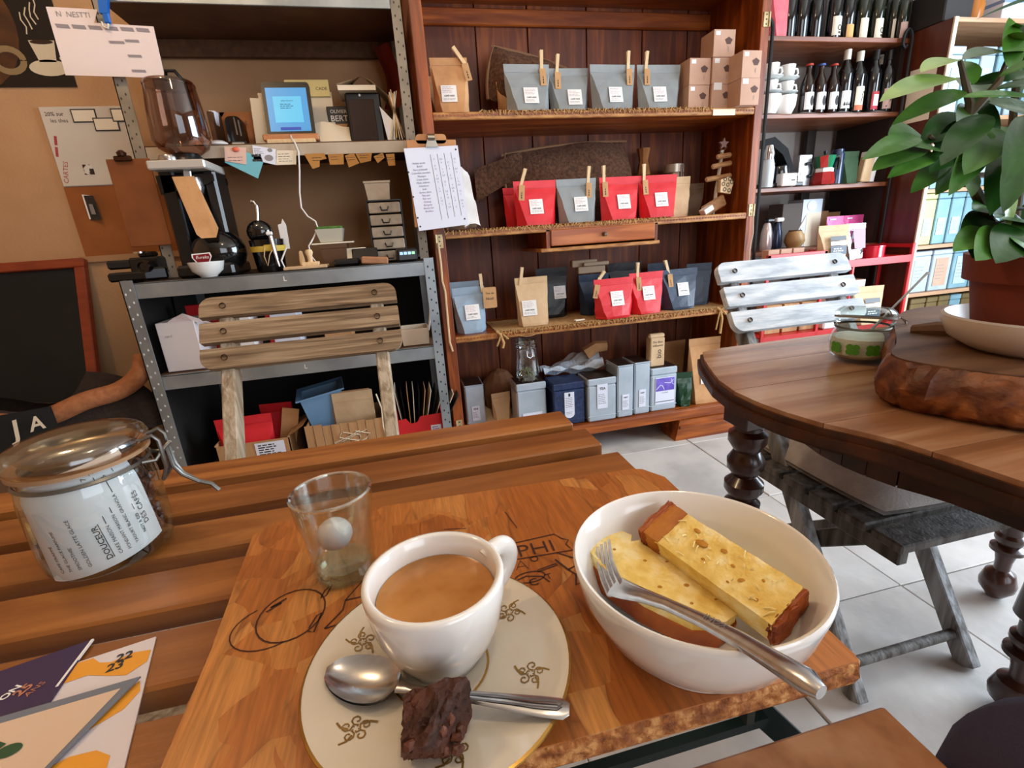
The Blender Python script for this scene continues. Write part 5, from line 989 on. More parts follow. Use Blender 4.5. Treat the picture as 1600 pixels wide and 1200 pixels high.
part('boiler', G().lathe([(0, 0), (.058, 0), (.062, .02), (.052, .065), (0, .066)], n=8), mat('moka_red', '#a51d1c', rough=.25, metal=.2), t); part('waist', G().lathe([(.046, .066), (.05, .066), (.05, .084), (.042, .088)], n=8), PAPER, t)
part('top', G().lathe([(.042, .088), (.052, .135), (.055, .15), (0, .155)], n=8), mat('moka_green', '#17784f', rough=.3), t); part('red_panel', G().add([(-.05, -.03, .088), (-.02, -.05, .088), (-.03, -.055, .15), (-.06, -.03, .145)], [(0, 1, 2, 3)]), mat('moka_red_panel', '#b0221f', rough=.35), t, fix=False)
part('handle', G().tube([(.05, 0, .14), (.085, -.01, .145), (.095, -.01, .12), (.09, -.01, .08)], .008, 8), BLACK, t, True); part('knob', G().lathe([(.004, .155), (.008, .165), (.01, .175), (0, .178)], n=10), BLACK, t, True)
single('navy_flask', G().lathe([(0, 0), (.036, 0), (.036, .16), (.03, .168), (.03, .185), (0, .186)], n=18), mat('navy_enamel', '#16294a', rough=.25, coat=.4), 'slim navy flask between the moka pot and the green packet', 'flask', (2.525, 2.5, z3), smooth=True)
make_pouch(mat('matt_green_packet', '#1f3d1c', '#2a4a26', scale=12, rough=.75), .112, .172, .06, (2.607, 2.49, z3), 0, 'matt green coffee packet on the third shelf', lab=False, seed=7, wob=.002)
t = thing('white_sachet', 'white and tan paper sachet leaning on the third shelf', 'sachet', (2.70, 2.47, z3)); t.rotation_euler = (0, radians(8), 0)
part('sachet', G().box((0, 0, .078), (.09, .04, .155), .004), KRAFTL, t); part('white_side', G().box((.032, -.003, .078), (.03, .04, .156), .003), PAPER, t); part('white_top', G().box((0, -.002, .145), (.092, .041, .028), .003), PAPER, t)
t = thing('tan_carton', 'tan printed carton at the right end of the third shelf', 'box', (2.76, 2.53, z3)); part('box', G().box((0, 0, .05), (.1, .06, .098), .003), BOXK, t); part('print', G().bx(-.035, .0, -.0312, -.0305, .055, .09), mat('sage_print', '#6f7562', rough=.7), t)
# ---------------------------------------------------------------- fourth shelf (z .80)
z4 = .802
for nm, x, m1, lb in (('soap_dispenser', 2.10, mat('pearl_steel', '#c9b8b4', rough=.2, metal=.5), 'pearly pump flask at the left end of the fourth shelf'), ('siphon', 2.165, mat('dark_blue_steel', '#232b40', rough=.2, metal=.5), 'dark blue cream siphon beside the pearly flask')):
    t = thing(nm, lb, 'flask', (x, 2.5, z4)); part('body', G().lathe([(0, 0), (.03, 0), (.033, .03), (.03, .1), (.02, .145), (.014, .155)], n=16), m1, t, True); part('head', G().box((.008, -.005, .168), (.05, .03, .022), .006), BLACK if x < 2.13 else PAPER, t)
t = thing('gourd_cup', 'tan gourd cup with a metal straw on the fourth shelf', 'gourd', (2.285, 2.49, z4)); part('gourd', G().lathe([(0, 0), (.035, .004), (.056, .04), (.05, .075), (.034, .1), (.03, .1), (.0, .07)], n=20), mat('gourd_skin', '#a8814f', '#c39c68', scale=8, rough=.4), t, True); part('rim', G().lathe([(.031, .088), (.037, .09), (.034, .104), (.029, .102)], n=20), PARTB, t, True); part('straw', G().tube([(.0, 0, .05), (.02, -.01, .12), (.045, -.02, .18)], .0045, 6), PAPER, t, True)
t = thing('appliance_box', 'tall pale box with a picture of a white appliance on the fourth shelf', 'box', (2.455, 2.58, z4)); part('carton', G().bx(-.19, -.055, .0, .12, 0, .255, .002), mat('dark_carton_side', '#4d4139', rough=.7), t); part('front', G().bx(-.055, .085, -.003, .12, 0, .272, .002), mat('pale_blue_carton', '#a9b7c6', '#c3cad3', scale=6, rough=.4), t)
part('appliance_picture', G().bx(-.02, .08, -.0045, -.003, .0, .195), PAPERC, t); part('disc_picture', G().add([(.01+.034*cos(a*pi/8), -.005, .235+.03*sin(a*pi/8)) for a in range(16)], [tuple(range(16))]), PAPERB, t, fix=False)
for k, (x, lb, r) in enumerate(((2.585, 'pink packet standing left behind the clear bag', -.05), (2.70, 'pink packet with white print standing right behind the clear bag', .05))):
    t = thing('pink_packet', lb, 'packet', (x, 2.5, z4), r); part('packet', pouch(.15, .165, .05, .003, 10+k), PINKP, t); part('print', G().add([(-.03, -.0285, .03), (.03, -.0285, .03), (.055, -.02, .09), (-.01, -.02, .08)], [(0, 1, 2, 3)]).add([(-.055, -.0045, .145), (-.015, -.0045, .145), (-.015, -.004, .152), (-.055, -.004, .152)], [(0, 1, 2, 3)]), PAPERB, t, fix=False)
for x, h, lb in ((2.63, .2, 'brown carton at the back of the fourth shelf, left of two'), (2.72, .19, 'brown carton at the back of the fourth shelf, right of two')): single('brown_carton', G().bx(-.045, .045, 0, .08, 0, h, .002), CARD, lb, 'box', (x, 2.66, z4))
single('pale_carton', G().bx(-.03, .03, 0, .06, 0, .115, .002).bx(-.034, .03, -.004, .06, .085, .095), BOXK, 'small pinkish carton right of the pink packets', 'box', (2.775, 2.5, z4))
# ================================================================ RED RACK
t = thing('red_rack', 'low red painted metal rack standing before the bottle shelves', 'rack', (0, 0, 0))
RX0, RX1, RY0, RY1 = 1.87, 2.825, 2.20, 2.395
PK = mat('red_enamel_lip', '#d8606a', rough=.4)
for x in (RX0, RX1-.02):
    for y in (RY0, RY1-.015): part('post', G().bx(x, x+.02, y, y+.015, 0, .80, .002), RED, t)
part('mid_post', G().bx(2.415, 2.43, RY0, RY0+.015, .36, .71, .002), RED, t); part('mid_post', G().bx(2.22, 2.24, RY0, RY0+.015, .3, .80, .002), RED, t)
part('gallery_rail', G().bx(RX0, 2.24, RY0, RY0+.012, .783, .802, .002), RED, t); part('gallery_rail', G().bx(2.3, RX1, RY1-.013, RY1, .772, .796, .002).bx(RX1-.016, RX1-.002, RY0, RY1, .776, .796), RED, t)
for z in (.735, .36, .08): part('shelf_tray', G().bx(RX0, RX1-.01, RY0+.004, RY1, z-.006, z, .001), RED, t); part('shelf_lip', G().bx(RX0, RX1-.018, RY0, RY0+.004, z-.036, z+.004, .001), RED, t)
for k in range(3): single('small_kraft_box', G().bx(-.035, .035, 0, .05, 0, .085, .002), BOXK, 'small kraft box behind the red gallery rail, %s of three' % ('left', 'middle', 'right')[k], 'box', (1.955+.078*k, 2.26, .736), group='small kraft boxes on the red rack')
def stag(t, w, h, zz, m=BLACKG):
    part('black_sticker', G().add([(-w*.25, -.038, h*.58), (w*.3, -.038, h*.58), (w*.3, -.030, h*.70), (-w*.25, -.030, h*.70)], [(0, 1, 2, 3)]), BLACK, t, fix=False); part('white_sticker', G().add([(-w*.25, -.0435, h*.46), (w*.3, -.0435, h*.46), (w*.3, -.0385, h*.56), (-w*.25, -.0385, h*.56)], [(0, 1, 2, 3)]), PAPER, t, fix=False); part('picture_sticker', G().add([(-w*.25, -.0495, h*.2), (w*.3, -.0495, h*.2), (w*.3, -.044, h*.44), (-w*.25, -.044, h*.44)], [(0, 1, 2, 3)]), NAVYP, t, fix=False)
    part('print', dashes(G(), (w*.03, -.049, h*.33), w*.4, h*.12, 2, seed=3, t=.5), PAPER, t, fix=False)
tk = make_pouch(KRAFTL, .185, .19, .085, (2.305, 2.245, .736), -.08, 'light kraft bag with dark stickers on the red rack', lab=False, seed=17); stag(tk, .17, .19, 0)
t = thing('clear_bag', 'clear bag of reddish dried fruit on the red rack', 'bag', (2.445, 2.25, .736)); part('bag', pouch(.14, .19, .07, .004, 21), GLASS, t); part('dried_fruit', G().lathe([(0, 0), (.05, .004), (.055, .05), (.045, .09), (0, .095)], n=14, T=Matrix.Scale(.5, 4, (0, 1, 0))), mat('dried_red_fruit', '#3a0f0c', '#6b241c', scale=70, rough=.5, bump=1), t, True, kind='stuff'); part('label', G().add([(-.02, -.037, .06), (.05, -.037, .06), (.06, -.012, .16), (-.02, -.012, .16)], [(0, 1, 2, 3)]), mat('mauve_label', '#a88fa8', rough=.6), t, fix=False)
single('red_tin', G().lathe([(0, 0), (.065, 0), (.065, .055), (.067, .056), (.067, .065), (0, .066)], n=24), mat('glossy_red', '#c3122b', rough=.15, coat=.5), 'round red tin on the right of the red rack', 'tin', (2.60, 2.27, .736), smooth=True)
tk = make_pouch(KRAFTL, .19, .215, .09, (2.605, 2.25, .361), -.1, 'kraft bag with dark stickers on the lower tier of the red rack', lab=False, seed=19); stag(tk, .17, .215, 0)
t = thing('white_front_box', 'brown box with a white front behind the lower kraft bag', 'box', (2.56, 2.32, .361)); part('box', G().box((0, .02, .125), (.13, .08, .25), .004), CARD, t); part('front', G().box((.025, -.022, .125), (.085, .004, .248), .002), mat('white_carton_front', '#d8cfc8', rough=.6), t)
for k in range(3): single('lower_kraft_box', G().bx(-.05, .05, 0, .08, 0, .16, .002), CARD, 'kraft carton on the lower tier of the red rack, %s of three' % ('left', 'middle', 'right')[k], 'box', (2.0+.115*k, 2.27, .361), group='kraft cartons on the lower tier of the red rack').name = 'kraft_carton'
single('white_parcel', G().box((0, 0, .06), (.28, .14, .12), .003), PAPERB, 'flat white parcel low on the red rack', 'parcel', (2.03, 2.29, .081))
single('white_printed_bag', G().box((0, 0, .13), (.13, .1, .26), .008), PAPER, 'white paper bag showing beside the white chair', 'bag', (2.36, 2.27, .361)).name = 'white_bag'
# ================================================================ TIN SHELVES AT THE RIGHT
t = thing('tin_shelf', 'pale tan wooden shelving for tea tins at the far right', 'shelving', (0, 0, 0))
SID = mat('dark_red_brown_side', '#4a1c0c', '#5e2812', scale=5, st=(6, 6, .8), rough=.35); TANW = mat('tan_shelf_wood', '#a97f5c', '#bd946f', scale=5, st=(.8, 8, 8), rough=.45)
part('side_panel', G().bx(2.838, 2.858, 2.225, 2.60, 0, 1.875, .001), SID, t); part('side_edge', G().bx(2.836, 2.860, 2.217, 2.226, 0, 1.876, .001), mat('pale_edge', '#cfb79c', rough=.4), t)
part('side_panel', G().bx(3.72, 3.74, 2.22, 2.60, 0, 1.875, .001), TANW, t)
for z in (1.875, 1.433, 1.077, .778, .508, .2): part('shelf', G().bx(2.858, 3.72, 2.222, 2.60, z-.02, z, .001), TANW, t)
part('back_panel', G().bx(2.858, 3.72, 2.585, 2.60, 0, 1.875), TANW, t)
single('cream_notice', G().bx(-.001, .001, -.07, .07, -.13, .13), PAPERC, 'cream sheet stuck on the dark side of the tin shelves', 'sheet', (2.8365, 2.335, 1.56))
TLAB = mat('pale_blue_label', '#a9c3cc', rough=.6)
def stin(x0, x1, h, z, label, body, y=2.245, d=.12, sticker=None, group='tins on the right shelves', lid=TINL):
    t = thing('tea_tin', label, 'tin', ((x0+x1)/2, y, z), 0, group); w = x1-x0-.004
    part('body', G().bx(-w/2, w/2, 0, d, 0, h*.88, .004), body, t); part('lid', G().bx(-w/2-.001, w/2+.001, -.001, d+.001, h*.885, h, .004), body, t)
    if sticker:
        z0, z1, m = sticker; p = part('label', G().bx(-w*.32, w*.32, -.002, -.001, h*z0, h*z1), m, t); part('print', dashes(G(), (0, -.0024, h*(z0+z1)/2), w*.5, h*(z1-z0)*.6, 5, seed=int(x0*77), t=.2), INKG, p, fix=False)
for i, x in enumerate((2.885, 2.985, 3.085, 3.185, 3.285, 3.385, 3.485, 3.585)): stin(x, x+.095, .277, .779, ('pale yellow tin at the left end of the third tin row' if i == 0 else 'bright slim tin in the third tin row, %s from the yellow one' % ('', 'first', 'second', 'third', 'fourth', 'fifth', 'sixth', 'seventh')[i]), TINY if i == 0 else TINL, sticker=(.18, .52, TLAB))
for i, x in enumerate((2.868, 3.025, 3.18, 3.335, 3.49)): stin(x, x+.148, .235, .509, ('grey square tin at the left end of the fourth tin row', 'second square tin of the fourth tin row, brown label', 'third square tin of the fourth tin row', 'fourth square tin of the fourth tin row', 'last square tin of the fourth tin row')[i], TIN if i < 2 else TINL, sticker=(.12, .8, TLAB if i != 1 else BOXK))
for i, x in enumerate((2.92, 3.04, 3.13, 3.22, 3.31, 3.40)): stin(x, x+(.115 if i == 0 else .085), .27, .201, 'olive brown box in the lowest tin row, %s from the left' % ('first', 'second', 'third', 'fourth', 'fifth', 'sixth')[i], TINO if i != 3 else TINL, sticker=(.05, .35, BOXK))
for i, x in enumerate((2.885, 2.985, 3.09, 3.205, 3.32, 3.43, 3.54)): stin(x, x+.098, .325 if i != 1 else .27, 1.434, 'bright white tin on the top tin shelf, %s from the left' % ('first', 'second', 'third', 'fourth', 'fifth', 'sixth', 'seventh')[i], TINL if i % 2 else mat('white_tin', '#a9bcc6', rough=.3, metal=.2) if 'white_tin' not in bpy.data.materials else bpy.data.materials['white_tin'], sticker=(.35, .7, TLAB))
for i, x in enumerate((2.90, 3.0, 3.1, 3.2, 3.3, 3.4)): stin(x, x+.095, .2, 1.078, 'bright low tin on the second tin shelf, %s from the left' % ('first', 'second', 'third', 'fourth', 'fifth', 'sixth')[i], TINL, sticker=(.3, .8, TLAB))
single('dark_crate', G().box((0, 0, .08), (.18, .2, .16), .006).box((.08, -.03, .2), (.06, .06, .1), .02), mat('dark_box', '#1c1511', rough=.7), 'dark box on top of the tin shelves', 'box', (2.93, 2.38, 1.876)); single('amber_jar', G().lathe([(0, 0), (.05, 0), (.055, .08), (.03, .14), (0, .14)], n=16), mat('amber', '#a8641f', rough=.2), 'amber jar on top of the tin shelves', 'jar', (3.06, 2.32, 1.876), smooth=True); t = thing('white_crate', 'white box with blue bands on top of the tin shelves', 'box', (3.3, 2.36, 1.876)); part('box', G().box((0, 0, .07), (.22, .2, .14), .004), PAPERB, t); part('band', G().box((0, 0, .09), (.2215, .2015, .016)), mat('blue_band', '#7d94b8', rough=.5), t)

# ================================================================ ROUND BROWN TABLE
t = thing('round_table', 'old brown table with a rounded end, cracked top and turned dark legs', 'table', (0, 0, 0))
half = [(1.03, .836), (.72, .836), (.60, .834), (.557, .823), (.528, .775), (.500, .715), (.474, .655), (.460, .595), (.459, .545), (.465, .50), (.478, .452), (.497, .415), (.510, .384), (.520, .335), (.528, .28), (.55, .21), (.62, .13), (.74, .07), (.88, .045), (1.03, .04)]
def off(P, k, c=(1.03, .44)): return [(c[0]+(x-c[0])*k, c[1]+(y-c[1])*k) for x, y in P]
full = half+[(2.06-x, y) for x, y in reversed(half[1:-1])]
def clip(P, y0, y1):
    for s, lim in ((1, y0), (-1, y1)):
        out = []
        for i in range(len(P)):
            a, b = P[i], P[(i+1) % len(P)]; ia, ib = s*(a[1]-lim) >= 0, s*(b[1]-lim) >= 0
            if ia: out.append(a)
            if ia != ib: k = (lim-a[1])/(b[1]-a[1]); out.append((a[0]+(b[0]-a[0])*k, lim))
        P = out
    return P
ys = [.03, .19, .352, .452, .60, .715, .84]; inner = off(full, .985)
for a, b in zip(ys[:-1], ys[1:]):
    part('top_plank', G().prism(clip(inner, a+.0006, b-.0006), .724, .7505), TABT, t)
part('top_edge', G().prism(off(full, .992), .728, .7445).prism(full, .722, .735).prism(off(full, .98), .714, .723), DARKT, t)
ap = off(full, .74)
g = G()
for i in range(len(ap)):
    a, b = Vector((*ap[i], 0)), Vector((*ap[(i+1) % len(ap)], 0)); n = Vector((-(b-a).y, (b-a).x, 0)).normalized()*.009
    g.prism([(a-n)[:2], (b-n)[:2], (b+n)[:2], (a+n)[:2]], .64, .716)
part('apron', g, DARKT, t)
def turned(h, k=1.0):
    return [(0, 0), (.018*k, .004), (.036*k, .03), (.038*k, .045), (.03*k, .075), (.016*k, .085), (.017*k, .11), (.022*k, .135), (.034*k, .142), (.034*k, .152), (.022*k, .158), (.03*k, .175), (.030*k, .185), (.022*k, .192), (.022*k, .22), (.034*k, .235), (.030*k, .30), (.028*k, .40), (.032*k, .42), (.034*k, .445), (.024*k, .455), (.037*k, .475), (.037*k, .490), (.022*k, .505), (.034*k, .522), (.035*k, .54), (.024*k, .56), (.036*k, .58), (.036*k, .597), (.026*k, .605), (.026*k, h)]
TLEG = mat('dark_turned_wood', '#2a1209', '#45200f', scale=6, rough=.28, coat=.3)
for x, y in ((.625, .745), (1.425, .74), (.70, .2), (1.36, .2)):
    part('leg', G().lathe(turned(.62), (x, y, 0), 24).bx(x-.034, x+.034, y-.034, y+.034, .615, .72, .003), TLEG, t, True)
part('gate_leg', G().lathe(turned(.62, 1.1), (1.105, .50, 0), 24).bx(1.07, 1.14, .465, .535, .615, .715, .003), TLEG, t, True)
# ---------------------------------------------------------------- things on the round table
tz = .751
t = thing('clover_jar', 'small clip top jar with green clovers and white sugar on the round table', 'jar', (.760, .655, tz))
part('glass', G().lathe([(0, .003), (.036, .003), (.046, .012), (.048, .03), (.045, .045), (.039, .056), (.040, .062), (.043, .068)], n=28), GLASS, t, True)
part('sugar', G().lathe([(0, .006), (.035, .007), (.0445, .014), (.046, .03), (.0438, .041), (0, .043)], n=28), mat('white_sugar', '#efeee8', rough=.9, bump=.4, bscale=300), t, True, kind='stuff')
part('wire_ring', G().lathe([(.0405, .056), (.043, .058), (.0405, .060)], n=28), WIRE, t, True)
TL = Matrix.Translation((-.0, .0, .074)) @ Matrix.Rotation(radians(7), 4, 'Y') @ Matrix.Rotation(radians(-5), 4, 'X')
part('lid', G().lathe([(.0, .0), (.036, .0), (.043, .002), (.044, .007), (.041, .011), (.034, .017), (0, .018)], n=28, T=TL), GLASS, t, True)
part('rubber_ring', G().lathe([(.038, -.002), (.044, -.002), (.044, .001), (.038, .001)], n=28, T=TL), mat('grey_rubber', '#8f8a82', rough=.7), t, True)
part('clasp', G().tube([(.03, -.036, .075), (.042, -.04, .068), (.036, -.044, .05), (.044, -.042, .03), (.052, -.032, .028), (.05, -.03, .05)], .0018, 6).tube([(.044, -.03, .07), (.055, -.03, .06), (.058, -.028, .03), (.054, -.03, .018), (.042, -.042, .02)], .0018, 6), CHROME, t, True)
g = G()
for da in (-1.2, -.62, -.04, .54, 1.1):
    for dx, dz in ((-.0045, .0045), (.0045, .0045), (-.0045, -.0035), (.0045, -.0035)): g.add([(.0492*sin(da-.45+(dx+.0058*cos(k*pi/4))/.049), -.0492*cos(da-.45+(dx+.0058*cos(k*pi/4))/.049), .026+dz+.0055*sin(k*pi/4)) for k in range(8)], [tuple(range(8))])
part('clover', g, mat('clover_green', '#4f9a2f', rough=.5), t, fix=False)
single('jar_spoon', G().tube([(.0, .0, .0), (.05, .005, .038), (.108, .01, .082), (.116, .011, .087)], [.003, .0022, .0028, .0035], 6, flat=.5), STEEL, 'thin spoon sticking out of the clover jar', 'spoon', (.77, .65, tz+.05), smooth=True)
t = thing('burl_slab', 'thick rough bark edged slab of wood lying on the round table', 'wood slab', (0, 0, 0))
ol = [(.592, .472), (.598, .438), (.613, .400), (.636, .358), (.672, .315), (.73, .278), (.85, .24), (1.0, .27), (1.12, .33), (1.19, .45), (1.17, .6), (1.08, .72), (.95, .745), (.83, .68), (.74, .60), (.66, .53), (.615, .505)]
def smoothp(P, n=4):
    for _ in range(2): P = [q for i in range(len(P)) for q in ((P[i][0]*.75+P[(i+1) % len(P)][0]*.25, P[i][1]*.75+P[(i+1) % len(P)][1]*.25), (P[i][0]*.25+P[(i+1) % len(P)][0]*.75, P[i][1]*.25+P[(i+1) % len(P)][1]*.75))]
    return P
op = smoothp(ol); cx_, cy_ = .9, .5; R = random.Random(9); g = G(); n = len(op)
for k, (sc, z) in enumerate(((.95, .0), (.985, .008), (1.0, .022), (.985, .036), (.955, .046), (.93, .05))):
    g.v += [(cx_+(x-cx_)*(sc+R.uniform(-.016, .012)), cy_+(y-cy_)*(sc+R.uniform(-.018, .014)), tz+z*1.2+R.uniform(-.004, .004)*(0 < k < 5)) for x, y in op]
g.f += [(k*n+i, k*n+(i+1) % n, (k+1)*n+(i+1) % n, (k+1)*n+i) for k in range(5) for i in range(n)]+[tuple(range(n))]
part('bark', g, BURL, t, True, ang=35)
part('top_face', G().prism([(cx_+(x-cx_)*.93, cy_+(y-cy_)*.93) for x, y in op], tz+.055, tz+.0615), mat('slab_top', '#4e3220', '#7a563a', scale=5, st=(1, 5, 1), rough=.55, bump=.3), t)
part('bark_ridge', G().tube([(.765, .578, tz+.064), (.775, .55, tz+.069), (.80, .52, tz+.068), (.85, .50, tz+.064)], [.008, .012, .011, .006], 8), mat('ridge_wood', '#5e4433', '#7d5f4a', scale=20, rough=.8, bump=.5), t, True)
bz = tz+.062
t = thing('planter_bowl', 'shallow cream white bowl under the plant pot on the wood slab', 'bowl', (.795, .435, bz)); part('bowl', G().lathe([(0, 0), (.072, 0), (.077, .003), (.096, .015), (.105, .034), (.1055, .043), (.102, .045), (.099, .041), (.09, .020), (.076, .007), (0, .007)], n=40), mat('matt_cream_ceramic', '#d9cfc4', rough=.35), t, True)
t = thing('potted_plant', 'leafy green citrus like plant in a terracotta pot on the round table', 'potted plant', (.795, .435, bz+.0075))
part('pot', G().lathe([(0, 0), (.070, 0), (.084, .082), (.092, .082), (.095, .114), (.088, .114), (.084, .086), (0, .082)], n=36), TERRA, t, True)
part('soil', G().lathe([(0, .102), (.05, .104), (.087, .098)], n=24), SOIL, t, True)
P0 = Vector((.795, .435, bz+.0075)); KS = .86
def ks(p): return Vector((p[0]*KS, p[1]*KS, 1+(p[2]-1)*KS))
def rel(p): return tuple(ks(p)-P0)
for pts in ([(.902, .55, .918), (.806, .55, .995), (.756, .55, 1.05), (.683, .54, 1.083)], [(.756, .55, 1.05), (.757, .55, 1.093), (.752, .55, 1.123), (.723, .55, 1.17)], [(.756, .55, 1.108), (.794, .55, 1.145), (.83, .57, 1.18)], [(.913, .56, .921), (.848, .55, 1.009), (.837, .55, 1.079), (.843, .56, 1.129), (.86, .58, 1.19)], [(.901, .55, .922), (.844, .54, .967), (.784, .53, .958)], [(.826, .55, .985), (.775, .54, 1.021), (.71, .53, 1.026)], [(.92, .57, .92), (.95, .6, 1.05), (.96, .6, 1.2), (.93, .6, 1.28)], [(.95, .6, 1.05), (1.02, .58, 1.12), (1.06, .55, 1.2)]):
    part('stem', G().tube([rel(p) for p in pts], [.0042]*(len(pts)-1)+[.0022], 6), STEM, t, True)
LV = [(0.762,0.580,1.180,0.659,0.540,1.171,.42,1),(0.781,0.590,1.182,0.758,0.550,1.151,.6,0),(0.718,0.550,1.151,0.575,0.510,1.138,.34,1),(0.742,0.550,1.136,0.600,0.510,1.112,.25,0),(0.788,0.580,1.151,0.850,0.540,1.162,.42,2),(0.710,0.530,1.124,0.80,0.490,1.125,.3,0),
(0.702,0.550,1.073,0.601,0.510,1.088,.75,0),(0.655,0.530,1.081,0.543,0.490,1.068,.3,0),(0.664,0.530,1.069,0.556,0.490,1.056,.36,0),(0.686,0.530,1.061,0.582,0.490,1.046,.3,0),(0.855,0.580,1.187,0.725,0.540,1.189,.4,2),(0.852,0.590,1.198,0.821,0.550,1.209,.5,1),(0.909,0.610,1.185,0.841,0.570,1.231,.5,0),
(0.781,0.570,1.110,0.672,0.530,1.087,.5,2),(0.775,0.550,1.100,0.670,0.510,1.051,.5,2),(0.755,0.530,1.105,0.650,0.490,1.059,.4,2),(0.765,0.530,1.089,0.681,0.490,1.019,.38,0),(0.763,0.560,1.121,0.716,0.520,1.088,.6,0),(0.783,0.570,1.135,0.793,0.530,1.064,.55,2),(0.784,0.550,1.122,0.859,0.510,1.099,.55,2),(0.762,0.530,1.132,0.82,0.490,1.14,.5,2),
(0.781,0.530,1.088,0.694,0.490,1.044,.5,0),(0.807,0.530,1.076,0.747,0.490,0.991,.42,2),(0.797,0.510,1.058,0.740,0.470,0.993,.4,2),(0.804,0.530,1.049,0.796,0.490,0.963,.4,1),(0.774,0.500,1.097,0.720,0.460,1.025,.45,2),(0.763,0.530,1.146,0.80,0.490,1.17,.5,0),(0.746,0.560,1.056,0.655,0.520,1.027,.35,0),(0.756,0.550,1.050,0.682,0.510,1.021,.4,0),(0.769,0.550,1.044,0.739,0.510,1.012,.5,0),
(0.848,0.550,0.971,0.744,0.510,0.967,.6,2),(0.873,0.560,0.979,0.770,0.520,1.002,.6,0),(0.836,0.530,0.966,0.733,0.490,0.944,.6,2),(0.840,0.530,0.975,0.810,0.470,0.943,.7,0),(0.862,0.550,0.983,0.830,0.490,0.991,.7,2),(0.796,0.510,0.960,0.716,0.470,0.938,.6,0),(0.807,0.500,0.963,0.733,0.460,0.934,.7,2),(0.810,0.530,0.960,0.704,0.490,0.954,.45,0),(0.865,0.530,0.969,0.766,0.490,0.991,.6,2),(0.805,0.500,0.955,0.775,0.440,0.934,.7,0)]
R = random.Random(12)
for k in range(26):
    c = Vector((R.uniform(.88, 1.1), R.uniform(.5, .68), R.uniform(.96, 1.3))); dv = Vector((R.uniform(-1, .8), R.uniform(-.7, .5), R.uniform(-.4, .4))).normalized()*R.uniform(.08, .12); LV.append((*c, *(c+dv), R.uniform(.4, .6), R.choice((0, 2, 2))))
for k in range(4):
    c = Vector((R.uniform(.80, .87), R.uniform(.5, .56), R.uniform(1.1, 1.2))); dv = Vector((R.uniform(-.5, 1), R.uniform(-.7, .2), R.uniform(-.5, .4))).normalized()*R.uniform(.07, .11); LV.append((*c, *(c+dv), R.uniform(.4, .6), R.choice((0, 2))))
for bx_, by_, bz_, tx, ty, tz_, w, kd in LV:
    B, T_ = ks((bx_, by_, bz_)), ks((tx, ty, tz_)); w *= .82; ax = T_-B; L_ = ax.length; u = ax/L_; up = Vector((R.uniform(-.3, .3), -.55+R.uniform(-.25, .25), .8)); sd = u.cross(up).normalized(); nn = sd.cross(u)
    if nn.z < 0: nn = -nn
    def lf(a, b):
        s = 2*a-1; wd = w*L_*.5*(sin(pi*b**.8)**.75 if 0 < b < 1 else 0); return tuple(B+u*(L_*b)+sd*(s*wd)+nn*(abs(s)*wd*.16-.15*L_*b*b)-P0)
    part('leaf', G().sheet(lf, 6, 10), (LEAFM, LEAFL, LEAFD)[kd], t, True, ang=80)
# ================================================================ SLATTED TABLE IN FRONT
t = thing('slatted_table', 'oiled wooden slat bistro table on a dark green steel frame', 'table', (0, 0, 0))
SZ = .725
for k in range(6):
    y1_ = .684-.082*k; e = (.223, .234, .244, .24, .236, .24, .238)[k]
    part('slat', G().box(((e-.62)/2, y1_-.029, SZ-.011), (e+.62, .058, .022), .0025, Matrix.Rotation(radians((.0, .3, -.2, .1, -.3, .2, 0)[k]), 3, 'Z')), SLAT, t)
for x in (-.50, .19): part('cross_bar', G().bx(x-.012, x+.012, .20, .68, SZ-.028, SZ-.0225).bx(x-.003, x+.003, .20, .68, SZ-.05, SZ-.0225), TEAL, t)
for y in (.222, .66): part('frame_rail', G().bx(-.50, .19, y-.003, y+.003, SZ-.05, SZ-.024), TEAL, t)
for x in (-.48, .06):
    part('leg', G().box((x, .415, .345), (.005, .026, .84), .001, Matrix.Rotation(radians(35), 3, 'X')), TEAL, t); part('leg', G().box((x-.008, .415, .345), (.005, .026, .84), .001, Matrix.Rotation(radians(-35), 3, 'X')), TEAL, t)
part('foot_bar', G().bx(-.48, .17, .645, .651, .0, .02).bx(-.48, .17, .18, .186, 0, .02), TEAL, t)
part('hanger_strut', G().bx(-.212, -.198, .27, .276, .55, SZ-.026), TEAL, t)
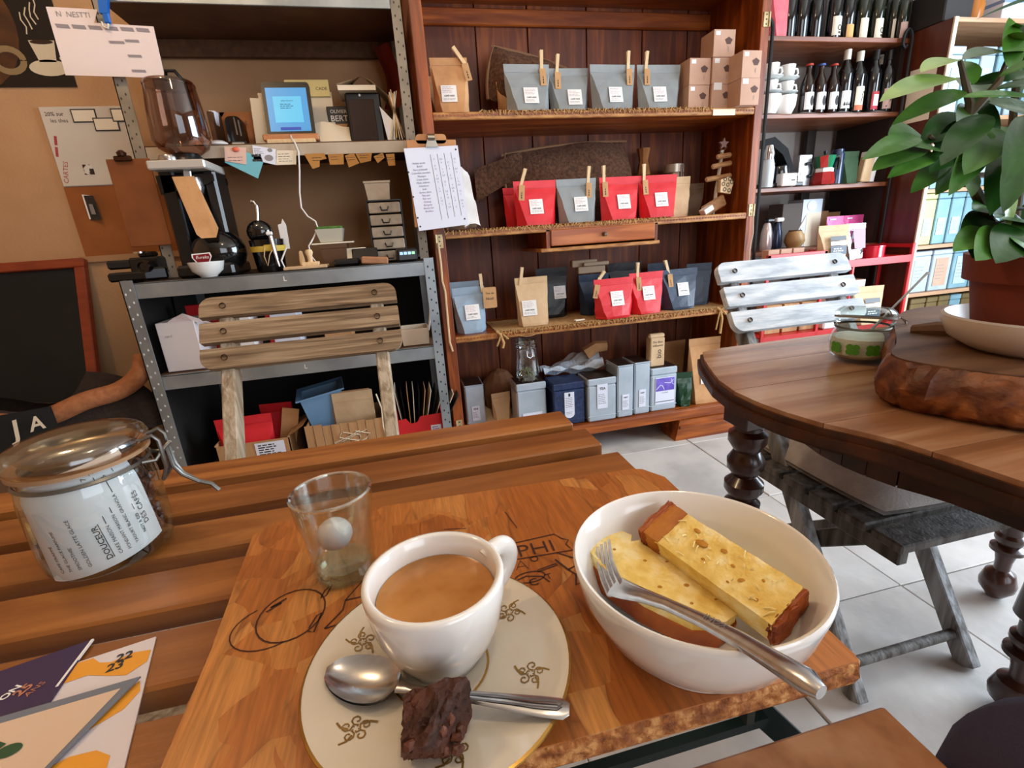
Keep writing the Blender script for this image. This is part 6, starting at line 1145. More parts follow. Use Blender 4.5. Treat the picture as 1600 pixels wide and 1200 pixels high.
# OSB tray board
t = thing('strand_board_tray', 'varnished wood strand board used as a tray, with burnt drawings and letters', 'board', (0, 0, 0))
BZ0, BZ = SZ+.0005, .743
OSB = bpy.data.materials.new('strand_board'); OSB.use_nodes = True; nt = OSB.node_tree; L_ = nt.links; b_ = nt.nodes['Principled BSDF']; b_.inputs['Roughness'].default_value = .36
tc = nd(nt, 'ShaderNodeTexCoord'); hgt = None; col = None
nzw = nd(nt, 'ShaderNodeTexNoise'); nzw.inputs['Scale'].default_value = 14; L_.new(tc.outputs['Object'], nzw.inputs[0])
mixv = nd(nt, 'ShaderNodeVectorMath', operation='MULTIPLY_ADD'); mixv.inputs[1].default_value = (.02, .02, .02); L_.new(nzw.outputs['Color'], mixv.inputs[0]); L_.new(tc.outputs['Object'], mixv.inputs[2])
cols = []; hs_ = []
for rot, sc, s2 in ((.5, 15, (1, .24, 1)), (-.9, 21, (1, .2, 1)), (1.7, 11, (1, .34, 1))):
    mp = nd(nt, 'ShaderNodeMapping'); mp.inputs['Rotation'].default_value = (0, 0, rot); mp.inputs['Scale'].default_value = s2; L_.new(mixv.outputs[0], mp.inputs[0])
    vo = nd(nt, 'ShaderNodeTexVoronoi'); vo.inputs['Scale'].default_value = sc*2.0; vo.inputs['Randomness'].default_value = 1; L_.new(mp.outputs[0], vo.inputs[0])
    sp = nd(nt, 'ShaderNodeSeparateColor'); L_.new(vo.outputs['Color'], sp.inputs[0])
    rp = nd(nt, 'ShaderNodeValToRGB'); e = rp.color_ramp.elements; e[0].color = lin('#98541f'); e[1].color = lin('#c08445'); x = e.new(.35); x.color = lin('#a66128'); x = e.new(.7); x.color = lin('#ae6b2f'); L_.new(sp.outputs[0], rp.inputs[0])
    gr = nd(nt, 'ShaderNodeTexNoise'); gr.inputs['Scale'].default_value = 60; gr.inputs['Detail'].default_value = 5; mg = nd(nt, 'ShaderNodeMapping'); mg.inputs['Rotation'].default_value = (0, 0, rot); mg.inputs['Scale'].default_value = (7, .5, 1); L_.new(tc.outputs['Object'], mg.inputs[0]); L_.new(mg.outputs[0], gr.inputs[0])
    ov = nd(nt, 'ShaderNodeMix', data_type='RGBA', blend_type='OVERLAY'); ov.inputs[0].default_value = .55; L_.new(rp.outputs[0], ov.inputs[6]); L_.new(gr.outputs[0], ov.inputs[7])
    cols.append(ov.outputs[2]); hs_.append(sp.outputs[1])
sel = nd(nt, 'ShaderNodeTexVoronoi'); sel.inputs['Scale'].default_value = 26; L_.new(mixv.outputs[0], sel.inputs[0]); ss = nd(nt, 'ShaderNodeSeparateColor'); L_.new(sel.outputs['Color'], ss.inputs[0])
def step(th):
    n = nd(nt, 'ShaderNodeMath', operation='GREATER_THAN'); n.inputs[1].default_value = th; L_.new(ss.outputs[2], n.inputs[0]); return n.outputs[0]
m1 = nd(nt, 'ShaderNodeMix', data_type='RGBA'); L_.new(step(.4), m1.inputs[0]); L_.new(cols[0], m1.inputs[6]); L_.new(cols[1], m1.inputs[7])
m2 = nd(nt, 'ShaderNodeMix', data_type='RGBA'); L_.new(step(.72), m2.inputs[0]); L_.new(m1.outputs[2], m2.inputs[6]); L_.new(cols[2], m2.inputs[7]); L_.new(m2.outputs[2], b_.inputs['Base Color'])
ed_ = []
for rot, sc, s2 in ((.5, 30, (1, .24, 1)), (-.9, 42, (1, .2, 1))):
    mp = nd(nt, 'ShaderNodeMapping'); mp.inputs['Rotation'].default_value = (0, 0, rot); mp.inputs['Scale'].default_value = s2; L_.new(mixv.outputs[0], mp.inputs[0])
    vo = nd(nt, 'ShaderNodeTexVoronoi', feature='DISTANCE_TO_EDGE'); vo.inputs['Scale'].default_value = sc; L_.new(mp.outputs[0], vo.inputs[0])
    mr = nd(nt, 'ShaderNodeMapRange'); mr.inputs[1].default_value = 0; mr.inputs[2].default_value = .045; mr.inputs[3].default_value = .66; mr.inputs[4].default_value = 1; L_.new(vo.outputs['Distance'], mr.inputs[0]); ed_.append(mr.outputs[0])
eg = nd(nt, 'ShaderNodeMix'); L_.new(step(.4), eg.inputs[0]); L_.new(ed_[0], eg.inputs[2]); L_.new(ed_[1], eg.inputs[3])
n5 = nd(nt, 'ShaderNodeTexNoise'); n5.inputs['Scale'].default_value = 22; L_.new(tc.outputs['Object'], n5.inputs[0]); r5 = nd(nt, 'ShaderNodeMapRange'); r5.inputs[1].default_value = .42; r5.inputs[2].default_value = .6; L_.new(n5.outputs[0], r5.inputs[0])
mz = nd(nt, 'ShaderNodeMix'); mz.inputs[3].default_value = 1; L_.new(r5.outputs[0], mz.inputs[0]); L_.new(eg.outputs[0], mz.inputs[2])
mu = nd(nt, 'ShaderNodeMix', data_type='RGBA', blend_type='MULTIPLY'); mu.inputs[0].default_value = 1; L_.new(m2.outputs[2], mu.inputs[6]); L_.new(mz.outputs[0], mu.inputs[7]); L_.new(mu.outputs[2], b_.inputs['Base Color'])
h1 = nd(nt, 'ShaderNodeMix'); L_.new(step(.4), h1.inputs[0]); L_.new(hs_[0], h1.inputs[2]); L_.new(hs_[1], h1.inputs[3]); bp = nd(nt, 'ShaderNodeBump'); bp.inputs['Strength'].default_value = .5; bp.inputs['Distance'].default_value = .0015; L_.new(h1.outputs[0], bp.inputs['Height']); L_.new(bp.outputs[0], b_.inputs['Normal'])
bo = [(-.166, .44), (-.158, .449), (-.146, .457), (.04, .447), (.222, .438), (.232, .434), (.246, .410), (.243, .3), (.239, .178), (.237, .174), (.03, .1775), (-.155, .184), (-.157, .30)]
part('board', G().prism(bo, BZ0+.0008, BZ), OSB, t)
R = random.Random(2); g = G(); bd = []
for i in range(len(bo)):
    a, b2 = Vector(bo[i]), Vector(bo[(i+1) % len(bo)]); m_ = max(1, int((b2-a).length/.006)); bd += [a.lerp(b2, j/m_) for j in range(m_)]
nb = len(bd); cb = Vector((.04, .31))
for z, k in ((BZ0, .0), (BZ0+.005, .0022), (BZ0+.010, .0012), (BZ0+.014, .002), (BZ-.0008, -.0002)):
    g.v += [(*(p+(p-cb).normalized()*(k+R.uniform(-.0012, .0012)*(k > 0))), z+R.uniform(-.0008, .0008)*(k > 0)) for p in bd]
g.f += [(k*nb+i, k*nb+(i+1) % nb, (k+1)*nb+(i+1) % nb, (k+1)*nb+i) for k in range(4) for i in range(nb)]
part('rough_edge', g, mat('chip_edge', '#7a431b', '#c58d52', scale=130, rough=.8, bump=1, bscale=160, c3='#9c5d28'), t)
BURN = mat('burnt_line', '#3a1606', rough=.8); g = G(); zb_ = BZ+.0004
letters(g, 'PHI', .018, (.083, .336, zb_), (1, -.03, 0), (.03, 1, 0), fit=.030, bold=-.008); letters(g, 'C', .011, (.070, .2975, zb_), (1, 0, 0), (0, 1, 0), bold=.01); letters(g, 'T', .009, (.083, .300, zb_), (1, .1, 0), (-.1, 1, 0)); letters(g, 'A', .018, (.066, .319, zb_), (1, -.1, 0), (.1, 1, 0), bold=-.03)
for P, w in (([(.052, .349), (.104, .351), (.108, .343), (.113, .339), (.109, .334), (.112, .325), (.06, .328)], .0009), ([(.094, .318), (.1, .303), (.104, .296), (.112, .3)], .0013), ([(.098, .326), (.108, .316), (.118, .312)], .0011), ([(.1, .303), (.108, .306), (.113, .312)], .0011), ([(.104, .296), (.1, .285), (.108, .288)], .0013), ([(.077, .308), (.094, .311), (.0935, .313), (.077, .310), (.077, .308)], .0008), (arc(.012, 0, 360, 14, (.069, .304), .006), .0008), ([(.055, .302), (.066, .306), (.078, .302), (.082, .294)], .0009), (arc(.003, 0, 360, 10, (.078, .324)), .0008),
             (arc(.0235, 40, 400, 26, (-.109, .319), .026), .0009), (arc(.026, 120, 300, 14, (-.122, .312), .022), .0007), ([(-.086, .332), (-.083, .344), (-.088, .338), (-.09, .33), (-.086, .332)], .0009), ([(-.094, .301), (-.09, .312), (-.087, .314), (-.09, .296), (-.094, .298)], .0009), ([(-.083, .297), (-.072, .312), (-.071, .322), (-.058, .343), (-.052, .346), (-.047, .335)], .0009), ([(-.083, .297), (-.072, .2985), (-.068, .305)], .0009), ([(-.071, .322), (-.06, .322), (-.056, .33)], .0009), ([(-.087, .352), (-.08, .348), (-.077, .346)], .0014), ([(-.116, .338), (-.126, .331), (-.119, .334), (-.128, .327)], .0012), ([(.01, .39), (.03, .385)], .0006), ([(.07, .40), (.075, .37)], .0006)): part('burnt_drawing', ribbon(G(), P, w*1.35, (0, 0, zb_)), BURN, t, fix=False)
part('burnt_lettering', g, BURN, t, fix=False)
# ---------------------------------------------------------------- saucer, cup, coffee
SC = Vector((-.006, .236, BZ+.0004))
t = thing('saucer', 'cream saucer with gilt scroll motifs and a gold rim under the coffee cup', 'saucer', SC)
part('plate', G().lathe([(0, .004), (.024, .004), (.028, .0055), (.045, .0060), (.068, .0095), (.0785, .0125), (.0795, .0135), (.0785, .0145), (.066, .0118), (.045, .0085), (.028, .008), (.026, .0068), (0, .0066)], n=72).lathe([(.028, .0005), (.030, 0), (.031, .005), (.027, .0055)], n=48), CREAM, t, True)
part('gold_rim', G().lathe([(.0783, .0147), (.0797, .0142), (.0800, .0133)], n=72), GOLD, t, True); part('gold_ring', G().lathe([(.0285, .0084), (.0298, .00845)], n=48), GOLD, t, True)
for a in (28, 100, 148, 212, 272, 335):
    g = G(); c = Vector((.056*cos(radians(a)), .056*sin(radians(a))))
    zz = lambda p: .0106+.00013*(p.length*1000-56)*1.0
    for k in range(5):
        b = radians(a+72*k+18); o = c+Vector((cos(b), sin(b)))*.0052
        P = [o+Vector((cos(b+radians(200-j*48)), sin(b+radians(200-j*48))))*(.0033*(1-j*.085)) for j in range(9)]
        n0 = len(g.v); ribbon(g, [c+Vector((cos(b-.5), sin(b-.5)))*.0012]+P, .0009); g.v = g.v[:n0]+[(p[0], p[1], zz(Vector(p[:2]))) for p in g.v[n0:]]
        if k % 2 == 0: n0 = len(g.v); ribbon(g, [c+Vector((cos(b+.3), sin(b+.3)))*.004, c+Vector((cos(b+.15), sin(b+.15)))*.008, c+Vector((cos(b-.1), sin(b-.1)))*.0115], .0012); g.v = g.v[:n0]+[(p[0], p[1], zz(Vector(p[:2]))) for p in g.v[n0:]]
    part('gilt_motif', g, mat('bronze_gilt', '#8a6a36', '#a4834a', scale=90, rough=.35, metal=.6) if 'bronze_gilt' not in bpy.data.materials else bpy.data.materials['bronze_gilt'], t, fix=False)
t = thing('coffee_cup', 'thick white cup of crema topped coffee on the gilt saucer', 'cup', (-.003, .2475, BZ+.0074), radians(27)); t.scale = (.975, .975, .97)
part('cup', G().lathe([(0, .002), (.0225, .002), (.0235, .0), (.0255, .0), (.027, .004), (.0335, .014), (.0395, .030), (.0425, .047), (.0435, .058), (.0428, .0605), (.0405, .0612), (.0385, .0595), (.0375, .048), (.034, .03), (.027, .014), (.018, .008), (0, .007)], n=64), CERAM, t, True, ang=70)
part('handle', G().tube(spl([(.0395, 0, .050), (.047, 0, .0535), (.0545, 0, .052), (.0590, 0, .045), (.0575, 0, .036), (.051, 0, .0285), (.044, 0, .0245), (.036, 0, .023)], 5), .0051, 14, flat=1.35), CERAM, t, True, ang=80)
part('coffee', G().lathe([(0, .0450), (.030, .0451), (.0352, .0453), (.0366, .0460)], n=48), COFFEE, t, True)
# teaspoon
def spoon_mesh(bowl_l, bowl_w, path, widths, thick, depth):
    g = G(); ax = (Vector(path[0])-Vector(path[1])); ax.z = 0; ax.normalize(); sd = Vector((-ax.y, ax.x, 0)); c = Vector(path[0])+ax*(bowl_l*.5)
    def top(u, v):
        s = 2*v-1; w = bowl_w*.5*sqrt(max(0, 1-s*s))*(1-.14*s); q = 2*u-1; r2 = min(1, q*q+s*s*(1-q*q)); z = -depth*(1-(abs(q))**2)*(1-s*s)**.8
        return c+ax*(s*bowl_l*.5)+sd*(q*w)+Vector((0, 0, z))
    N = 14; g.sheet(lambda u, v: tuple(top(u, v)), N, N); g.sheet(lambda u, v: tuple(top(u, v)-Vector((0, 0, thick*.8+.0*u))), N, N)
    P = [Vector(p) for p in path]; v = []; k = len(P)
    for i, p in enumerate(P):
        t_ = (P[min(i+1, k-1)]-P[max(i-1, 0)]).normalized(); s_ = t_.cross(Vector((0, 0, 1))).normalized(); n_ = s_.cross(t_); w = widths[i]/2
        for a, z in ((-w, 0), (-w*.75, thick*.5), (w*.75, thick*.5), (w, 0), (w*.75, -thick*.5), (-w*.75, -thick*.5)): v.append(p+s_*a+n_*z)
    g.add(v, [(i*6+j, i*6+(j+1) % 6, (i+1)*6+(j+1) % 6, (i+1)*6+j) for i in range(k-1) for j in range(6)]+[(0, 1, 2, 3, 4, 5), tuple(range(6*k-6, 6*k))])
    return g
t = thing('teaspoon', 'steel teaspoon lying across the gilt saucer before the cup', 'spoon', (0, 0, 0))
pth = [(-.0305, .2205, .7595), (-.024, .2165, .7600), (-.012, .2095, .7618), (.006, .2010, .7625), (.026, .1925, .7618), (.044, .1855, .7605), (.0545, .1815, .7600), (.0575, .1803, .7600)]
part('spoon', spoon_mesh(.049, .0305, pth, [.0085, .0056, .0054, .0072, .0098, .0122, .0122, .0065], .0022, .0062), STEEL, t, True, ang=60)
g = G(); ribbon(g, [(-.0005, .2035), (.02, .1965), (.040, .1885), (.0525, .1845), (.0545, .1825), (.051, .1808), (.04, .1848), (.02, .1928), (.0, .2015)], .0011); g.v = [(x, y, .7638+.0002*0-.00004*(x*1000-20)*(x > .02)) for x, y, z in g.v]; part('bead_border', g, mat('grooved_steel', '#77767a', rough=.4, metal=.9), t, fix=False)
# brownie
def lump(g, R, amp, freq=3):
    out = []
    for x, y, z in g.v: out.append((x+R.uniform(-amp, amp), y+R.uniform(-amp, amp), z+R.uniform(-amp, amp)))
    g.v = out; return g
def subbox(c, s, n, Rm=None, rnd=.15):
    g = G(); T = Matrix.Translation(Vector(c)) @ (Rm.to_4x4() if Rm else Matrix())
    def P(a, b, k, sg):
        p = [0, 0, 0]; p[k] = sg; p[(k+1) % 3] = a; p[(k+2) % 3] = b; q = Vector(p); l = q.length; q = q*(1-rnd)+q.normalized()*rnd*1.15; return T @ Vector((q.x*s[0]/2, q.y*s[1]/2, q.z*s[2]/2))
    for k in range(3):
        for sg in (-1, 1): g.sheet(lambda u, v: tuple(P(2*u-1, 2*v-1, k, sg)), n, n)
    return g
def weld(g, d=1e-5):
    key = {}; mp = []; nv = []
    for p in g.v:
        k = (round(p[0]/d), round(p[1]/d), round(p[2]/d))
        if k not in key: key[k] = len(nv); nv.append(p)
        mp.append(key[k])
    g.v = nv; g.f = [tuple(mp[i] for i in f) for f in g.f]; return g
t = thing('brownie_piece', 'crumbly dark brown piece of brownie leaning on the teaspoon', 'cake', (-.0105, .1860, .7565))
g = weld(subbox((0, 0, .0135), (.031, .026, .029), 12, axes((1, -.12, .0), (-.1, -.42, .9)), .18)); R = random.Random(8)
g.v = [(x+(-.015*max(0, (.006-y)/.02)+.002 if x > 0 else 0)*min(1, abs(x)/.008), y, z+.003*sin(90*x)*(z > .01)) for x, y, z in g.v]; lump(g, R, .0011); part('crumb', g, BROWNIE, t)
g = G()
for k in range(9): g.ell((R.uniform(-.014, .014), -.011+R.uniform(-.003, .006), R.uniform(.006, .027)), (R.uniform(.002, .004), R.uniform(.002, .003), R.uniform(.002, .0035)), 7)
lump(g, R, .0004); part('lump', g, mat('chocolate_lump', '#4a2618', '#6b3a26', scale=70, rough=.5, bump=.5), t)
# bowl with cake
BC = Vector((.1555, .222, BZ+.0004)); t = thing('serving_bowl', 'white oval looking bowl holding two slices of yellow cake', 'bowl', BC)
t['label'] = 'white ceramic bowl holding two slices of yellow cake'
part('bowl', G().lathe([(0, .004), (.040, .004), (.041, .0), (.045, .0), (.046, .004), (.060, .018), (.070, .038), (.0745, .056), (.0748, .0595), (.0735, .0612), (.0715, .0602), (.067, .040), (.057, .021), (.044, .0105), (.030, .0085), (0, .008)], n=80), CERAM, t, True, ang=70)
Rm = axes((.34, -.94, -.10), (-.30, -.22, .93)); c = Vector((.1775, .2300, .7835))
t = thing('cake_slice', 'upper slice of yellow cake with brown crust at both ends, leaning on the other', 'cake', c)
g = weld(subbox((0, 0, 0), (.096, .032, .020), 16, Rm, .04)); R = random.Random(5); lump(g, R, .00035); part('crumb', g, CAKE, t, True)
g = weld(subbox(Rm @ Vector((-.0475, 0, 0)), (.007, .034, .0215), 8, Rm, .12)); lump(g, R, .0006); part('dark_crust', g, CRUST, t); g = weld(subbox(Rm @ Vector((.0475, 0, -.001)), (.006, .033, .0205), 8, Rm, .15)); lump(g, R, .0009); part('brown_crust', g, CRUST, t)
g = weld(subbox(Rm @ Vector((-.033, .0, .0)), (.026, .0405, .0218), 8, Rm, .15)); lump(g, R, .0005)
mcr = mat('browned_cake_top', '#c07a20', '#8a3d0d', scale=24, rough=.6, bump=.4, bscale=90)
part('browned_top', weld(lump(subbox(Rm @ Vector((-.040, 0, .0006)), (.014, .0335, .0212), 8, Rm, .2), R, .0001)), mcr, t)
g = G()
for u, w, a, b in ((-.012, .004, .0045, .0065), (.002, .009, .0028, .0032), (.012, .002, .0016, .002), (.021, -.004, .0034, .002), (.03, .006, .0012, .0014), (-.02, .011, .0024, .004), (-.004, -.008, .0016, .0016), (.034, -.01, .0012, .0012), (.016, -.012, .001, .0016)):
    p = Rm @ Vector((u, w*.8, .0101)); g.ell(p, (a*.8, b*.8, .0005), 9)
part('crumb_hole', g, HOLE, t, True)
g = G()
for k in range(26):
    p = Rm @ Vector((R.uniform(-.036, .045), R.uniform(-.014, .014), .0107)); q = Vector((R.uniform(-1, 1), R.uniform(-1, 1), R.uniform(0, .8))).normalized()*R.uniform(.002, .004); g.tube([p-q, p+q*.2+Vector((0, 0, .0008)), p+q], .0004, 4)
part('crumb_shred', g, mat('pale_crumb', '#f2e0a0', rough=.8), t, kind='stuff')
Rm2 = axes((.48, -.86, -.14), (.22, -.20, .95)); c = Vector((.1405, .2445, .7675))
t = thing('cake_slice', 'lower slice of yellow cake lying flat under the fork', 'cake', c)
def dsl(k): return [(-.050*k, -.008*k), (-.046*k, -.02*k), (-.02*k, -.028*k), (.01*k, -.028*k), (.038*k, -.02*k), (.05*k, -.006*k), (.052*k, .008*k), (.045*k, .02*k), (-.0*k, .021*k), (-.025*k, .019*k), (-.028*k, .012*k), (-.032*k, .019*k), (-.046*k, .015*k)]
T = Rm2.to_4x4()
g = G().prism(dsl(1), -.004, .0105, 'z', T); part('crumb', g, CAKE, t)
part('brown_crust', G().prism(dsl(1.025), -.0085, .0035, 'z', T), CRUST, t)
g = G()
for u, w, a in ((.02, .004, .0022), (.03, -.008, .0014), (-.01, .002, .0016), (.01, -.012, .0018), (-.03, -.006, .0014), (.038, .008, .0012), (.0, .014, .0012)): g.ell(Rm2 @ Vector((u, w, .0104)), (a, a*.7, .0008), 8)
part('crumb_hole', g, HOLE, t, True)
t = thing('cake_fork', 'steel fork resting in the cake bowl with its handle over the rim', 'fork', (0, 0, 0))
hp = [(.1075, .2330, .7825), (.1110, .2235, .7860), (.1160, .2120, .7905), (.1225, .1970, .7955), (.1300, .1760, .8015), (.1365, .1560, .8065), (.1410, .1360, .8110), (.1430, .1235, .8145), (.1440, .1175, .8150)]
g = G(); P = [Vector(p) for p in hp]; wd = [.016, .0135, .0095, .0074, .0078, .0092, .0106, .0116, .0066]; th = [.0018, .0022, .0028, .003, .003, .003, .0034, .0044, .003]; v = []
for i, p in enumerate(P):
    t_ = (P[min(i+1, len(P)-1)]-P[max(i-1, 0)]).normalized(); s_ = t_.cross(Vector((-.25, -.2, 1))).normalized(); n_ = s_.cross(t_); w = wd[i]/2
    for a in range(12): v.append(p+s_*(w*cos(a*pi/6))+n_*(th[i]*sin(a*pi/6)))
g.add(v, [(i*12+j, i*12+(j+1) % 12, (i+1)*12+(j+1) % 12, (i+1)*12+j) for i in range(len(P)-1) for j in range(12)]+[tuple(range(12)), tuple(range(12*len(P)-12, 12*len(P)))])
part('handle', g, STEEL, t, True, ang=60)
g = G(); d_ = Vector((.16, .97, .10)).normalized(); s_ = d_.cross(Vector((-.6, -.1, .8))).normalized(); b0 = P[0]
for k in range(4):
    o = b0+s_*(-.0048+.0032*k); g.tube([o-d_*.004, o+d_*.008+Vector((-.001, 0, -.001)), o+d_*.020+Vector((-.001, 0, -.001)), o+d_*.034+Vector((.001, 0, .004))], [.0024, .0020, .0017, .0009], 8, flat=.7)
part('tine', g, STEEL, t, True)
n_ = Vector((-.2, -.15, 1)).normalized(); part('stamped_lettering', letters(G(), 'INOX', .006, Vector((.1325, .1690, .8067)), Vector((.32, -.94, .2)).normalized(), Vector((.94, .32, .15)).normalized(), fit=.013), mat('stamp_grey', '#8b8587', rough=.4, metal=.6), t, fix=False)
# shot glass
t = thing('water_glass', 'small faceted shot glass of water on the strand board', 'glass', (-.0735, .357, BZ+.0004))
nf = 10
def facet(r, a): k = pi/nf; return r*cos(k)/cos((a % (2*k))-k)
def gl(prof, n=60, fac=lambda z: 0):
    v = []; f = []
    for r, z in prof:
        for i in range(n):
            a = 2*pi*i/n; w = fac(z); rr = r*(1-w)+facet(r, a)*w; v.append((rr*cos(a), rr*sin(a), z))
    for j in range(len(prof)-1):
        for i in range(n): f.append((j*n+i, j*n+(i+1) % n, (j+1)*n+(i+1) % n, (j+1)*n+i))
    return G().add(v, f)
part('glass', gl([(.0001, 0), (.0215, 0), (.0235, .004), (.0255, .025), (.0278, .048), (.0290, .053), (.0305, .070), (.0308, .0745), (.0298, .0755), (.0288, .0745), (.0268, .05), (.0225, .018), (.0205, .013), (.0001, .012)], fac=lambda z: 1 if .003 < z < .05 else 0), glass('tumbler_glass', '#fbfdfb', .04, .5), t, True, ang=25)
part('rim', G().lathe([(.0287, .0735), (.0309, .0733), (.0312, .0748), (.0300, .0760), (.0286, .0750)], n=60), glass('rim_glass', '#ffffff', .22, .95), t, True)
part('water', G().lathe([(0, .0125), (.0200, .0135), (.0222, .019), (.0265, .050), (.0278, .062), (0, .0618)], n=40), WATER, t, True)
part('thick_base', G().lathe([(0, .0015), (.020, .0015), (.0222, .005), (.021, .0115), (0, .0115)], n=20), glass('base_glass', '#e6eee4', .12, .6), t)
single('white_lump', G().ell((0, 0, 0), (.0135, .0135, .0125), 20), mat('milky_white', '#dcd6de', rough=.35), 'milky white round lump floating in the small water glass', 'ball', (-.0755, .352, BZ+.040), smooth=True)  # plain milky white ball set in the water
# ---------------------------------------------------------------- big jar of beans on the left
JC = Vector((-.3046, .4818, SZ+.0004)); KR, KZ = .648, 1.15
def jp(P): return [(r*KR, z*KZ) for r, z in P]
t = thing('coffee_bean_jar', 'large clip top glass jar of coffee beans with a printed price list inside', 'jar', JC)
part('glass', G().lathe(jp([(0, .004), (.070, .004), (.0775, .009), (.0800, .022), (.0805, .045), (.0800, .066), (.0770, .078), (.0745, .083), (.0755, .086), (.079, .089)]), n=64), GLASS, t, True)
part('rim_ring', G().lathe(jp([(.0755, .0795), (.0785, .081), (.0755, .083)]), n=64), WIRE, t, True)
part('rubber_seal', G().lathe(jp([(.066, .0895), (.0805, .0895), (.0805, .0925), (.066, .0925)]), n=64), mat('tan_rubber', '#9c7a58', rough=.6), t, True)
part('lid', G().lathe(jp([(.066, .093), (.0795, .093), (.0825, .096), (.0825, .101), (.0790, .105), (.073, .108), (.06, .1105), (.04, .112), (0, .1125)]), n=64), glass('lid_glass', '#efe4d4', .10, .45, .12), t, True)
part('inner_lid', G().lathe(jp([(.0, .094), (.055, .094), (.064, .0975), (.068, .103)]), n=48), glass('inner_lid_glass', '#e6d8c2', .15, .5, .25), t, True)
ca = radians(8); cv = Vector((cos(ca), sin(ca), 0)); tv = Vector((-sin(ca), cos(ca), 0))
def cp(r, s, z): return tuple(cv*(r-.0275)+tv*s*.8+Vector((0, 0, z*KZ)))
part('clasp', G().tube([cp(.078, -.012, .098), cp(.088, -.012, .101), cp(.092, -.012, .096), cp(.092, -.012, .072), cp(.087, -.012, .062), cp(.087, .012, .062), cp(.092, .012, .072), cp(.092, .012, .096), cp(.088, .012, .101), cp(.078, .012, .098)], .0019, 8).tube([cp(.076, -.018, .081), cp(.086, -.014, .080), cp(.094, -.008, .088), cp(.097, 0, .09)], .0019, 8).tube([cp(.076, .018, .081), cp(.086, .014, .080), cp(.094, .008, .088), cp(.097, 0, .09)], .0019, 8).tube([cp(.094, .004, .088), cp(.095, .004, .070), cp(.100, .002, .060), cp(.112, .0, .050), cp(.122, -.002, .046), cp(.127, -.003, .039)], .0021, 8).tube([cp(.094, -.004, .088), cp(.095, -.004, .070), cp(.100, -.002, .060), cp(.112, -.001, .050)], .0019, 8), WIRE, t, True)
RP = .0482; a0, a1 = radians(-118), radians(-30)
def cy(a, z, r=RP): return (r*cos(a), r*sin(a), z)
PA = -64
def pm(x, y, r=RP-.0002):   # sheet coordinates: x to the right round the jar, y up; the sheet is tilted a little
    x2 = (x*cos(.12)-y*sin(.12))*1.1; y2 = (y*cos(.12)+x*sin(.12))*1.12+.003
    z = .053+y2*1.03; rr = r if z < .083 else r-(z-.083)*.28
    return cy(radians(PA)+x2/RP*.90, z, rr)
part('price_list', G().sheet(lambda u, v: pm(-.060+.105*u, -.038+.083*v, RP-.0010), 24, 10), mat('list_paper', '#e6e2e6', rough=.8), t, True, fix=True)
gi = G()
def jt(s, size, x, y, fit=None, bold=0):
    v, f = txt(s, size, bold)
    if fit: w = max(p[0] for p in v)-min(p[0] for p in v); v = [(p[0]*fit/w, p[1]*fit/w) for p in v]
    mn = min(p[0] for p in v); gi.add([pm(x-p[1], y+p[0]-mn, RP-.0004) for p in v], f)     # reads upwards
jt('DOUCEUR', .0085, -.003, -.031, fit=.030, bold=.012)
jt('CAKE MAISON', .0055, .0055, -.031, fit=.026); jt('FONDANT MAISON', .0055, .0125, -.031, fit=.032); jt('YAOURT BLANC GRANOLA', .0055, .0195, -.030, fit=.046); jt('NOY & CO', .0055, .0285, -.026, fit=.018, bold=.02); jt('DES CAFÉS', .004, .034, -.02, fit=.03)
jt('GOLDEN LATTE GLACÉ', .005, -.018, -.031, fit=.042); jt('SMOOTHIE', .005, -.026, -.031, fit=.02); jt('THÉ GLACÉ PARFUMÉ', .005, -.034, -.031, fit=.036); jt('CAFÉ FRAPPÉ', .005, -.042, -.031, fit=.024)
for x, y in ((.0055, .034), (.0125, .036), (.0195, .030)): jt('7' if y > .033 else '6', .0055, x, y)
for x, y0, y1_ in ((.0055, -.003, .032), (.0125, .003, .034), (.0195, .018, .028), (.0285, -.004, .034), (-.0000, -.031, -.0005)):
    gi.add([pm(x-.0003, y0, RP-.0004), pm(x+.0003, y0, RP-.0004), pm(x+.0003, y1_, RP-.0004), pm(x-.0003, y1_, RP-.0004)], [(0, 1, 2, 3)])
part('lettering', gi, INK, t, fix=False)
R = random.Random(6); g = G(); bean = G().ell((0, 0, 0), (.0056, .0042, .0034), 8)
for k in range(460):
    a = R.uniform(0, 2*pi); top = k > 340; r = .041*sqrt(R.random()) if top else R.uniform(.037, .0412); z = (.076 if top else R.uniform(.011, .078))
    if not top and radians(-115) < ((a+pi) % (2*pi))-pi < radians(-24): continue
    g.add(bean.v, bean.f, Matrix.Translation(cy(a, z+R.uniform(-.002, .003), r)) @ Euler((R.uniform(0, 6), R.uniform(0, 6), R.uniform(0, 6))).to_matrix().to_4x4())
part('coffee_beans', g.lathe([(0, .008), (.038, .010), (.041, .03), (.041, .072), (0, .075)], n=24), BEAN, t, True, kind='stuff')
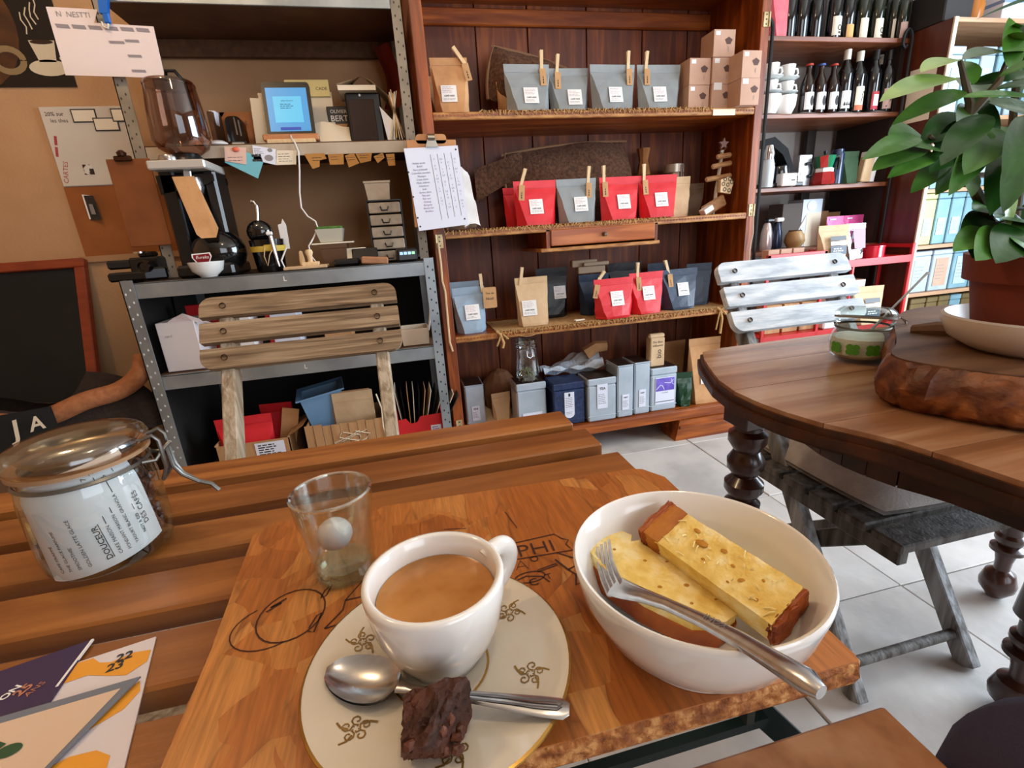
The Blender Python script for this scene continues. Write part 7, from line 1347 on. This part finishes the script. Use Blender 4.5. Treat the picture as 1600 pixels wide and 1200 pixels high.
# ---------------------------------------------------------------- leaflets at the lower left
def leaflet(name, pts, z, m, label): 
    t = thing(name, label, 'leaflet', (0, 0, 0)); part('sheet', G().prism(pts, z, z+.0012), m, t); return t
zl = SZ+.0006
t = leaflet('programme_leaflet', [(-.2135, .3465), (-.290, .330), (-.262, .21), (-.182, .225)], zl, mat('lilac_white', '#d8cfd2', rough=.6), 'white leaflet with orange blobs and the figures 22 23')
OR_ = mat('orange_print', '#e59b2c', rough=.55); g = G(); zq = zl+.0015
for P in ([(-.2625, .335), (-.25, .337), (-.243, .331), (-.235, .329), (-.222, .334), (-.211, .333), (-.209, .322), (-.218, .313), (-.23, .316), (-.245, .321), (-.258, .318)], [(-.206, .305), (-.202, .296), (-.206, .284), (-.223, .272), (-.232, .267), (-.224, .283), (-.213, .298)], [(-.232, .253), (-.222, .258), (-.208, .258), (-.198, .252), (-.194, .236), (-.205, .225), (-.226, .223)]): g.add([(x, y, zq) for x, y in P], [tuple(range(len(P)))])
part('orange_print', g, OR_, t, fix=False)
g = G(); ux, uy = Vector((1, .22, 0)).normalized(), Vector((-.22, 1, 0)).normalized(); letters(g, '22', .0105, (-.2275, .3315, zq+.0003), ux, uy, bold=.025); letters(g, '23', .0105, (-.2295, .3235, zq+.0003), ux, uy, bold=.025); part('lettering', g, INK, t, fix=False)
t = leaflet('purple_leaflet', [(-.2605, .3565), (-.345, .332), (-.345, .27), (-.256, .29)], zl+.0016, mat('deep_purple', '#33204a', rough=.5), 'dark purple leaflet with small white and copper lettering'); zq = zl+.0032
part('pale_edge', G().bx(-.2608, -.2592, .315, .3565, zl+.0016, zl+.0030), PAPER, t)
ux, uy = Vector((.45, .9, 0)).normalized(), Vector((-.9, .45, 0)).normalized(); part('lettering', letters(G(), 'ON', .0072, (-.2885, .3185, zq), ux, uy, bold=.03), PAPER, t, fix=False); g = letters(G(), '25', .0095, (-.281, .3185, zq), ux, uy, bold=.03); letters(g, 'ANS', .006, (-.2735, .3170, zq), ux, uy); part('copper_lettering', g, mat('copper_print', '#b9785a', rough=.4), t, fix=False)
t = leaflet('grey_framed_leaflet', [(-.205, .3055), (-.35, .290), (-.33, .2), (-.238, .226)], zl+.0034, mat('slate_blue_card', '#6f7480', rough=.6), 'cream card with grey border and a green figure logo'); zq = zl+.0048
t.children[0].name = 'border_card'
part('cream_field', G().add([(-.2135, .2985, zq), (-.345, .2845, zq), (-.325, .2, zq), (-.238, .226, zq)], [(0, 1, 2, 3)]), mat('cream_field', '#d6b99f', rough=.7), t, fix=False)
g = G(); ribbon(g, [(-.30, .2805), (-.275, .2785), (-.265, .274), (-.272, .264), (-.285, .262), (-.3, .262)], .006, (0, 0, zq+.0004)); ribbon(g, [(-.285, .262), (-.262, .266)], .005, (0, 0, zq+.0004)); g.add([(x, y, zq+.0005) for x, y in arc(.0068, 0, 360, 14, (-.2575, .2690), .0045)], [tuple(range(15))]); part('green_figure', g, mat('logo_dark_green', '#1d4a2a', rough=.5), t, fix=False)
g = G(); g.add([(x, y, zq+.0003) for x, y in ((-.30, .259), (-.268, .263), (-.262, .262), (-.263, .254), (-.30, .247))], [(0, 1, 2, 3, 4)]); part('light_green_figure', g, mat('logo_light_green', '#6fae3c', rough=.5), t, fix=False)
single('yellow_packet', G().box((0, 0, .012), (.03, .03, .024), .003), mat('pale_yellow_packet', '#d9c27a', rough=.6), 'pale yellow packet corner left of the bean jar', 'packet', (-.452, .455, SZ+.0004))
# ================================================================ SEAT AND KNEE AT THE LOWER RIGHT
t = thing('garden_seat', 'worn light brown wooden seat on a dark green steel frame at the lower right', 'stool', (0, 0, 0))
part('seat_board', G().box((.265, .155, .438), (.437, .326, .024), .004), SEATW, t)
part('frame_rail', G().bx(.06, .38, .372, .384, .385, .398), TEAL, t)
part('slanted_bar', G().box((.4075, .390, .355), (.034, .006, .20), .001, Matrix.Rotation(radians(-38), 3, 'Y')), TEAL, t)
for x, y in ((.07, .36), (.08, .02), (.455, .02), (.455, .29)): part('leg', G().bx(x-.012, x+.012, y-.004, y+.004, 0, .425), TEAL, t)
t = thing('person', 'knee of a seated person in dark navy ribbed trousers at the lower right corner', 'person', (0, 0, 0))
kp = [((.70, -.36, .62), .115), ((.64, -.10, .565), .100), ((.58, .10, .52), .090), ((.546, .205, .480), .080), ((.545, .235, .41), .068), ((.575, .225, .30), .060), ((.59, .21, .18), .05), ((.60, .20, .07), .042)]
me = bpy.data.meshes.new('leg'); me.from_pydata([k[0] for k in kp], [(i, i+1) for i in range(len(kp)-1)], [])
lo = bpy.data.objects.new('trouser_leg', me); COL.objects.link(lo); lo.parent = t
sm_ = lo.modifiers.new('skin', 'SKIN'); me.skin_vertices.new() if not me.skin_vertices else None
for i, k in enumerate(kp): me.skin_vertices[0].data[i].radius = (k[1], k[1])
me.skin_vertices[0].data[0].use_root = True; sb = lo.modifiers.new('sub', 'SUBSURF'); sb.levels = 2; sb.render_levels = 3
me2 = bpy.data.meshes.new_from_object(lo.evaluated_get(bpy.context.evaluated_depsgraph_get())); lo.modifiers.clear(); lo.data = me2; me2.materials.clear(); me2.materials.append(TROUS)
for p in me2.polygons: p.use_smooth = True
part('shoe', G().ell((.60, .25, .035), (.045, .13, .04), 16), BLACK, t, True)
